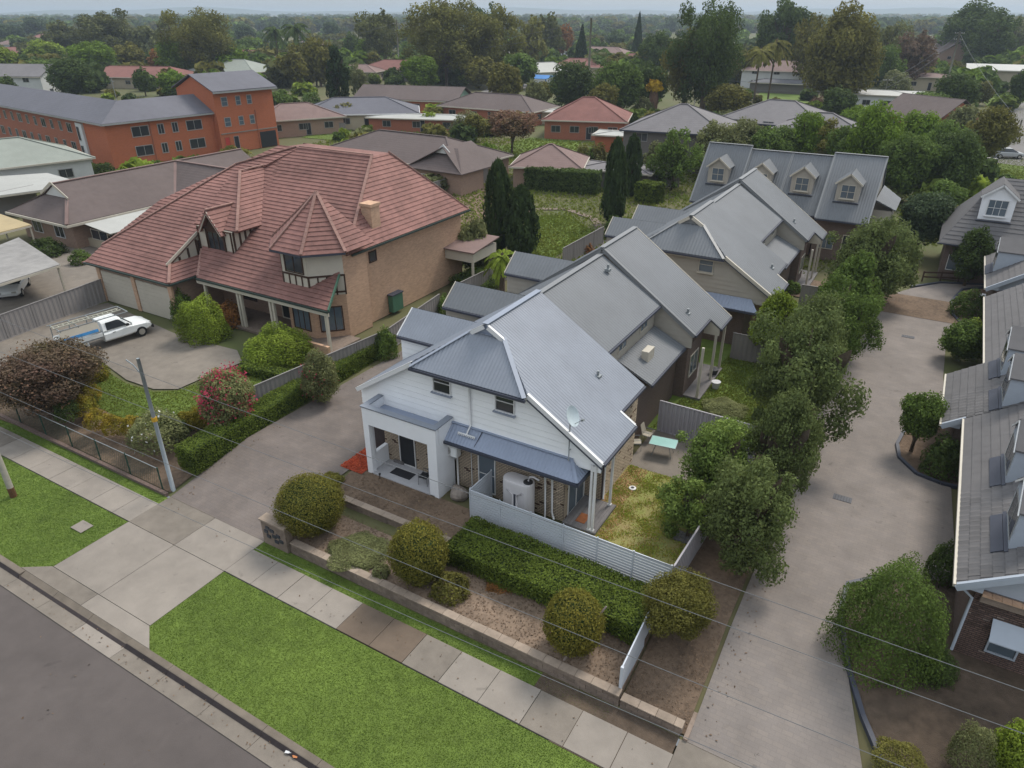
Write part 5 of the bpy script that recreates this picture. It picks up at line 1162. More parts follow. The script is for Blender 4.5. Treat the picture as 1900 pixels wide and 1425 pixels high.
# forecourt and its garden
drape([tuple(p) for p in P2((-60, 640), (60, 590), (200, 562), (322, 618), (400, 640), (440, 650), (450, 672), (380, 700), (330, 722), (285, 722), (235, 705), (190, 672), (180, 660), (60, 690), (-80, 730))], .012, 'forecourt', concrete_old)
lawnp = [tuple(p) for p in P2((190, 685), (235, 712), (285, 727), (330, 725), (385, 705), (450, 680), (480, 668), (490, 700), (450, 760), (350, 790), (250, 790), (170, 750))]
drape(lawnp, .008, 'lawn', lawn_m); grass(lawnp, 260, [LEAF['grass2']], h=.06, w=.035)
drape([tuple(p) for p in P2((-100, 640), (180, 670), (175, 750), (260, 800), (370, 790), (330, 900), (-100, 740))], .004, 'garden_bed', mulch)
# ================================================================= OTHER BUILDINGS
roof_brown = mat('brown concrete tile roof', (.115, .09, .085), .85, .12, 1.5, kind='courses'); roof_dark = mat('charcoal tile roof', (.10, .10, .11), .8, .12, 1.5, kind='courses')
roof_redf = mat('faded red tile roof', (.19, .085, .072), .8, .2, .8, kind='courses'); roof_pink = mat('pinkish brown tile roof', (.19, .13, .118), .85, .15, .8, kind='courses')
roof_greyt = mat('grey tile roof', (.17, .16, .165), .85, .12, 1., kind='courses'); roof_bluegrey = mat('blue grey tile roof', (.12, .12, .14), .8, .1, 1., kind='courses')
roof_pale = mat('pale metal roof', (.36, .36, .34), .6, .08, 1.); roof_green = mat('greenish grey roof', (.24, .26, .23), .7, .1, 1.)
poly_roof = mat('weathered sheet roof', (.25, .24, .23), .7, .25, 1.2); white_wall = mat('white house wall', (.55, .56, .56), .8, .08, 1.)
cream_wall = mat('cream wall', (.42, .36, .27), .8, .1, 1.); grey_brick = mat('grey brick wall', (.13, .115, .105), .9, .12, 2., kind='brickcourse')
def house(label, x, y, L, Dp, rot, hw, rise, rm, wm, kind='hip', name='suburban_house', win=True, over=.5, z0=.8, gab=None, nwin=3, at_=None, chimney=False, fm=None, cat='house', group=None):
    """a low house: walls, hipped or gabled roof with eaves, ridge caps, gutters, windows with panes, a door. (x, y) = photo pixel of its ground centre"""
    c = at_ if at_ else at(x, y, z0); rz = R(rot)
    t = thing(name, label, cat, (c[0], c[1], z0), rz, group, local=True)
    m = MB(); m.box(-L / 2, L / 2, -Dp / 2, Dp / 2, -.5, hw); m.build('wall', wm, t)
    l, d = L / 2 + over, Dp / 2 + over; h0 = hw - .02; rl = max(.01, l - d) if kind == 'hip' else l
    m = MB(); a, b, c_, e = (-l, -d, h0), (l, -d, h0), (l, d, h0), (-l, d, h0); p, q = (-rl, 0, h0 + rise), (rl, 0, h0 + rise)
    m.face([a, b, q, p]); m.face([c_, e, p, q]); m.face([b, c_, q]); m.face([e, a, p]); m.face([a, e, c_, b])
    if kind == 'gable':
        m = MB(); m.prism([a, b, q, p], (0, 0, .12)); m.prism([c_, e, p, q], (0, 0, .12))
        g = MB(); g.prism([(-L / 2, -Dp / 2, hw), (-L / 2, Dp / 2, hw), (-L / 2, 0, hw + rise * .86)], (.12, 0, 0)); g.prism([(L / 2, -Dp / 2, hw), (L / 2, Dp / 2, hw), (L / 2, 0, hw + rise * .86)], (-.12, 0, 0)); g.build('gable_wall', gab or wm, t)
    m.build('roof', rm, t)
    m = MB(); m.beam((-rl, 0, h0 + rise + .04), (rl, 0, h0 + rise + .04), .3, .1)
    if kind == 'hip':
        for s1 in (-1, 1):
            for s2 in (-1, 1): m.beam((s1 * rl, 0, h0 + rise + .04), (s1 * l, s2 * d, h0 + .04), .25, .08)
    m.build('ridge_cap', rm, t)
    fm = fm or cream_trim; m = MB()
    for s in (-1, 1): m.beam((-l, s * d, h0 - .08), (l, s * d, h0 - .08), .1, .2)
    if kind == 'hip':
        for s in (-1, 1): m.beam((s * l, -d, h0 - .08), (s * l, d, h0 - .08), .1, .2)
    m.build('gutter', fm, t)
    if win:
        zc = min(1.7, hw * .55); rows = [zc] if hw < 4.5 else [1.6, 4.4]
        for zz in rows:
            for i in range(nwin):
                u = -L / 2 + L * (i + .6) / (nwin + .2); window(t, (u, -Dp / 2 - .01, zz), (1, 0, 0), (0, -1, 0), min(1.7, L * .12), 1.15, alu_grey, glass_dark, ((.5,), ()), .07)
            for v in (-Dp * .22, Dp * .22): window(t, (L / 2 + .01, v, zz), (0, 1, 0), (1, 0, 0), 1.4, 1.1, alu_grey, glass_dark, ((.5,), ()), .07)
        window(t, (L * .06, -Dp / 2 - .01, 1.1), (1, 0, 0), (0, -1, 0), .95, 2.1, alu_grey, screen_dark, ((), ()), .06, name='door')
    if chimney: m = MB(); m.box(L * .2 - .4, L * .2 + .4, .6, 1.4, hw, hw + rise + .9); m.build('chimney', brick_red_w, t)
    return t
# --- orange brick apartments
t = thing('apartment_block', 'long orange brick apartment block with dark roof and three storey end', 'apartment block', (-102.5, 61.5, .8), R(82), local=True)
def abox(x0, x1, y0, y1, z1, mm, nm='wall'): m = MB(); m.box(x0, x1, y0, y1, 0, z1); return m.build(nm, mm, t)
# local x runs along the right-hand face, local y towards the left-hand wing
abox(0, 16.5, 0, 9.5, 6.1, brick_orange_w); abox(16.5, 27.0, -1.2, 9.5, 9.1, brick_orange_w, 'end_block'); abox(0, 9.5, 9.5, 50, 6.1, mat('shaded side brick', (0, 0, 0)) if False else brick_red_w, 'long_wing')
rm_ = roof_bluegrey
m = MB(); m.prism([(-.6, -.6, 6.05), (16.5, -.6, 6.05), (16.5, 4.5, 8.4), (4.5, 4.5, 8.4)], (0, 0, .12)); m.prism([(-.6, -.6, 6.05), (4.5, 4.5, 8.4), (4.5, 50, 8.4), (-.6, 50.6, 6.05)], (0, 0, .12)); m.prism([(16.5, 4.5, 8.4), (16.5, 10, 6.05), (10, 10, 6.05), (4.5, 4.5, 8.4)], (0, 0, .12)); m.prism([(4.5, 4.5, 8.4), (10, 10, 6.05), (10, 50, 6.05), (4.5, 50, 8.4)], (0, 0, .12)); m.build('roof', rm_, t)
m = MB(); m.prism([(16.1, -1.9, 9.1), (27.6, -1.9, 9.1), (27.6, 4.2, 11.3), (16.1, 4.2, 11.3)], (0, 0, .14)); m.prism([(16.1, 4.2, 11.3), (27.6, 4.2, 11.3), (27.6, 10.2, 9.1), (16.1, 10.2, 9.1)], (0, 0, .14)); m.build('upper_roof', rm_, t)
m = MB(); m.prism([(16.5, -1.2, 9.1), (16.5, 9.5, 9.1), (16.5, 4.2, 11.1)], (.15, 0, 0)); m.prism([(27, -1.2, 9.1), (27, 9.5, 9.1), (27, 4.2, 11.1)], (-.15, 0, 0)); m.build('gable_wall', brick_orange_w, t)
m = MB(); m.beam((-.6, -.62, 6.0), (16.5, -.62, 6.0), .1, .22); m.beam((-.62, -.6, 6.0), (-.62, 50, 6.0), .1, .22); m.beam((16.1, -1.95, 9.0), (27.6, -1.95, 9.0), .1, .22); m.build('gutter', alu_grey, t)
for x, w in ((4.8, 2.6), (7.9, 1.0), (10.1, 1.0), (13.2, 2.6)):
    for z in (1.9, 4.6): window(t, (x, -.01, z), (1, 0, 0), (0, -1, 0), w, 1.5, alu_grey, glass_dark, ((.5,), ()), .09)
for x, w in ((18.2, 1.1), (20.6, .9), (22.6, .9)):
    for z in (4.6, 7.6): window(t, (x, -1.21, z), (1, 0, 0), (0, -1, 0), w, 1.4, alu_grey, glass_blue, ((), (.5,)), .09)
window(t, (17.6, -1.21, 1.25), (1, 0, 0), (0, -1, 0), .9, 2.3, brick_red_w, mat('red painted door', (.42, .05, .04), .6, .1, 3), ((), ()), .06, name='door')
window(t, (19.2, -1.21, 1.25), (1, 0, 0), (0, -1, 0), .9, 2.3, alu_grey, screen_dark, ((), ()), .06, name='door')
m = MB(); m.box(23.6, 26.6, -1.26, -1.2, .05, 2.5); m.build('carport_opening', screen_dark, t)
m = MB(); m.box(16.7, 27.0, -1.3, -1.2, 2.85, 3.0); m.build('band_course', concrete, t)
for x in (6.3, 16.6, 23.3): m = MB(); m.tube([(x, -.1 if x < 17 else -1.3, 0), (x, -.1 if x < 17 else -1.3, 6.0)], .07, 6); m.build('downpipe', brick_red_w, t)
for i in range(12):
    y = 12 + i * 3.1
    for z in (1.9, 4.6): window(t, (-.01, y, z), (0, -1, 0), (-1, 0, 0), 1.0 if i % 3 else 1.6, 1.4, alu_grey, glass_dark, ((.5,), ()), .09)
m = MB(); m.box(-.3, 0, 7.0, 9.0, .1, 5.6); m.build('stair_panel', white_wall, t)
for z in (.2, 2.9): window(t, (-.31, 8.4, z + 1.2), (0, -1, 0), (-1, 0, 0), .8, 2.0, alu_grey, screen_dark, ((), ()), .06, name='door')
m = MB(); m.tube([(4.5, 4.5, 8.4), (4.5, 4.5, 11.5)], .04, 6); m.box(4.45, 4.55, 3.9, 5.1, 11.1, 11.15); m.build('antenna', grey_metal, t)

# --- brown roofed neighbour with white sunroom
t = thing('brown_roof_house', 'brown tiled brick house with white sunroom roof left of the red roofed house', 'house', (-72, 46, .8))
rb = roof_brown
m = MB()
m.prism([(-68.2, 35.0, 3.3), (-68.2, 60, 3.3), (-73.2, 60, 6.1), (-73.2, 37.3, 6.1), (-71.4, 37.3, 5.1)], (0, 0, .1)); m.prism([(-78.4, 35.0, 3.3), (-78.4, 60, 3.3), (-73.2, 60, 6.1), (-73.2, 37.3, 6.1), (-75.2, 37.3, 5.0)], (0, 0, .1))
m.prism([(-78.4, 35.0, 3.3), (-68.2, 35.0, 3.3), (-71.4, 37.5, 4.9), (-75.2, 37.5, 4.9)], (0, 0, .1))
m.prism([(-68.2, 46.5, 3.3), (-62.0, 46.5, 3.3), (-63.5, 51, 6.0), (-73.2, 51, 6.1)], (0, 0, .12)); m.prism([(-62, 46.5, 3.3), (-62, 55.5, 3.3), (-63.5, 51, 6.0)], (0, 0, .12)); m.prism([(-62, 55.5, 3.3), (-68.2, 55.5, 3.3), (-73.2, 51, 6.1), (-63.5, 51, 6.0)], (0, 0, .12))
m.build('roof', rb, t)
m = MB(); m.prism([(-75.0, 37.4, 5.0), (-71.5, 37.4, 5.0), (-73.2, 37.4, 6.05)], (0, .2, 0)); m.build('gable_wall', white_wall, t)
m = MB(); m.beam((-75.5, 37.2, 5.05), (-73.2, 37.2, 6.3), .06, .22); m.beam((-70.9, 37.2, 5.05), (-73.2, 37.2, 6.3), .06, .22); m.build('bargeboard', cream_trim, t)
m = MB(); m.beam((-78.5, 34.9, 3.25), (-68.1, 34.9, 3.25), .1, .22); m.beam((-68.1, 34.9, 3.25), (-68.1, 46.5, 3.25), .1, .22); m.beam((-68.1, 46.4, 3.25), (-62, 46.4, 3.25), .1, .22); m.build('gutter', cream_trim, t)
m = MB(); m.beam((-73.2, 37.3, 6.24), (-73.2, 60, 6.24), .3, .1); m.beam((-68.2, 46.6, 3.45), (-73.2, 51, 6.24), .4, .06); m.beam((-68.2, 35, 3.45), (-71.4, 37.4, 5.1), .3, .1); m.beam((-73.2, 51, 6.24), (-63.5, 51, 6.2), .3, .1); m.build('ridge_cap', roof_pink, t)
m = MB(); m.box(-77.6, -69.0, 35.8, 59, .8, 3.25); m.box(-69, -62.8, 47.2, 54.8, .8, 3.25); m.build('wall', brick_mid_w, t)
m = MB(); m.prism([(-68.0, 36.5, 3.15), (-64.2, 36.5, 2.75), (-64.2, 46.3, 2.75), (-68.0, 46.3, 3.15)], (0, 0, .05)); m.build('sunroom_roof', roof_pale, t)
m = MB(); m.box(-69, -64.5, 37.0, 46.0, .8, 1.6); m.build('sunroom_wall', cream_wall, t)
for i in range(6): window(t, (-64.49, 37.8 + i * 1.5, 2.15), (0, 1, 0), (1, 0, 0), 1.4, 1.1, cream_trim, glass_dark, ((), ()), .06)
window(t, (-66.8, 36.98, 2.15), (1, 0, 0), (0, -1, 0), 2.6, 1.0, cream_trim, glass_dark, ((.5,), ()), .06)
window(t, (-71.3, 35.78, 2.2), (1, 0, 0), (0, -1, 0), 1.6, 1.2, white_trim, glass_dark, ((.5,), ()), .06); window(t, (-75, 35.78, 2.2), (1, 0, 0), (0, -1, 0), 1.6, 1.2, white_trim, glass_dark, ((.5,), ()), .06)
# mid brown house with two dutch gables
t = house('brown roofed brick house behind the fence with small white gables', 0, 0, 24, 12, -3, 2.6, 2.6, roof_brown, brick_mid_w, at_=(-64, 81.5), nwin=5)
for (x, y) in ((10.5, -6.5),):
    m = MB(); m.prism([(x - 4.5, y - 2.2, 2.6), (x + 4.5, y - 2.2, 2.6), (x + 1.2, y + 1.6, 4.8), (x - 1.2, y + 1.6, 4.8)], (0, 0, .1)); m.prism([(x + 4.5, y - 2.2, 2.6), (x + 4.5, y + 6, 2.6), (x, y + 6, 5.1), (x, y, 5.1)], (0, 0, .1)); m.prism([(x - 4.5, y - 2.2, 2.6), (x - 4.5, y + 6, 2.6), (x, y + 6, 5.1), (x, y, 5.1)], (0, 0, .1)); m.build('wing_roof', roof_brown, t)
    m = MB(); m.box(x - 4, x + 4, y - 1.7, y + 3, -.3, 2.6); m.build('wing_wall', brick_mid_w, t)
    m = MB(); m.prism([(x - 1.3, y + .1, 4.4), (x + 1.3, y + .1, 4.4), (x, y + .1, 5.5)], (0, .1, 0)); m.build('small_gable', white_wall, t)
    window(t, (x - 2, y - 1.71, 1.5), (1, 0, 0), (0, -1, 0), 1.5, 1.1, white_trim, glass_dark, ((.5,), ()), .07)
house('pinkish tiled small hip roofed house behind the tall hedge', 0, 0, 8.5, 8, 20, 2.6, 2.2, roof_pink, brick_mid_w, at_=(-44.5, 85.5), nwin=2)
house('low flat roofed grey shed right of the pink hip roof', 0, 0, 9, 5, 5, 2.3, .5, roof_greyt, grey_brick, at_=(-35.8, 88.), nwin=2, name='garden_shed', cat='shed', win=False)
house('red hip roofed brick house above the green lawn', 0, 0, 14, 12, 18, 3.2, 3.3, roof_redf, brick_red_w, at_=(-57.5, 125), nwin=4)
house('small orange brick shed with flat pale roof beside the red hip roof', 0, 0, 6, 5, 12, 2.6, .3, roof_pale, brick_orange_w, at_=(-46.8, 113), name='garden_shed', cat='shed', win=False)
house('large grey roofed two storey brick house behind the dormer block', 0, 0, 14, 13, 8, 5.3, 3.0, roof_greyt, grey_brick, at_=(-34, 106.5), nwin=3, fm=fascia_dark)
house('grey hip roofed house right behind the two storey one', 0, 0, 17, 13, -3, 4.6, 2.9, roof_greyt, grey_brick, at_=(-24.5, 127), nwin=3, fm=fascia_dark)
house('long grey roofed house beside the willow like tree', 0, 0, 14, 12, 8, 4.2, 2.8, roof_greyt, cream_wall, at_=(-16.5, 118), nwin=3)
house('pinkish brown roofed brick house right of the apartment block', 552, 245, 15, 10, 60, 2.9, 2.2, roof_pink, brick_mid_w, nwin=3)
house('dark blue grey roofed house with white fascia and open carport', 672, 232, 22, 12, 38, 2.8, 2.4, roof_bluegrey, cream_wall, nwin=4, fm=white_trim)
house('brown roofed house with pale green gable end', 770, 205, 24, 11, 14, 2.8, 2.4, roof_brown, brick_orange_w, 'gable', gab=mat('pale green gable', (.20, .30, .24), .8, .1, 3), nwin=4)
house('low pale flat roofed carport in front of the brown houses', 785, 240, 19, 7, 18, 2.4, .35, roof_pale, brick_red_w, name='long_carport', cat='carport', nwin=3)
house('dark brown roofed house behind the pink crepe myrtle', 925, 222, 22, 11, 0, 2.7, 2.4, roof_brown, brick_red_w, nwin=4)
house('white flat roofed veranda beside the red hip roofed house', 1040, 228, 8, 5, 20, 2.4, .25, roof_pale, cream_wall, name='garden_shed', cat='shed', win=False)
house('pale green roofed house at the left edge with white wall', 20, 345, 17, 12, 75, 3.3, 2.5, roof_green, white_wall, nwin=3)
house('white sided cottage with grey gable roof in the upper left', 62, 178, 15, 11, 25, 5.2, 2.6, roof_greyt, white_wall, 'gable', nwin=2)
house('long red roofed house beyond the orange apartments', 268, 160, 34, 14, 20, 3.0, 2.6, roof_redf, cream_wall, nwin=5)
house('grey green hip roofed house behind the apartment tower', 440, 152, 24, 16, 15, 3.5, 3.2, roof_green, cream_wall, nwin=3)
house('faded red roofed bungalow behind the palm like tree', 470, 118, 26, 12, 10, 3.0, 2.4, roof_redf, white_wall)
house('red roofed bungalow under the great gum trees', 745, 146, 26, 14, 10, 3.0, 2.8, roof_redf, grey_brick, nwin=4)
house('pink roofed bungalow with pale wall left of the tall pole', 668, 150, 14, 9, 20, 3., 2., roof_pink, cream_wall)
house('pink hip roofed house beyond the dark cone tree', 1120, 116, 28, 16, 0, 3.2, 3.2, roof_pink, cream_wall)
house('pinkish tiled two level house behind the palms', 1445, 162, 20, 12, 0, 4.8, 2.6, roof_pink, white_wall, nwin=3)
house('small pink roofed house right of the palms', 1488, 140, 12, 10, 0, 4.8, 2.4, roof_pink, white_wall, nwin=2)
house('dark roofed open shed behind the palm trunks', 1455, 172, 18, 6, 0, 2.6, .8, roof_dark, grey_brick, name='garden_shed', cat='shed', win=False)
house('white walled flat roofed shops beyond the bushes', 1625, 200, 18, 13, 4, 3.4, .5, roof_pale, white_wall, nwin=4)
house('dark brown gabled house among the right hand trees', 1715, 245, 12, 11, -35, 3.0, 3.2, roof_brown, brick_red_w, 'gable', nwin=2)
house('low pinkish hall roof between the right hand trees', 1712, 165, 15, 10, 10, 3.5, .8, roof_pink, cream_wall, nwin=2)
house('gabled brown house peeping out below the great dark tree', 1752, 128, 14, 14, -60, 6.0, 4.2, roof_brown, brick_mid_w, 'gable', nwin=2)
house('long cream warehouse with shallow grey roof at the right edge', 1880, 166, 26, 18, 2, 5.4, 1.1, roof_pale, cream_wall, 'gable', name='warehouse', cat='warehouse', nwin=3)
# small far bungalows, a few pixels each
far = [(35, 92, roof_pink, 20), (95, 78, roof_redf, 26), (15, 112, roof_redf, 22), (140, 100, roof_pink, 20), (235, 108, roof_pink, 18), (540, 128, roof_pink, 16), (640, 100, roof_redf, 20), (930, 120, roof_pale, 20), (1020, 105, roof_pink, 24), (1185, 128, roof_redf, 18), (860, 112, roof_redf, 20), (1010, 150, roof_pale, 16), (1375, 128, roof_redf, 20), (1560, 118, roof_pale, 26), (580, 95, roof_pink, 22), (1075, 140, roof_redf, 18), (1690, 112, roof_pale, 20)]
fl = ['pink roofed bungalow in the hazy upper left corner', 'red roofed bungalow beyond the light green trees', 'red roofed house at the far left edge', 'pinkish house roof between two light green trees', 'small pink roof below the big light green tree', 'pinkish roof left of the dark green conical tree', 'red bungalow roof above the bright green bush',
      'pale roof between the great gum trees', 'pink roof beyond the blue canopy', 'red roof beside the tall concrete pole', 'red roof deep below the gum trees', 'pale low roof right of the rounded olive tree', 'red roof hidden behind the tall olive green tree', 'pale roof behind the great round fig', 'pinkish far roof above the palm like tree', 'red roof below the dark cone tree', 'pale roof left of the great dark tree']
for (x, y, rm, L), lb in zip(far, fl): house(lb, x, y, L, L * .6, random.choice([0, 15, 60, 80]), 3.0, 2.6, rm, random.choice([cream_wall, white_wall, brick_mid_w]), nwin=2, group='far bungalows')
# carports and lean-tos at the left edge
def flat_roof(label, corners, z, m_, posts=True, slope=0., cat='carport', name='carport'):
    P = [at(x, y, z) for x, y in corners]; c = sum(P, Vector()) / len(P); t = thing(name, label, cat, (c.x, c.y, .8))
    mb = MB(); mb.prism(P, (0, 0, .08)); mb.build('roof_sheet', m_, t)
    if posts:
        for p in P:
            q = p.lerp(c, .06); b = MB(); b.box(q.x - .06, q.x + .06, q.y - .06, q.y + .06, .8, z); b.build('post', cream_trim, t)
    for i in range(len(P)):
        b = MB(); b.beam(P[i] - Vector((0, 0, .08)), P[(i + 1) % len(P)] - Vector((0, 0, .08)), .08, .16); b.build('edge_beam', cream_trim, t)
    return t
flat_roof('weathered grey sheet roof over the white wagon at the left edge', [(-60, 480), (35, 442), (112, 492), (-40, 540)], 3.2, poly_roof)
flat_roof('tan sheet carport roof at the left edge', [(-40, 405), (0, 398), (58, 418), (-30, 440)], 3.2, mat('tan sheet', (.38, .30, .17), .7, .1, 1))
flat_roof('long pale metal patio roof at the left edge', [(-60, 372), (-30, 330), (88, 322), (146, 338), (88, 352)], 3.3, roof_pale)
m = MB(); P_ = [at(*p, .8) for p in ((-30, 410), (75, 385))]; m.prism([P_[0], P_[1], P_[1] + Vector((0, 0, 2.6)), P_[0] + Vector((0, 0, 2.6))], (-.15, .1, 0)); tag(m.build('shed_wall', fence_grey), 'grey sheet wall below the pale metal patio roof', 'wall')
drape([tuple(at(*p, .8).xy) for p in ((-60, 620), (205, 515), (330, 470), (140, 440), (40, 470), (-60, 560))], .01, 'driveway', concrete_old)
# --- carport beside the red house (white, under the ivy)
t = thing('garden_pavilion', 'white gabled pavilion roof edge behind the brick east wall', 'pavilion', (-30.5, 50, .8))
pp = at(880, 470, 3.2); m = MB(); m.box(pp.x - 2.2, pp.x + 1.2, pp.y - 2, pp.y + 1.5, 3.1, 3.9); m.build('fascia_board', cream_trim, t)
m = MB(); m.prism([(pp.x - 2.4, pp.y - 2.2, 3.9), (pp.x + 1.4, pp.y - 2.2, 3.9), (pp.x + 1.4, pp.y + 1.7, 4.3), (pp.x - 2.4, pp.y + 1.7, 4.3)], (0, 0, .1)); m.build('roof', roof_pink, t)
for dx, dy in ((1.1, -1.9), (-2.1, -1.9), (1.1, 1.4)): m = MB(); m.box(pp.x + dx - .08, pp.x + dx + .08, pp.y + dy - .08, pp.y + dy + .08, .8, 3.1); m.build('post', cream_trim, t)

# ================================================================= LAWNS FURTHER OFF, STREETS
def lawn_px(pts, name='lawn', m_=lawn_m, dens=0, z=.8): 
    q = [tuple(at(*p, z).xy) for p in pts]; drape(q, .01, name, m_)
    if dens: grass(q, dens, [LEAF['grass2']], h=.09, w=.06)
lawn_px([(925, 272), (985, 255), (1075, 262), (1070, 290), (1000, 297), (940, 290)], dens=12)
lawn_px([(945, 545), (965, 430), (1000, 400), (1060, 400), (1100, 430), (1040, 470), (990, 500)], dens=90)
lawn_px([(600, 238), (655, 240), (640, 262), (560, 255)], dens=8)
lawn_px([(1800, 340), (1800, 285), (1850, 275), (1990, 300), (1990, 350)], dens=30)
lawn_px([(1410, 172), (1500, 170), (1500, 192), (1400, 188)])
lawn_px([(1800, 170), (1990, 160), (1990, 260), (1840, 275), (1850, 210)], dens=6)
drape([tuple(at(*p, .8).xy) for p in ((1990, 180), (1878, 192), (1862, 215), (1870, 250), (1830, 300), (1990, 320))], .02, 'road', mat('far road', (.16, .15, .145), .9, .1, 1))
drape([tuple(at(*p, .8).xy) for p in ((1000, 112), (1040, 112), (985, 160), (930, 178), (890, 172))], .02, 'road', mat('far road', (.16, .15, .145)))
edge_obj([tuple(at(*p, .8).xy) for p in ((965, 400), (1000, 388), (1050, 388), (1100, 405), (1120, 430))], 'path_edge', sandstone, w=.8, h=.05)
drape([tuple(at(*p, .8).xy) for p in ((760, 345), (900, 315), (965, 395), (930, 470), (880, 500), (850, 470))], .006, 'garden_bed', mulch)
# fences
def pf(label, pts, z0=.8, z1=2.5, m_=fence_grey, rib=.3): 
    for i in range(len(pts) - 1):
        a, b = at(*pts[i], z1), at(*pts[i + 1], z1); steel_fence('steel_fence', label[i] if isinstance(label, list) else label, a, b, z0, z1, m_, rib=rib, dep=.012)
pf('long grey panel fence behind the white utility truck', [(-60, 605), (202, 512)], z1=2.6)
pf(['grey panel fence between pink bush and clipped hedge', 'grey panel fence running back beside the brick east wall'], [(470, 716), (716, 612), (815, 545)], z1=2.4)
pf('grey panel fence behind the vines and palm', [(845, 528), (965, 470)], z1=2.5)
pf('pale fence curving past the round lawn', [(1045, 460), (1120, 420)], z1=2.5)
pf('long pale fence below the brown roofed house', [(775, 345), (905, 312)], z1=2.6)
pf('pale fence in front of the small pink hip roof house', [(560, 226), (640, 228)], z1=2.6)
pf('low grey fence beside the far right lawn', [(1185, 318), (1262, 322)], z1=2.6)
# green mesh fence and kerb of the red house garden, on the street side
t = thing('mesh_fence', 'dark green mesh fence with posts along the street garden at left', 'fence', (-45, 15.8, 0))
a, b = Vector((-62, 15.85, 0)), Vector((-29.2, 15.85, 0)); n = 13
for i in range(n + 1): p = a.lerp(b, i / n); m = MB(); m.tube([p, p + Vector((0, 0, 1.35))], .035, 8); m.build('fence_post', mat('dark green metal', (.02, .055, .04), .5, .1, 3), t)
m = MB(); m.tube([a + Vector((0, 0, 1.3)), b + Vector((0, 0, 1.3))], .022, 6); m.build('top_rail', grey_metal, t)
m = MB(); L = (b - a).length; k_ = int(L / .16)
for i in range(k_):
    x = a.x + i * .16; m.beam((x, 15.85, .05), (x + .45, 15.85, 1.28), .006, .006); m.beam((x + .45, 15.85, .05), (x, 15.85, 1.28), .006, .006)
m.build('mesh', mat('dark green metal', (0, 0, 0)), t, kind='stuff')
edge_obj([(-62, 15.7), (-28.7, 15.7)], 'garden_kerb', brick_brown_w, w=.18, h=.12)
drape([(-62, 15.9), (-28.7, 15.9), (-28.7, 18.5), (-62, 19.5)], .006, 'garden_bed', mulch)
# white panel fence by the front hedge end
t = thing('panel_fence', 'short blue white panel fence standing across the front garden bed', 'fence', (-5.3, 17.6, .4)); m = MB(); m.prism([(-5.28, 16.15, .3), (-5.28, 19.3, .5), (-5.28, 19.3, 2.1), (-5.28, 16.15, 1.5)], (.05, 0, 0)); m.build('fence_panel', fence_white, t)
for y in (16.15, 19.3): m = MB(); m.box(-5.3, -5.2, y - .04, y + .04, .2, 1.5 + (.6 if y > 17 else 0)); m.build('fence_post', fence_white, t)
# letterbox wall
t = thing('letterbox_wall', 'square stone letterbox wall with dark letterboxes at the driveway corner', 'letterbox wall', (-21.2, 15.85, 0))
m = MB(); m.box(-21.95, -20.5, 15.68, 16.05, -.1, 1.25); m.build('wall', sandstone, t); m = MB(); m.box(-22.0, -20.45, 15.62, 16.11, 1.252, 1.33); m.build('capstone', stone_cap, t)
for (x, z) in ((-21.55, .95), (-21.68, .72), (-21.3, .88), (-21.55, .5), (-21.2, .62), (-20.95, .72), (-20.8, .5), (-21.1, .38)):
    m = MB(); m.box(x - .11, x + .11, 15.64, 15.68, z - .08, z + .08); lb_ = m.build('letterbox', mat('slate grey letterbox', (.045, .05, .06), .5, .1, 5), t); m = MB(); m.box(x - .08, x + .08, 15.635, 15.64, z + .02, z + .04); m.build('slot', black_metal, lb_)
m = MB(); m.box(-28.05, -27.25, 11.9, 12.5, -.005, .012)
tag(m.build('access_cover', concrete), 'square pale concrete access cover set in the left lawn', 'access cover'); bpy.data.objects['access_cover'].location.x += -2.3
# drain grates of the right lane
for (x, y, lb) in ((1563, 925, 'dark drain grate in the middle of the right driveway'), (1685, 625, 'far dark drain grate near the lane end')):
    p = G(x, y); t = thing('drain_grate', lb, 'drain grate', p); m = MB(); m.obox(p + Vector((0, 0, .012)), (1, 0, 0), .4, (0, 1, 0), .22, (0, 0, 1), .008); m.build('frame', mat('dark drain', (0, 0, 0)), t)
    for i in range(6): m = MB(); m.obox(p + Vector((-.3 + i * .12, 0, .024)), (1, 0, 0), .02, (0, 1, 0), .18, (0, 0, 1), .004); m.build('bar', mat('dark grate bar', (.07, .07, .075), .7, .2, 8), t)
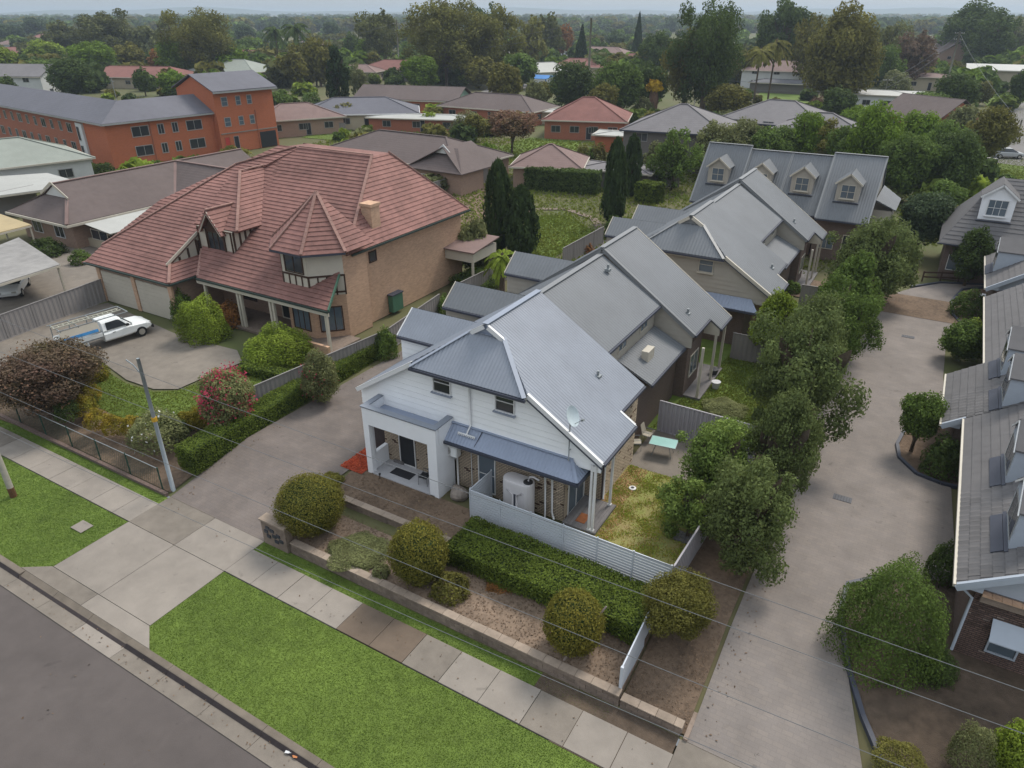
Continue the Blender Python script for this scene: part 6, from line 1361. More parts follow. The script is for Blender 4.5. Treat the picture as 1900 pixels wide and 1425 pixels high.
# ================================================================= TREES AND SHRUBS
def fib(n):
    i = np.arange(n) + .5; ph = np.arccos(1 - 2 * i / n); th = np.pi * (1 + 5 ** .5) * i
    return np.c_[np.cos(th) * np.sin(ph), np.sin(th) * np.sin(ph), np.cos(ph)]
def crown_pts(kind, n, seed):
    r = np.random.default_rng(seed); P = []; N_ = []
    def lobe(c, rad, m, sq=(1, 1, 1), inner=.75):
        d = r.normal(0, 1, (m, 3)); d /= np.linalg.norm(d, axis=1)[:, None]
        q = rad * r.uniform(inner, 1.08, m)[:, None]; P.append(np.array(c) + d * q * np.array(sq)); N_.append(d)
    if kind in ('round', 'spread', 'gum', 'pear', 'ragged'):
        k = {'round': 30, 'spread': 30, 'gum': 44, 'pear': 38, 'ragged': 34}[kind]; D = fib(k) + r.normal(0, .16, (k, 3)); D /= np.linalg.norm(D, axis=1)[:, None]
        for d in D:
            if kind == 'gum': rad = r.uniform(.065, .15); R0 = r.uniform(.16, .43); c = np.array([d[0] * R0, d[1] * R0, .52 + d[2] * R0 * 1.05])
            elif kind == 'ragged': rad = r.uniform(.06, .15); R0 = r.uniform(.15, .42); c = np.array([d[0] * R0, d[1] * R0, .5 + d[2] * R0 * 1.15])
            elif kind == 'pear': rad = r.uniform(.06, .17); h = .5 + .40 * d[2]; w = .36 * (1.0 - .75 * max(0, (h - .40)) ** 1.1 * 1.5) ; c = np.array([d[0] * w, d[1] * w, h])
            else: rad = r.uniform(.12, .21); R0 = r.uniform(.24, .35); c = np.array([d[0] * R0, d[1] * R0, .5 + d[2] * R0 * (1.05 if kind == 'round' else .8)])
            lobe(c, rad, max(3, int(n / k * (rad / .14) ** 2 * .9)), inner=.45)
        m = n // (16 if kind == 'gum' else 9); d = r.normal(0, 1, (m, 3)); d /= np.linalg.norm(d, axis=1)[:, None]; q = r.uniform(0, .36, m)[:, None]; P.append(np.array([0, 0, .5]) + d * q); N_.append(d)
    elif kind in ('column', 'cone'):
        z = r.uniform(0, 1, n); t = r.uniform(0, 2 * np.pi, n)
        w = (.5 * np.minimum(1, (z / .16)) ** .6 * np.sqrt(np.maximum(0, 1 - ((z - .3) / .7).clip(0, 1) ** 2)) if kind == 'column' else .5 * (1 - z) ** .8 * np.minimum(1, z / .08 + .4))
        w = w * (1 + .14 * np.sin(5 * t + 9 * z) + r.normal(0, .06, n)) * r.uniform(.75, 1, n)
        P.append(np.c_[w * np.cos(t), w * np.sin(t), z]); N_.append(np.c_[np.cos(t), np.sin(t), np.full(n, .45)])
    elif kind == 'ball':
        d = r.normal(0, 1, (n, 3)); d /= np.linalg.norm(d, axis=1)[:, None]; q = (.5 * np.where(r.uniform(size=n) < .05, r.uniform(1, 1.12, n), r.uniform(.86, 1.02, n)) * (1 + .05 * np.sin(4 * d[:, 0] + 3) * np.sin(5 * d[:, 1])))[:, None]
        P.append(d * q + np.array([0, 0, .5])); N_.append(d)
    elif kind == 'dome':
        d = r.normal(0, 1, (n, 3)); d[:, 2] = np.abs(d[:, 2]) ** .8; d /= np.linalg.norm(d, axis=1)[:, None]
        lob = 1 + .13 * np.sin(5 * d[:, 0] + seed) * np.sin(5 * d[:, 1] + 1) + .08 * np.sin(9 * d[:, 0]) * np.cos(8 * d[:, 2])
        q = (.5 * r.uniform(.78, 1.02, n) * lob)[:, None]; P.append(np.c_[d[:, :2] * q, d[:, 2:] * q * 2 * .97]); N_.append(d)
    P = np.concatenate(P); N_ = np.concatenate(N_); return P, N_
PROTO = {}
def proto(kind, lod, seed):
    key = (kind, lod, seed)
    if key not in PROTO:
        n, s = {-1: (34000, .0155), 0: (17000, .024), 1: (8000, .031), 2: (3400, .052), 3: (1500, .078)}[lod]
        if kind in ('ball', 'dome'): n = int(n * .8); s *= .85
        if kind in ('column', 'cone'): s *= 1.15
        P, N_ = crown_pts(kind, n, 100 + seed * 7 + lod); V, F = leaves(P, N_, s, .55)
        me = quads_mesh('crown_' + kind, V, F, LEAF['mid']); PROTO[key] = me
    return PROTO[key]
def trunk_mesh(seed, kind='tree'):
    key = ('trunk', kind, seed)
    if key not in PROTO:
        r = random.Random(seed); m = MB(); b = .5
        if kind == 'palm': m.tube([(0, 0, 0), (.1, 0, .5), (0, .1, 1)], [.5, .4, .36], 8)
        else:
            pts = [(0, 0, -.03), (r.uniform(-.3, .3), r.uniform(-.3, .3), .25), (r.uniform(-.6, .6), r.uniform(-.6, .6), .5), (0, 0, .78)]
            m.tube(pts, [.5, .40, .28, .08], 8)
            for k in range(6):
                a = 2 * math.pi * k / 6 + r.uniform(-.4, .4); z = r.uniform(.28, .5); p = Vector(pts[1]).lerp(Vector(pts[2]), (z - .25) / .25); e = r.uniform(2.2, 3.6)
                m.tube([p, p + Vector((math.cos(a) * e * .5, math.sin(a) * e * .5, .13)), p + Vector((math.cos(a) * e, math.sin(a) * e, .3))], [.22, .13, .04], 6)
        me = bpy.data.meshes.new('trunk'); me.from_pydata(m.v, [], m.f); me.materials.append(bark); me.polygons.foreach_set('use_smooth', [True] * len(me.polygons)); me.update(); PROTO[key] = me
    return PROTO[key]
def place_tree(label, cat, x, y, z0, h, w, kind, leaf, lo=.15, lod=None, seed=None, name=None, group=None, trunk=True, flowers=None, wy=None):
    seed = random.randrange(4) if seed is None else seed
    d = depth_of((x, y, z0 + h / 2))
    wp = w * FPX / d
    if lod is None: lod = 0 if wp > 110 else 1 if wp > 75 else 2 if wp > 42 else 3
    if lod <= 0 and wp > 150: lod = -1
    t = thing(name or ('tree' if trunk else 'shrub'), label, cat, (x, y, z0), random.uniform(0, 6.28) if kind not in ('box',) else 0, group, local=True)
    if kind == 'palm':
        tr = link('trunk', trunk_mesh(seed % 2, 'palm'), t); tr.scale = (.5, .5, h * .86); palm_crown(t, h, w, leaf, seed); return t
    c = link('crown', proto(kind, lod, seed), t); c.location = (0, 0, h * lo); c.scale = (w, wy or w, h * (1 - lo)); c.material_slots[0].link = 'OBJECT'; c.material_slots[0].material = LEAF[leaf]
    if trunk:
        r_ = max(.09, h * .028); tr = link('trunk', trunk_mesh(seed), t); tr.scale = (r_ * 2 * .5 * 2, r_ * 2 * .5 * 2, h)
        if kind in ('column', 'cone'): tr.scale = (r_, r_, h * .6)
    if flowers:
        fm, n, s = flowers; P, N_ = crown_pts(kind, n, 55 + seed); V, F = leaves(P * np.array([w, w, h * (1 - lo)]) * np.array([1.07, 1.07, 1.04]) + np.array([0, 0, h * lo]), N_, s, .7, 1.2)
        o = link('blossom', quads_mesh('blossom', V, F, LEAF[fm]), t); o['kind'] = 'stuff'
    return t
def palm_crown(t, h, w, leaf, seed):
    r = random.Random(seed); m = MB(); L = w / 2
    for k in range(22):
        a = 2 * math.pi * k / 22 + r.uniform(-.15, .15); el = r.uniform(-.5, 1.1); d = Vector((math.cos(a), math.sin(a), 0)); s_ = Vector((-d.y, d.x, 0)); prev = None
        for i in range(9):
            q = i / 8; p = d * L * q * math.cos(el * .6) + Vector((0, 0, h * .86 + L * (math.sin(el) * q - .75 * q * q)))
            if prev is not None:
                for sg in (-1, 1): m.face([prev, p, p + s_ * sg * L * .17 * (1 - q * .6) + Vector((0, 0, -.12 * L)), prev + s_ * sg * L * .15 + Vector((0, 0, -.10 * L))])
            prev = p
    me = bpy.data.meshes.new('frond'); me.from_pydata([tuple(v) for v in m.v], [], m.f); me.materials.append(LEAF[leaf]); me.update(); link('fronds', me, t)
def tree(label, px, ytop, wpx, ybase, kind='round', leaf='mid', lo=.15, z0=.8, cat='tree', **k):
    ym = (ytop + ybase) / 2; xb = 950 + (px - 950) * (3234 - ybase) / (3234 - ym)
    p = at(xb, ybase, z0); d = depth_of((p.x, p.y, z0)); w = wpx * d / FPX
    if d < 130 and (kind == 'dome' or lo < .03):
        dr = Vector((p.x, p.y, 0)).normalized(); p = p + dr * w * .36; h = max(.35, zat(p + dr * w * .12, ytop) - z0)
    else: h = max(.4, zat(p, ytop) - z0)
    d = depth_of((p.x, p.y, z0 + h / 2)); w = wpx * d / FPX * (1.18 if kind in ('gum', 'ragged') else 1.05)
    return place_tree(label, cat, p.x, p.y, z0, h, w, kind, leaf, lo, **k)
def shrub(label, px, ytop, wpx, ybase, kind='dome', leaf='mid', z0=.8, cat='shrub', **k): return tree(label, px, ytop, wpx, ybase, kind, leaf, 0, z0, cat, trunk=False, **k)

# trees that line the right driveway, near to far
LT = [('yard tree with glossy green leaves standing over the patio table corner', -5.5, 26.9, 5.0, 4.6, 'ragged', 'yardleaf', .1, 'back yard tree'),
      ('leafy yard shrub tree growing over the drain grate by the side fence', -5.7, 24.5, 3.2, 3.0, 'ragged', 'yardleaf', .02, 'back yard shrub'),
      ('dark pear tree at the driveway bend beside the townhouse yard corner', -3.2, 23.4, 5.8, 4.8, 'ragged', 'pear', .04, ''),
      ('dark green driveway tree overhanging the patio side fence', -3.0, 27.8, 6.4, 3.7, 'pear', 'pear', .08, ''),
      ('largest dark green driveway tree, opposite the round planter', -3.4, 33.0, 8.4, 6.2, 'ragged', 'pear', .08, ''),
      ('tall driveway tree beside the second townhouse lawn', -3.7, 37.6, 7.4, 4.8, 'pear', 'pear', .08, ''),
      ('green driveway tree behind the largest one, before the lime tree', -3.2, 42.8, 7.2, 5.6, 'ragged', 'mid', .08, ''),
      ('driveway tree with lighter green top near the lane middle', -3.0, 47.6, 7.2, 4.6, 'pear', 'mid', .08, ''),
      ('large rounded dark tree closing the driveway row at the lane end', -3.0, 54.0, 8.2, 7.4, 'ragged', 'pear', .08, ''),
      ('small lime yellow tree against the third townhouse', -6.6, 43.2, 5.2, 3.2, 'pear', 'lime', .1, '')]
for lb, x, y, h, w, kd, lf, lo, _ in LT: place_tree(lb, 'tree', x, y, .8, h, w, kd, lf, lo, lod=0)
S = shrub
S('broad olive green bush at the white fence corner above the bare bed', 1258, 1052, 150, 1212, 'round', 'olive', lod=0)
S('big round glossy green bush in the right garden bed', 1655, 1032, 182, 1256, 'dome', 'mid', lod=0)
S('small dark bush at the tiled townhouse corner', 1752, 1002, 52, 1085, 'dome', 'dark'); S('dark clipped round bush beside the brick gable wall', 1735, 1195, 75, 1265, 'dome', 'dark')
tree('small bright green tree in the round planter', 1708, 722, 84, 838, 'round', 'mid', .2, lod=1)
S('dark round clipped bush in the round planter', 1752, 806, 66, 888, 'dome', 'dark')
S('bright topped bush beside the lane under the tiled eave', 1790, 590, 88, 680, 'round', 'mid'); S('lime green bush crown above the lane bush', 1808, 590, 50, 632, 'dome', 'lime')
S('bright leafy bush at the lane kerb near the white letterbox', 1800, 536, 60, 590, 'dome', 'mid'); S('dark low bush behind the lane kerb', 1842, 540, 36, 580, 'dome', 'dark')
S('grey clipped bush at the bottom right below the brick gable', 1810, 1345, 80, 1440, 'dome', 'greygreen'); S('yellow green shrub in the bottom right corner', 1885, 1340, 90, 1460, 'round', 'lime')
S('low yellowish ground shrub by the lower driveway kerb', 1668, 1385, 90, 1440, 'dome', 'olive')
tree('dark slender tree in front of the far dormer house', 1806, 418, 76, 530, 'pear', 'dark', .1)
tree('round bluish green tree right of the dormer block', 1716, 348, 100, 470, 'round', 'bluish', .1)
tree('green street tree beside the far end of the dormer block', 1652, 408, 118, 560, 'pear', 'pear', .08, lod=1)
S('yellow green ball shrub at the dormer block door', 1577, 450, 42, 482, 'dome', 'lime'); S('dark narrow shrub left of the dormer block door', 1527, 398, 34, 468, 'column', 'dark'); S('dark narrow shrub right of the dormer block door', 1592, 408, 30, 470, 'column', 'dark')
# front garden topiary and hedges
def topiary(lb, px, ytop, wpx, ybase, z0=.4, leaf='topiary'):
    ym = (ytop + ybase) / 2; p = at(px, ybase - 14, z0); h = zat(p, ytop) - z0; w = .9 * wpx * depth_of((p.x, p.y, z0 + h / 2)) / FPX; h *= .93; p = p + Vector((-.3, .5, 0)) * .6
    t = thing('topiary_bush', lb, 'shrub', (p.x, p.y, z0), 0, 'clipped dome bushes of the front garden', local=True)
    c = link('crown', proto('ball', -1 if w > 2.6 else 0, 0), t); c.scale = (w, w, h); c.rotation_euler = (0, 0, random.uniform(0, 6)); c.material_slots[0].link = 'OBJECT'; c.material_slots[0].material = LEAF[leaf]
    m = MB(); m.lathe((0, 0, 0), [(.12 * w, .06 * h), (.34 * w, .2 * h), (.43 * w, .5 * h), (.34 * w, .8 * h), (.1 * w, .93 * h)], 14); m.build('bush_core', LEAF['deep'], t)  # solid dark core filling the bush behind its leaves
    m = MB(); m.tube([(0, 0, -.1), (0, 0, h * .3)], .09, 6); m.build('trunk', bark, t)
topiary('wide clipped dome bush beside the stone letterbox wall', 578, 893, 142, 1002)
topiary('middle clipped dome bush in front of the long hedge', 778, 980, 120, 1098)
topiary('clipped dome bush with brownish top by the blue white panel fence', 1064, 1113, 126, 1228)
S('low golden shrub at the foot of the middle dome bush', 835, 1060, 70, 1118, 'dome', 'olive', z0=.4); S('low grey green groundcover between letterbox wall and middle dome', 665, 1012, 110, 1052, 'dome', 'greygreen', z0=.4)
S('small spiky grey plant on the stone wall bed', 706, 1045, 34, 1075, 'dome', 'greygreen', z0=.4); S('small green tuft plant near the drive edge bed', 612, 884, 50, 905, 'dome', 'topiary', z0=.8)
S('dark drying shrub patch in the litter bed', 930, 1080, 60, 1100, 'dome', 'rust', z0=.3)
def hedge(lb, a, b, w, z0, z1, leaf, dens=330, size=.075, name='hedge', core=True, zb=None):
    a, b = Vector((a[0], a[1], 0)), Vector((b[0], b[1], 0)); L = (b - a).length; d = (b - a) / L; nn = Vector((-d.y, d.x, 0)); H_ = z1 - z0
    t = thing(name, lb, 'hedge', ((a + b) / 2 + Vector((0, 0, z0)))); P = []; N_ = []
    def side(n, f): 
        q = RNG.uniform(0, 1, (n, 2)); pts, nr = f(q); P.append(pts); N_.append(np.tile(nr, (n, 1)))
    A, D, NN = np.array(a), np.array(d), np.array(nn)
    for s in (-1, 1): side(int(L * H_ * dens), lambda q, s=s: (A + np.outer(q[:, 0] * L, D) + NN * s * w / 2 + np.c_[np.zeros(len(q)), np.zeros(len(q)), z0 + q[:, 1] * H_], np.array(NN * s)))
    side(int(L * w * dens), lambda q: (A + np.outer(q[:, 0] * L, D) + np.outer((q[:, 1] - .5) * w, NN) + np.array([0, 0, z1]), np.array([0, 0, 1.])))
    for e, s in ((0, -1), (L, 1)): side(int(w * H_ * dens), lambda q, e=e, s=s: (A + D * e + np.outer((q[:, 0] - .5) * w, NN) + np.c_[np.zeros(len(q)), np.zeros(len(q)), z0 + q[:, 1] * H_], D * s))
    P = np.concatenate(P); N_ = np.concatenate(N_); bump_ = .05 * np.sin(P[:, 0] * 2.1) * np.sin(P[:, 1] * 1.7 + P[:, 2] * 3) + RNG.normal(0, .04, len(P)); P = P + N_ * bump_[:, None]
    P = P - np.array(t.location); V, F = leaves(P, N_, size, .6); link('foliage', quads_mesh('hedge_foliage', V, F, LEAF[leaf]), t)
    if core: m = MB(); m.obox((a + b) / 2 + Vector((0, 0, (z0 + z1) / 2 - .04)), d, L / 2 - .08, nn, w / 2 - .08, (0, 0, 1), H_ / 2 - .06); m.build('hedge_core', LEAF['deep'], t)  # solid dark box filling the hedge inside its leaf shell
    return t
hedge('long wide clipped hedge below the white slat fence', (-14.0, 19.35), (-5.4, 19.25), 2.3, .5, 1.35, 'hedge', dens=700, size=.055)
hedge('long clipped hedge along the left shared driveway', (-28.95, 17.2), (-29.35, 33.5), 1.25, .4, 1.75, 'hedge', dens=620, size=.05)
hedge('tall dark hedge across the middle distance behind the pink roof', tuple(at(978, 322, 2.6).xy), tuple(at(1112, 332, 2.6).xy), 2.0, .8, 3.4, 'dark', dens=60, size=.2)
hedge('dark clipped hedge beside the tall conifers', tuple(at(1190, 345, 2.4).xy), tuple(at(1222, 352, 2.4).xy), 2.2, .8, 3.0, 'hedge', dens=60, size=.2)
S('round shrub at the far end of the shared driveway hedge', 714, 605, 44, 668, 'dome', 'mid'); S('rounded hedge bush between the pale fence and the townhouse wing', 826, 545, 30, 590, 'dome', 'mid')
# red house garden
S('large purplish brown bush at the left behind the mesh fence', 88, 625, 205, 782, 'round', 'purple', lod=0, flowers=('pinkish', 2600, .09))
S('big bright clipped bush beside the garage doors', 375, 545, 88, 638, 'dome', 'lime', lod=0); S('small bright round bush at the garage corner', 338, 536, 42, 600, 'dome', 'mid')
S('spiky brown green plant next to the verandah post', 425, 558, 56, 608, 'dome', 'rust')
S('wide bright green clipped bush in front of the tower bay', 516, 600, 118, 682, 'dome', 'lime', lod=0)
hedge('low curved clipped hedge under the wide bright bush', tuple(at(452, 680, 1.2).xy), tuple(at(560, 700, 1.2).xy), .8, .8, 1.4, 'hedge', dens=260)
S('bright red flowering crepe myrtle bush by the shared driveway', 418, 675, 108, 812, 'round', 'greygreen', lod=0, flowers=('red', 2400, .10))
S('second red flowering shrub with fewer blooms near the grey fence', 592, 648, 76, 758, 'round', 'greygreen', lod=0, flowers=('red', 260, .08))
S('white flowering shrub beside the concrete power pole', 290, 760, 100, 835, 'dome', 'greygreen', lod=1, flowers=('white', 60, .1))
S('small dark green shrub inside the mesh fence', 122, 735, 44, 780, 'dome', 'dark')
for i, (x, y) in enumerate(((178, 690), (162, 728), (155, 752), (178, 778), (210, 788), (245, 790), (345, 782), (365, 775))):
    S('golden clipped hedge ball %s the curved lawn border' % ['first from the top of', 'second from the top of', 'third from the top of', 'at the left bend of', 'at the lower left of', 'at the bottom of', 'left of the red bush on', 'touching the red bush on'][i], x, y - 20, 42, y + 18, 'dome', 'yellow hedge', group='golden hedge balls round the lawn')
S('dark shrub between golden balls and the pole', 320, 770, 50, 815, 'dome', 'dark')
# neighbours' gardens
for a in [('green bush against the apartment long wing', 160, 292, 34, 330, 'dome', 'mid'), ('dark bush row below the apartment stair panel', 195, 300, 40, 335, 'dome', 'dark'), ('bright bush at the apartment corner', 245, 302, 34, 325, 'dome', 'lime'),
          ('rounded bush behind the red roof ridge', 783, 303, 56, 342, 'dome', 'mid'), ('bright plants by the brown roofed house sunroom', 148, 462, 36, 492, 'dome', 'mid'), ('dark garden shrubs under the brown roofed house', 85, 440, 60, 478, 'dome', 'dark'),
          ('pale shrub at the wide lawn end', 1082, 268, 30, 300, 'dome', 'olive'), ('yellowish shrub beside the orange shed', 1110, 264, 32, 300, 'dome', 'olive'), ('dark vine mass beside the brick east wall', 880, 400, 70, 520, 'round', 'greygreen'),
          ('lush low vines over the back fence', 885, 495, 90, 540, 'dome', 'mid'), ('red leaved shrub beside the round lawn fence', 1083, 448, 36, 470, 'dome', 'rust'), ('green bush by the third townhouse left wing', 1138, 400, 34, 445, 'dome', 'mid'),
          ('rosy flowering bush among distant trees', 1516, 178, 30, 205, 'dome', 'pinkish'), ('shrub left of the flowering agave', 1195, 180, 40, 215, 'dome', 'greygreen'), ('small green ball tree on the brick house lawn', 578, 170, 36, 195, 'dome', 'mid'),
          ('yellow green bush before the flat carport', 797, 205, 36, 242, 'dome', 'lime'), ('tan trunked shrub below the red roof', 698, 262, 26, 300, 'dome', 'olive'), ('green bush in front of the carport brick wall', 872, 206, 74, 250, 'dome', 'greygreen'),
          ('low shrubs on the back lawn of the second townhouse', 1345, 745, 80, 775, 'dome', 'greygreen'), ('small dark bush beside the third townhouse fence', 1470, 520, 34, 545, 'dome', 'mid')]: S(*a)
place_tree('small fan palm behind the row wing roof', 'palm', at(932, 545, .8).x, at(932, 545, .8).y, .8, 3.6, 3.0, 'palm', 'lime', name='palm_tree')
# middle and far trees: (label, px centre, top, width, base, kind, leaf, trunk share)
TR = [('hazy dark round tree at the upper left', 65, 30, 46, 76, 'round', 'bluish', .1), ('great light green tree in the upper left', 205, 16, 100, 118, 'gum', 'gum', .05), ('paler tree right of the great light green one', 270, 42, 56, 118, 'round', 'greygreen', .1),
      ('small light tree left of the great light green one', 146, 46, 38, 100, 'round', 'gum', .1), ('tall yellow green eucalyptus with forked trunk', 372, 5, 132, 150, 'gum', 'gold', .05), ('grey leaved tree behind the slanting pole', 312, 15, 46, 130, 'ragged', 'greygreen', .2),
      ('bright green tree above the red apartment roofs', 172, 70, 90, 150, 'round', 'bright', .08), ('soft light green tree beside the bright one', 240, 76, 62, 140, 'round', 'olive', .08), ('lime tree over the far left rooftops', 85, 72, 70, 128, 'round', 'lime', .08), ('bright green tree cut by the left edge', 5, 80, 60, 150, 'round', 'lime', .08), ('autumn toned tree low at the left', 60, 98, 66, 130, 'round', 'olive', .05),
      ('dense dark green tree beside the white cottage', 132, 104, 88, 185, 'round', 'dark', .06), ('dark small tree in front of the long red roof', 265, 125, 36, 178, 'round', 'dark', .1), ('rusty brown tree below the pole', 298, 90, 48, 140, 'round', 'rust', .1), ('dark shrub tree at the left edge', 8, 138, 46, 190, 'round', 'dark', .05),
      ('bright green low tree behind the apartment tower', 322, 128, 60, 182, 'round', 'bright', .05), ('round green tree left of the palm', 456, 66, 46, 112, 'round', 'mid', .08), ('olive tree beneath the palm crown', 548, 78, 60, 165, 'ragged', 'olive', .1), ('brownish thin tree beside the olive one', 584, 88, 34, 160, 'ragged', 'rust', .2),
      ('far dark tree just under the horizon', 615, 38, 34, 80, 'round', 'bluish', .1), ('dense dark green conical tree', 626, 86, 52, 200, 'pear', 'deep', .04), ('slender grey tree right of the conical one', 662, 118, 38, 180, 'ragged', 'greygreen', .1), ('yellow green tree before the pink roofed bungalow', 690, 95, 38, 140, 'round', 'olive', .08),
      ('wide hazy tree clump left of the giant gum', 705, 22, 78, 92, 'round', 'gum', .1), ('bright green tree mass below the hazy clump', 692, 68, 76, 128, 'round', 'bright', .06), ('giant dark olive gum tree in the centre left', 826, -14, 160, 160, 'gum', 'gold', .05), ('second great gum right of the giant', 915, 14, 96, 158, 'gum', 'gold', .05),
      ('dark crown rising behind the great gums', 905, -2, 76, 120, 'gum', 'dark', .05), ('bushy gum at the right of the great gums', 985, 28, 62, 135, 'gum', 'gold', .05), ('brownish round tree left of the dark cone', 1045, 44, 40, 112, 'round', 'rust', .15), ('dark pencil cone tree in the far centre', 1079, 50, 30, 130, 'cone', 'deep', .02),
      ('rounded yellow olive tree above the brown roofs', 936, 115, 68, 200, 'round', 'olive', .08), ('grey green small tree right of the rounded olive', 994, 145, 44, 210, 'round', 'greygreen', .08), ('dark small tree with bright top near the red roof', 733, 135, 40, 172, 'round', 'dark', .05),
      ('large dark green clump left of the concrete pole', 1062, 112, 92, 205, 'round', 'dark', .04), ('broad dark green clump right of the concrete pole', 1150, 104, 100, 215, 'round', 'mid', .04), ('dark clump beside the agave', 1205, 112, 70, 205, 'round', 'dark', .04), ('hazy small tree beyond the pink roof', 1142, 55, 38, 98, 'round', 'bluish', .1), ('dark norfolk pine silhouette', 1184, 26, 22, 112, 'cone', 'deep', .02),
      ('pink flowering crepe myrtle with twin trunks', 950, 196, 96, 285, 'spread', 'pinkish', .25), ('yellowish tree left of the crepe myrtle', 880, 208, 50, 262, 'round', 'olive', .1), ('dark tree below the concrete pole', 733, 140, 36, 166, 'round', 'mid', .05),
      ('taller left one of the two pencil conifers by the round lawn', 925, 298, 52, 470, 'column', 'pine', .01), ('wider pencil conifer right of the taller one by the round lawn', 966, 345, 60, 480, 'column', 'pine', .01), ('slim conifer right of the tall hedge', 1142, 258, 42, 420, 'column', 'pine', .01), ('slimmer twin conifer right of the hedge end conifer', 1173, 252, 34, 365, 'column', 'pine', .01),
      ('huge dark eucalyptus left of the palms', 1315, -20, 130, 215, 'gum', 'dark', .05), ('olive gum in front of the huge dark one', 1275, 40, 80, 210, 'gum', 'olive', .05), ('tall thin crowned gum behind the palms', 1450, -8, 100, 150, 'gum', 'dark', .05), ('great round dark fig tree', 1563, 12, 136, 200, 'round', 'olive', .05), ('light green tree right of the great fig', 1632, 40, 56, 160, 'ragged', 'gum', .1),
      ('bright green tree at the fig foot', 1640, 82, 72, 172, 'round', 'mid', .04), ('purplish grey tree before the distant hills', 1698, 50, 76, 165, 'gum', 'purple', .05), ('great dark tree at the upper right', 1808, 6, 124, 128, 'round', 'dark', .15), ('grey gum at the right edge skyline', 1886, 30, 56, 118, 'gum', 'greygreen', .05),
      ('white green dome tree before the shops', 1662, 130, 58, 178, 'dome', 'greygreen', .02), ('dark leafy tree before the flat shops', 1556, 156, 70, 230, 'round', 'dark', .05), ('broad bright tree beside the leaning poles', 1718, 162, 100, 230, 'spread', 'mid', .06), ('dark round tree behind the leaning poles', 1778, 128, 86, 215, 'round', 'dark', .04), ('yellow topped bush below the cream warehouse', 1822, 150, 44, 195, 'round', 'gold', .04),
      ('small round street tree by the far road', 1795, 180, 36, 212, 'round', 'mid', .06), ('round olive tree at the road bend', 1838, 196, 88, 310, 'round', 'olive', .08), ('pale shrubby tree before the road bend', 1785, 190, 54, 262, 'round', 'greygreen', .06),
      ('large willowy grey tree behind the dormer block', 1325, 215, 96, 330, 'ragged', 'greygreen', .05), ('second willowy tree beside the grey roof', 1378, 205, 80, 320, 'ragged', 'greygreen', .05), ('bright green tree behind the second dormer', 1440, 226, 84, 320, 'round', 'mid', .05), ('bright tree crown behind the third dormer', 1498, 206, 80, 318, 'round', 'bright', .06),
      ('olive bottlebrush like tree behind the ridge', 1545, 220, 90, 322, 'ragged', 'olive', .06), ('large bright green tree right behind the block', 1622, 196, 110, 350, 'round', 'bright', .05), ('bright tree crown lower right of the block', 1680, 240, 110, 372, 'round', 'mid', .05), ('tall dark green tree right of the block', 1768, 236, 112, 375, 'round', 'dark', .05),
      ('green tree on the slope by the parked sedan', 1755, 330, 70, 400, 'round', 'mid', .05), ('dark low tree left of the grey two storey house', 1215, 205, 60, 250, 'round', 'olive', .05), ('slender tree behind the far roofs', 480, 95, 36, 130, 'round', 'mid', .1), ('olive hedge tree by the red bungalow', 510, 108, 50, 150, 'round', 'olive', .05), ('dark tree at the right of the bungalow', 655, 60, 40, 118, 'round', 'dark', .1),
      ('low green canopy behind the pencil cone', 1110, 100, 60, 140, 'round', 'mid', .05), ('far canopy tree beside the palms', 1380, 90, 50, 160, 'round', 'olive', .05), ('low olive tree at the far red roofs', 1010, 150, 44, 190, 'round', 'olive', .05), ('small tree left of the giant gum trunk', 760, 110, 40, 150, 'round', 'mid', .08), ('small tree between the gum trunks', 870, 120, 40, 156, 'round', 'olive', .08),
      ('hazy tree at the left horizon', 20, 45, 50, 84, 'round', 'bluish', .05), ('hazy tree right of the eucalyptus', 455, 40, 40, 86, 'round', 'bluish', .05), ('hazy skyline tree between fig and hills', 1740, 70, 50, 120, 'round', 'bluish', .05), ('green tree beside the warehouse end', 1895, 120, 40, 200, 'round', 'dark', .05)]
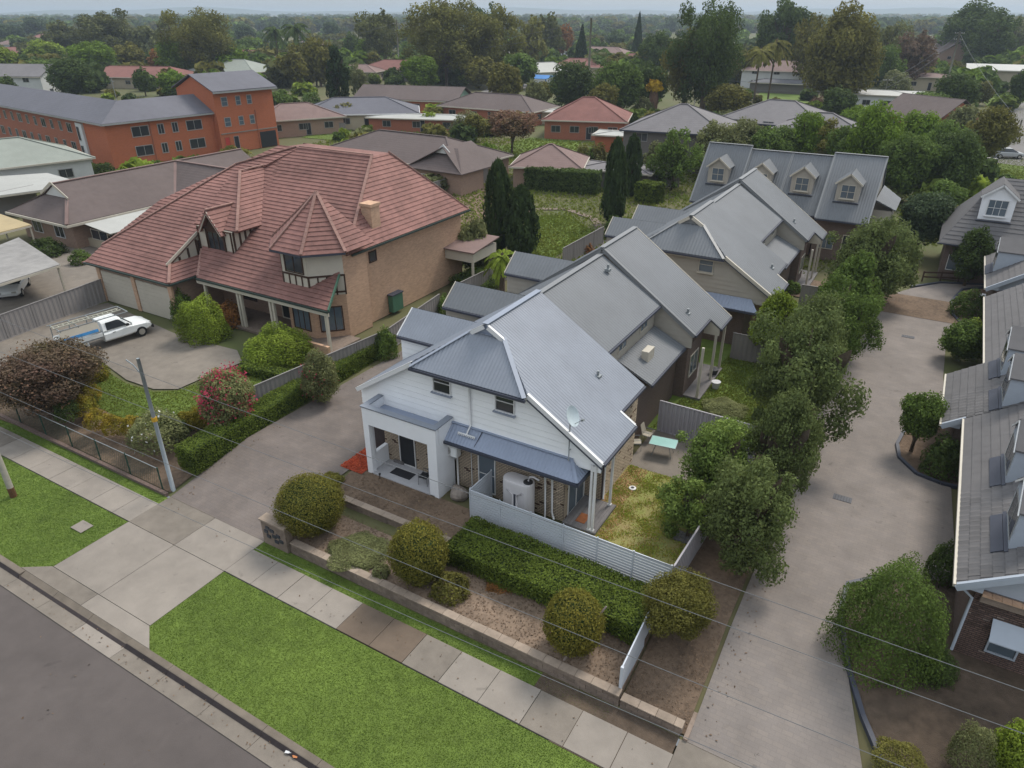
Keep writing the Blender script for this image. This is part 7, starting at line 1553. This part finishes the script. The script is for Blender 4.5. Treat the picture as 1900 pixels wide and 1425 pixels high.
TR += [('leafy tree at the left end of the dormer block', 1252, 232, 92, 352, 'ragged', 'mid', .04), ('low spreading tree below the grey two storey wall', 1222, 262, 60, 330, 'round', 'greygreen', .04), ('dark green tree filling between willow and dormers', 1410, 236, 70, 325, 'round', 'mid', .04),
       ('green crown between the third and fourth dormers', 1572, 226, 84, 335, 'round', 'mid', .04), ('olive crown before the low brown gabled house', 1700, 205, 84, 318, 'round', 'bright', .04), ('dark crown in front of the brown gabled house', 1750, 215, 80, 330, 'round', 'mid', .04), ('bushy tree below the flat white shops', 1592, 190, 80, 262, 'round', 'bright', .04),
       ('soft olive tree behind the grey hip roofs', 1350, 150, 90, 225, 'round', 'olive', .05), ('tall olive gum left of the great fig', 1500, 25, 70, 170, 'gum', 'olive', .08), ('pale gum behind the fig shoulder', 1660, 30, 70, 150, 'gum', 'greygreen', .08), ('dark gum at the far right skyline', 1840, 20, 84, 135, 'gum', 'dark', .08),
       ('broad green tree behind the apartment roof ridge', 90, 110, 90, 165, 'round', 'mid', .04), ('light gum beyond the apartment block', 118, 36, 62, 110, 'gum', 'gum', .08), ('leafy crown above the long red roof', 330, 62, 80, 150, 'round', 'bright', .06), ('low bright crown right of the eucalyptus', 430, 84, 70, 150, 'round', 'bright', .05),
       ('dense olive crown left of the conical tree', 590, 62, 64, 160, 'round', 'olive', .05), ('tall gum left of the slim pole', 700, 12, 80, 130, 'gum', 'gum', .08), ('hazy gum right of the bushy gum', 1020, 22, 56, 120, 'gum', 'gum', .08), ('low leafy tree under the bushy gum', 965, 92, 70, 165, 'round', 'mid', .04),
       ('olive crown beyond the rounded olive tree', 888, 100, 70, 165, 'round', 'olive', .04), ('green crown under the giant gum left side', 780, 100, 80, 170, 'round', 'bright', .04), ('dense crown right of the norfolk pine', 1225, 50, 76, 150, 'gum', 'dark', .06), ('garden tree beside the grey hip roof corner', 1120, 150, 60, 222, 'round', 'olive', .04),
       ('bright garden tree by the small pink hip roof', 905, 262, 44, 310, 'round', 'bright', .04), ('olive garden tree behind the brown roofed house', 640, 190, 50, 236, 'round', 'olive', .05), ('leafy garden tree above the apartment carport', 520, 165, 48, 212, 'round', 'mid', .05)]
for (lb, px, yt, w, yb, kd, lf, lo) in TR: tree(lb, px, yt, w, yb, kd, lf, lo)
for px, yt, yb, w, lb in ((1398, 78, 190, 56, 'left of two tall palms beyond the grey roofs'), (1424, 62, 188, 60, 'right and taller of two tall palms beyond the grey roofs'), (520, 42, 130, 50, 'dark feathery palm above the red bungalow'), (558, 36, 135, 56, 'larger feathery palm beside the dark one')):
    p = at(px, yb, .8); h = zat(p, yt) - .8; place_tree(lb, 'palm', p.x, p.y, .8, h, w * depth_of(p) / FPX, 'palm', 'olive' if px > 1000 else 'dark', name='palm_tree')
p = at(1210, 212, .8); t = thing('agave_plant', 'tall plant with yellow flower head and brown skirt of old leaves', 'plant', p); h = zat(p, 148) - .8
m = MB(); m.tube([p, p + Vector((0, 0, h * .45)), p + Vector((0, 0, h * .75))], [.9, 1.1, .7], 9); m.build('dry_skirt', mat('dry brown leaves', (.2, .12, .08), .9, .3, 3), t)
P_, N_ = crown_pts('dome', 500, 4); V, F = leaves(P_ * np.array([3.4, 3.4, h * .3]) + np.array([0, 0, h * .7]), N_, .45, .6); link('flower_head', quads_mesh('flowers', V, F, mat('foliage flower yellow', (.42, .27, .01), .7, .2, 1, kind='leaf')), t)

# ground canopy between the far houses: what no one could count
AVOID = [(o.location.x, o.location.y, 11. if o.location.xy.length < 200 else 13.) for o in bpy.data.objects if o.parent is None and o.get('category') in ('house', 'shed', 'warehouse', 'carport', 'car')] + [(-100 + 0 * i, 62 + 4 * i, 8) for i in range(7)] + [(-105 - 5 * i, 64 + i, 9) for i in range(9)] + [(c.x, c.y, r_) for c, r_ in ((at(1000, 275, .8), 11), (at(1010, 450, .8), 9), (at(1860, 230, .8), 10), (at(1900, 310, .8), 8), (at(975, 140, .8), 16), (at(1930, 240, .8), 9))]
def scatter(name, n, ymin, ymax, leafs, hmin, hmax, seed):
    r = np.random.default_rng(seed); V = []; F = []; cnt = 0
    pr = proto('round', 3, 0); nv = len(pr.vertices); co = np.empty(nv * 3, np.float32); pr.vertices.foreach_get('co', co); co = co.reshape(-1, 3)
    sel = np.arange(0, nv // 4, 6); co = co.reshape(-1, 4, 3)[sel].reshape(-1, 3); cen = co.reshape(-1, 4, 3).mean(1)[:, None, :]; co = (cen + (co.reshape(-1, 4, 3) - cen) * 2.1).reshape(-1, 3)
    for k in range(n):
        x = r.uniform(-120, 2020); dmin, dmax = ymin, ymax; D = dmin * (dmax / dmin) ** r.uniform(); g = ray(x, 400); d = Vector((g.x, g.y)).normalized() * D
        if d.y < 62 and d.x > -64: continue
        if any((d.x - a_) ** 2 + (d.y - b_) ** 2 < c_ * c_ for a_, b_, c_ in AVOID): continue
        h = r.uniform(hmin, hmax); cnt += 1; w = h * r.uniform(.9, 1.6); a = r.uniform(0, 6.28); c, s = np.cos(a), np.sin(a)
        q = co * np.array([w, w, h]); q = np.c_[q[:, 0] * c - q[:, 1] * s + d.x, q[:, 0] * s + q[:, 1] * c + d.y, q[:, 2] + .3]; V.append(q)
    V = np.concatenate(V); F = np.arange(len(V)).reshape(-1, 4)
    me = quads_mesh(name, V, F, [LEAF[l] for l in leafs]); idx = np.repeat(r.integers(0, len(leafs), cnt), len(sel)).astype(np.int32); me.polygons.foreach_set('material_index', idx); o = link(name, me); o['kind'] = 'stuff'; return o
scatter('suburban_tree_canopy', 1700, 240, 900, ['mid', 'olive', 'dark', 'gum', 'bright'], 4, 9, 5)
scatter('garden_shrubs', 520, 88, 330, ['mid', 'olive', 'dark', 'lime', 'hedge', 'greygreen'], 1.2, 4.2, 8)
scatter('distant_forest', 2600, 850, 4200, ['dark', 'olive', 'mid', 'bluish'], 9, 17, 6)
hm = MB(); prev = None
hx = [ray(x, 400) for x in range(-300, 2300, 50)]
for i, g in enumerate(hx):
    d = Vector((g.x, g.y, 0)).normalized(); hgt = 34 + 14 * math.sin(i * .55) + 9 * math.sin(i * 1.3 + 1); a, b, c = d * 6200, d * 6700 + Vector((0, 0, hgt)), d * 7800
    if prev: hm.face([prev[0], a, b, prev[1]]); hm.face([prev[1], b, c, prev[2]])
    prev = (a, b, c)
hm.build('hills', mat('far hills', (.05, .07, .04), .95, .2, .002), kind='structure')

grass([(-30, 49), (-8, 62), (-2, 80), (-40, 108), (-62, 100), (-60, 52)], 9, [LEAF['grass2']], h=.22, w=.16, name='rough_grass')
grass([(-22, 78), (12, 78), (10, 125), (-30, 135)], 5, [LEAF['grass2']], h=.25, w=.2, name='rough_grass')
grass([(-66, 52), (-90, 60), (-96, 110), (-50, 118)], 5, [LEAF['grass2']], h=.25, w=.2, name='rough_grass')
# ================================================================= VEHICLES
def wheel(t, x, y, r=.36, w=.22):
    m = MB(); q = MB()
    for mb, rr, ww in ((m, r, w), (q, r * .6, w + .02)):
        pr = [(rr * .96, -ww / 2), (rr, -ww / 2 + .02), (rr, ww / 2 - .02), (rr * .96, ww / 2)]; n = 20; i0 = len(mb.v)
        for a_, z_ in pr:
            for j in range(n): th = 2 * math.pi * j / n; mb.v.append((x + a_ * math.cos(th), y + z_, r + a_ * math.sin(th)))
        for k in range(3):
            for j in range(n): mb.f.append((i0 + k * n + j, i0 + k * n + (j + 1) % n, i0 + (k + 1) * n + (j + 1) % n, i0 + (k + 1) * n + j)); mb.mi.append(0)
        mb.f.append(tuple(i0 + j for j in range(n))); mb.f.append(tuple(i0 + 3 * n + j for j in range(n))); mb.mi += [0, 0]
    wo_ = m.build('wheel', rubber, t); q.build('rim', silver, wo_)
def loft(sections):          # sections: list of (x, [(y,z)...]) rings, same count
    m = MB(); n = len(sections[0][1]); 
    for x, ring in sections: m.v += [(x, y, z) for y, z in ring]
    for i in range(len(sections) - 1):
        for j in range(n): m.f.append((i * n + j, i * n + (j + 1) % n, (i + 1) * n + (j + 1) % n, (i + 1) * n + j)); m.mi.append(0)
    m.f.append(tuple(range(n))[::-1]); m.f.append(tuple((len(sections) - 1) * n + j for j in range(n))); m.mi += [0, 0]; return m
def ringr(w, z0, z1, c=.12, tw=None):
    tw = tw or w; return [(-w + c, z0), (w - c, z0), (w, z0 + c), (tw, z1 - c), (tw - c, z1), (-tw + c, z1), (-tw, z1 - c), (-w, z0 + c)]
def car(label, p, rz, paint, kind='sedan', group=None, name='parked_car', detail=True):
    t = thing(name, label, 'car' if kind != 'ute' else 'utility truck', p, rz, group, local=True); L = {'sedan': 4.6, 'wagon': 4.5, 'ute': 5.4}[kind]; W_ = .88
    if kind == 'ute':
        sec = [(-.55, ringr(W_, .38, 1.02)), (.3, ringr(W_, .36, 1.05)), (1.2, ringr(W_, .36, 1.08)), (1.35, ringr(W_, .38, 1.06)), (2.3, ringr(W_ * .97, .38, .98)), (2.62, ringr(W_ * .86, .42, .86)), (2.7, ringr(W_ * .8, .48, .74))]
        loft(sec).build('body', paint, t, smooth=False, bevel=.03)
        loft([(-.55, ringr(W_ * .96, 1.0, 1.10)), (-.5, ringr(W_ * .93, 1.0, 1.72, tw=W_ * .72)), (.55, ringr(W_ * .94, 1.0, 1.76, tw=W_ * .72)), (.75, ringr(W_ * .94, 1.0, 1.70, tw=W_ * .72)), (1.38, ringr(W_ * .92, 1.0, 1.10))]).build('cabin', paint, t, bevel=.02)
        for s in (-1, 1):
            m = MB(); m.prism([(-.3, s * W_ * .90, 1.14), (1.05, s * W_ * .92, 1.14), (.62, s * W_ * .75, 1.62), (-.25, s * W_ * .75, 1.62)], (0, s * .03, .0)); m.build('side_window', car_glass, t)
            m = MB(); m.box(.95, 1.1, s * .95 - .08, s * .95 + .08, 1.12, 1.26); m.build('mirror', black_metal, t)
            m = MB(); m.box(.0, .2, s * .885 - .01, s * .885 + .012, .9, .93); m.build('door_handle', black_metal, t)
            m = MB(); m.box(2.5, 2.68, s * .58 - .14, s * .58 + .14, .68, .84); m.build('headlight', silver, t)
        m = MB(); m.prism([(1.33, -.72, 1.13), (1.33, .72, 1.13), (.80, .6, 1.66), (.80, -.6, 1.66)], (.03, 0, .02)); m.build('windscreen', car_glass, t)
        m = MB(); m.box(2.66, 2.76, -.82, .82, .40, .62); m.build('bumper', black_metal, t)
        m = MB(); m.box(-3.0, -.65, -.92, .92, .78, .88); m.build('tray', grey_metal, t)
        for s in (-1, 1): m = MB(); m.box(-3.0, -.65, s * .92 - .02, s * .92 + .02, .88, 1.14); m.build('tray_side', paint, t)
        m = MB(); m.box(-3.02, -2.98, -.9, .9, .88, 1.14); m.build('tailgate', paint, t)
        for s in (-1, 1): m = MB(); m.box(-2.55, -1.6, s * .78 - .1, s * .78 + .1, .5, .78); m.build('mudguard', paint, t)
        sg = MB(); sg.prism([(-3.1, -.97, 1.28), (-.75, -.97, 1.28), (-.75, -.80, 1.92), (-3.1, -.80, 1.92)], (0, .03, 0)); s_ = sg.build('sign_board', cream_trim, t)
        m = MB(); m.prism([(-3.0, -.975, 1.30), (-.85, -.975, 1.30), (-.85, -.93, 1.48), (-3.0, -.93, 1.48)], (0, -.01, 0)); m.build('blue_band', sign_blue, s_)
        m = MB()
        for x in (-3.0, -1.9, -.8): 
            for s in (-1, 1): m.beam((x, s * .86, 1.1), (x, s * .78, 1.95), .05, .05)
            m.beam((x, -.78, 1.95), (x, .78, 1.95), .05, .05)
        for s in (-1, 1): m.beam((-3.2, s * .78, 1.98), (1.3, s * .78, 1.98), .05, .05)
        m.beam((1.3, -.78, 1.98), (1.3, .78, 1.98), .05, .05); m.build('ladder_rack', grey_metal, t)
        m = MB(); 
        for y in (-.25, .15): m.beam((-3.2, y, 2.05), (1.1, y, 2.05), .04, .07)
        for i in range(14): m.beam((-3.1 + i * .31, -.25, 2.05), (-3.1 + i * .31, .15, 2.05), .03, .03)
        ld_ = m.build('ladder', mat('aluminium ladder', (.45, .44, .36), .5, .1, 4), t)
        for x in (-2.05, 1.85):
            for s in (-1, 1): wheel(t, x, s * .80)
    else:
        zr = 1.45 if kind == 'sedan' else 1.68
        loft([(-L / 2, ringr(W_ * .85, .42, .82)), (-L / 2 + .15, ringr(W_ * .95, .32, .95)), (-L / 2 + .8, ringr(W_, .28, 1.0)), (.9, ringr(W_, .28, .98)), (L / 2 - .5, ringr(W_ * .96, .30, .86)), (L / 2 - .1, ringr(W_ * .86, .34, .74)), (L / 2, ringr(W_ * .75, .42, .62))]).build('body', paint, t, bevel=.03)
        x0 = -L / 2 + (.25 if kind == 'wagon' else .75)
        loft([(x0, ringr(W_ * .9, .9, 1.02)), (x0 + .45, ringr(W_ * .9, .9, zr - .03, tw=W_ * .7)), (x0 + 1.2, ringr(W_ * .92, .9, zr, tw=W_ * .72)), (.25, ringr(W_ * .92, .9, zr - .02, tw=W_ * .7)), (1.05, ringr(W_ * .9, .9, 1.0))]).build('cabin', car_glass, t)
        m = MB(); m.prism([(x0 + .5, -W_ * .62, zr + .0), (.25, -W_ * .62, zr - .02), (.25, W_ * .62, zr - .02), (x0 + .5, W_ * .62, zr)], (0, 0, .03)); m.build('roof', paint, t)
        for x in (-1.35, 1.35):
            for s in (-1, 1): wheel(t, x, s * .78, .33)
        for s in (-1, 1): m = MB(); m.box(L / 2 - .12, L / 2 + .0, s * .5 - .15, s * .5 + .15, .58, .7); m.build('headlight', silver, t); m = MB(); m.box(-L / 2 - .01, -L / 2 + .08, s * .55 - .12, s * .55 + .12, .7, .84); m.build('tail_light', mat('red lamp', (.3, .01, .01), .3, .1, 3), t)
    return t
a_, b_ = at(200, 705, .82), at(282, 618, .82)
a_ = at(188, 649, .82); b_ = at(266, 624, .82)
# front wheel and rear wheel show at two places on the near side; the truck lies along that line
d_ = (b_ - a_).normalized(); ang_ = math.atan2(d_.y, d_.x); nrm_ = Vector((-d_.y, d_.x, 0))
ctr = b_ + nrm_ * .9 - d_ * 1.85
car('white utility truck with ladder rack and blue banded sign board in the forecourt', ctr, ang_, car_white, 'ute', name='utility_truck')
p = at(38, 548, .82); car('white wagon parked under the weathered sheet roof at the left edge', p + Vector((-1.2, .2, 0)), R(-38), car_white, 'wagon')
red_p = mat('red car paint', (.3, .02, .02), .3, .05, 3); blue_p = mat('dark blue car paint', (.03, .05, .12), .3, .05, 3); silver_p = mat('silver car paint', (.4, .41, .42), .3, .05, 3); grey_p = mat('dark grey car paint', (.06, .06, .065), .3, .05, 3)
car('silver car in the opening under the apartment tower', at(480, 268, .82), R(10), silver_p)
car('pale sedan parked by the far right road near the round olive tree', at(1868, 293, .82), R(20), silver_p); car('dark car nose beside the pale sedan under the trees', at(1832, 302, .82), R(100), grey_p)
car('dark sedan beside the tall hedge at the apartment end wall', at(325, 326, .82), R(30), grey_p)
for i, (x, y, pt, lb) in enumerate(((870, 142, silver_p, 'silver car parked below the great gum trees'), (900, 140, car_white, 'white car right of the silver one below the gums'), (985, 150, blue_p, 'dark blue car on the far side street'), (1015, 138, car_white, 'white van like car on the far side street'), (1035, 122, grey_p, 'dark car further along the far side street'), (1160, 112, car_white, 'white car in front of the pink hip roof'))):
    car(lb, at(x, y, .82), R(random.choice([0, 20, 80])), pt, 'wagon' if i % 2 else 'sedan', detail=False)
m = MB(); p = at(1000, 145, 3.0); m.prism([p + Vector((-4, -3, 0)), p + Vector((4, -3, 0)), p + Vector((4, 3, .6)), p + Vector((-4, 3, .6))], (0, 0, .1))
for dx in (-3.8, 3.8):
    for dy in (-2.8, 2.8): m.box(p.x + dx - .1, p.x + dx + .1, p.y + dy - .1, p.y + dy + .1, .8, 3.2)
tag(m.build('shade_canopy', mat('bright blue canopy', (.03, .16, .42), .6, .1, 1)), 'bright blue shade canopy beyond the brown roofs', 'canopy')
m = MB(); p0, p1 = at(790, 140, 1.8), at(838, 146, 1.8); m.beam(p0, p1, .2, 2.2); tag(m.build('blue_fence', blue_p), 'dark blue painted fence below the great gum trees', 'fence')

# ================================================================= POLES AND WIRES
def pole(label, px, ytop, ybase, r=.14, arms=(), m_=pole_timber, z0=.8, name='power_pole', cat='power pole', xt=None):
    p = at(px, ybase, z0); h = zat(p, ytop) - z0; t = thing(name, label, cat, p); m = MB(); m.tube([p - Vector((0, 0, .3)), p + Vector((0, 0, h))], [r, r * .7], 10); m.build('pole', m_, t, smooth=True)
    for dz, w, az in arms:
        d = Vector((math.cos(az), math.sin(az), 0)); c = p + Vector((0, 0, h - dz)); m = MB(); m.beam(c - d * w / 2, c + d * w / 2, .1, .12); m.build('crossarm', m_, t)
        m = MB()
        for k in (-.45, -.2, .2, .45): m.lathe(c + d * w * k + Vector((0, 0, .06)), [(.05, 0), (.07, .06), (.04, .16)], 8)
        m.build('insulator', white_trim, t)
    return p, h
gp = mat('grey painted steel pole', (.24, .27, .29), .55, .1, 4)
p, h = pole('grey steel street pole with small bracket beside the shared driveway', 322, 665, 910, .11, (), gp, z0=.0, name='street_pole', cat='street pole')
st = [o for o in bpy.data.objects if o.name == 'street_pole'][0]; m = MB(); c = p + Vector((0, 0, h - .25)); m.tube([c - Vector((0, 0, .6)), c + Vector((-.35, -.1, -.1)), c + Vector((-.62, -.2, .12))], .03, 6); m.build('bracket', gp, st); m = MB(); m.tube([p + Vector((0, 0, h * .55)), p + Vector((0, 0, h * .58))], .125, 10); m.build('yellow_band', mat('yellow tape', (.5, .3, .03), .6, .1, 3), st)
PT = p + Vector((0, 0, h - .1))
q = at(25, 920, 0); t = thing('timber_pole', 'foot of a timber power pole standing in the left verge', 'power pole', q); dirq = Vector((0, 0, 1)); m = MB(); m.tube([q - Vector((0, 0, .3)), q + Vector((0, 0, 9.5))], [.15, .12], 10); m.build('pole', pole_timber, t, smooth=True); m = MB(); m.tube([q - Vector((0, 0, .1)), q + Vector((0, 0, .5))], .158, 10); m.build('pole_base', mat('brown pole foot', (.12, .06, .03), .9, .2, 4), t)
PL = []
for lb, px, yt, yb, r, arms in (('tall concrete pole rising above the dark clumps', 1090, 33, 192, .3, ()), ('slanting grey pole behind the orange apartments', 322, 50, 140, .3, ((.8, 2.6, .3),)), ('slim pole left of the great gums', 742, 38, 140, .25, ((1, 2.4, .3),)), ('pale pole right of the dark clumps', 1185, 122, 190, .2, ((.8, 2.2, .2),)),
                                ('leaning looking big pole at the right with crossarms', 1752, 58, 172, .28, ((.5, 2.6, .5), (2.0, 2.4, .5))), ('shorter pole right of the big one', 1778, 145, 190, .2, ()), ('thin pole before the rounded olive tree', 944, 118, 185, .14, ((.6, 2, .2),)), ('thin pole by the olive palm tree', 572, 75, 150, .16, ((.6, 2, .2),)),
                                ('thin pole above the distant red roofs', 818, 80, 150, .16, ((.6, 2, .2),)), ('thin pole at the willowy trees', 1288, 140, 195, .15, ((.6, 2, .2),)), ('pole beside the far right road', 1884, 222, 262, .16, ()), ('short pole near the shops', 1638, 145, 190, .14, ((.5, 2, .2),))):
    PL.append(pole(lb, px, yt, yb, r, arms))
wire_m = mat('grey power cable', (.13, .135, .14), .5, .1, 3)
def wire(label, a, b, sag=.5, r=.012, n=24, group=None):
    pts = [Vector(a).lerp(Vector(b), i / n) - Vector((0, 0, sag * 4 * (i / n) * (1 - i / n))) for i in range(n + 1)]; m = MB(); m.tube(pts, r, 5, cap=False)
    return tag(m.build('power_line', wire_m), label, 'power line', group)
# the street's lines run parallel to the kerb, above verge and front gardens
def on_v(x, y, v): return atv(x, y, v)
WL = [((0, 725), (1900, 1555), 14.2, 'upper street cable crossing the hedge and the blue white fence'), ((0, 800 - 75), (1, 1), 0, '')]
for (x0, y0), (x1, y1), v, lb in [((0, 590), (1880, 1265), 13.6, 'highest street cable crossing the front hedge'), ((0, 650), (1880, 1345), 13.2, 'second street cable crossing the dome bushes'), ((0, 725), (1700, 1425), 12.6, 'third street cable over the letterbox wall'), ((70, 830), (1420, 1425), 11.6, 'lowest street cable over the footpath slabs')]:
    a, b = on_v(x0, y0, v), on_v(x1, y1, v); a, b = a.lerp(b, -.12), a.lerp(b, 1.2); wire(lb, a, b, .25, .009)
for i in range(len(PL) - 1):
    pass
def top(i, dz=.5): p, h = PL[i]; return p + Vector((0, 0, h - dz))
for i, j, lb in ((1, 7, 'thin cable from the slanting pole towards the palm'), (7, 2, 'thin cable between palm pole and slim pole'), (2, 8, 'thin cable in front of the giant gum'), (8, 0, 'thin cable across the great gums to the concrete pole'), (0, 3, 'thin cable over the dark clump'), (3, 9, 'thin cable past the agave'), (9, 11, 'thin cable in front of palms and fig'), (11, 4, 'thin cable to the big right pole'), (4, 10, 'thin cable down the far right road')):
    wire(lb, top(i), top(j), 1.0, .028); 
    if j in (0, 11, 4): wire(lb.replace('thin cable', 'second lower cable'), top(i, 2.2), top(j, 2.2), 1.0, .028)
m = MB(); a, b = at(1043, 1243, 1.0), at(1125, 1125, 2.6)
m = MB(); c = G(1043, 1243); m.beam((*G(1045, 1240).xy, .48), at(1125, 1125, 2.4), .05, .05); tag(m.build('service_rod', mat('pale brown conduit', (.25, .2, .18), .7, .1, 3)), 'thin pale rod slanting past the brownish dome bush', 'rod')
m = MB(); c = at(705, 1068, .45); 
# rubbish in the gutter and small things on the street
for i, (x, y, lb, cl) in enumerate(((535, 1395, 'crumpled white paper lying in the gutter', (.6, .6, .6)), (548, 1402, 'orange scrap beside the white paper in the gutter', (.5, .2, .08)), (484, 1352, 'small pale scrap in the kerb gutter', (.45, .45, .45)), (262, 1206, 'small blue grey scrap at the kerb', (.2, .22, .3)))):
    c = at(x, y, -.12); m = MB(); r = random.Random(i)
    for k in range(3): m.obox(c + Vector((r.uniform(-.08, .08), r.uniform(-.05, .05), .03)), (1, .3, .2), .07, (-.3, 1, .1), .05, (0, -.2, 1), .012)
    tag(m.build('litter', mat('litter %s' % 'abcd'[i], cl, .8, .1, 5)), lb, 'litter')
# windmill of garden bits by the second townhouse verandah
for x, y, lb, cl in ((-9.2, 40.2, 'dark pot and toys on the second townhouse verandah', (.05, .05, .06)), (-8.6, 38.6, 'pale bucket beside the verandah post', (.5, .5, .52))):
    m = MB(); m.lathe((x, y, .82), [(.18, 0), (.26, .35), (.28, .45)], 12); tag(m.build('plant_pot', mat('pot %s' % lb[:4].strip(), cl, .6, .1, 4)), lb, 'pot')
p = G(1822, 565); m = MB(); m.box(p.x - .3, p.x + .3, p.y - .25, p.y + .25, .8, 1.5); m.box(p.x - .36, p.x + .36, p.y - .31, p.y + .31, 1.5, 1.58); tag(m.build('stone_pedestal', white_render), 'pale square pedestal by the lane kerb bushes', 'pedestal')
# low timber rail at the lane end
a, b = at(1715, 505, 1.6), at(1850, 510, 1.6); t = thing('timber_rail', 'low brown timber rail across the lane end', 'fence', ((a + b) / 2 * Vector((1, 1, 0)) if False else Vector(((a.x + b.x) / 2, (a.y + b.y) / 2, .8))))
for i in range(5): p = a.lerp(b, i / 4); m = MB(); m.box(p.x - .06, p.x + .06, p.y - .06, p.y + .06, .8, 1.7); m.build('post', timber, t)
for z in (1.2, 1.6): m = MB(); m.beam((a.x, a.y, z), (b.x, b.y, z), .05, .12); m.build('rail', timber, t)
# thin stair rods of the grass verge: scattered dry leaves along the gutter
chips([(-40, 8.45), (-4, 8.45), (-4, 9.0), (-40, 9.0)], 9, litter_m, -.145, .05)

# small fittings on the neighbouring roofs, litter along the drives
for root_, x, y in ((B, 1276, 582), (Cc, 1432, 498), (D_, 1473, 413), (B, 1128, 500)):
    z_ = 6.2; q = at(x, y, z_); 
    for _ in range(12):
        U_ = -15.5 if root_ is B else -13.65; q = at(x, y, z_); z_ = (8.95 if root_ is not Cc else 8.75) - (.70 if root_ is not Cc else .64) * abs(q.x - U_)
    m = MB(); m.tube([q - Vector((0, 0, .1)), q + Vector((0, 0, .3))], .07, 10); m.box(q.x - .14, q.x + .14, q.y - .14, q.y + .14, q.z - .1, q.z + .05); m.build('vent_pipe', grey_metal, root_)
chips([(-2.65, 16), (-1.9, 16), (-2.0, 56), (-2.65, 56)], 14, litter_m, None, .05)
chips([(-28.2, 16), (-27.4, 16), (-27.6, 34), (-28.2, 34)], 8., litter_m, None, .05)
chips([(-28, 14.4), (-22.5, 14.4), (-22.5, 15.6), (-28, 15.6)], 1.6, litter_m, None, .05)
chips([(-21.5, 13.6), (-3.2, 13.6), (-3.2, 15.0), (-21.5, 15.0)], 2.2, litter_m, None, .045)
chips([(-40, 2), (5, 2), (5, 8.3), (-40, 8.3)], .35, litter_m, -.155, .05)
# ================================================================= HAZE
hz = MB(); hz.box(-9500, 9500, -350, 9300, -1.6, 62)
hv = bpy.data.materials.new('haze air'); hv.use_nodes = True; nt = hv.node_tree; nt.nodes.clear(); vo = nt.nodes.new('ShaderNodeVolumePrincipled'); oo = nt.nodes.new('ShaderNodeOutputMaterial')
vo.inputs['Color'].default_value = (.56, .66, .80, 1); vo.inputs['Density'].default_value = .00025; vo.inputs['Anisotropy'].default_value = .2; nt.links.new(vo.outputs[0], oo.inputs['Volume'])
hz.build('haze', hv, kind='stuff')
SC.cycles.volume_bounces = 1; SC.cycles.volume_max_steps = 64
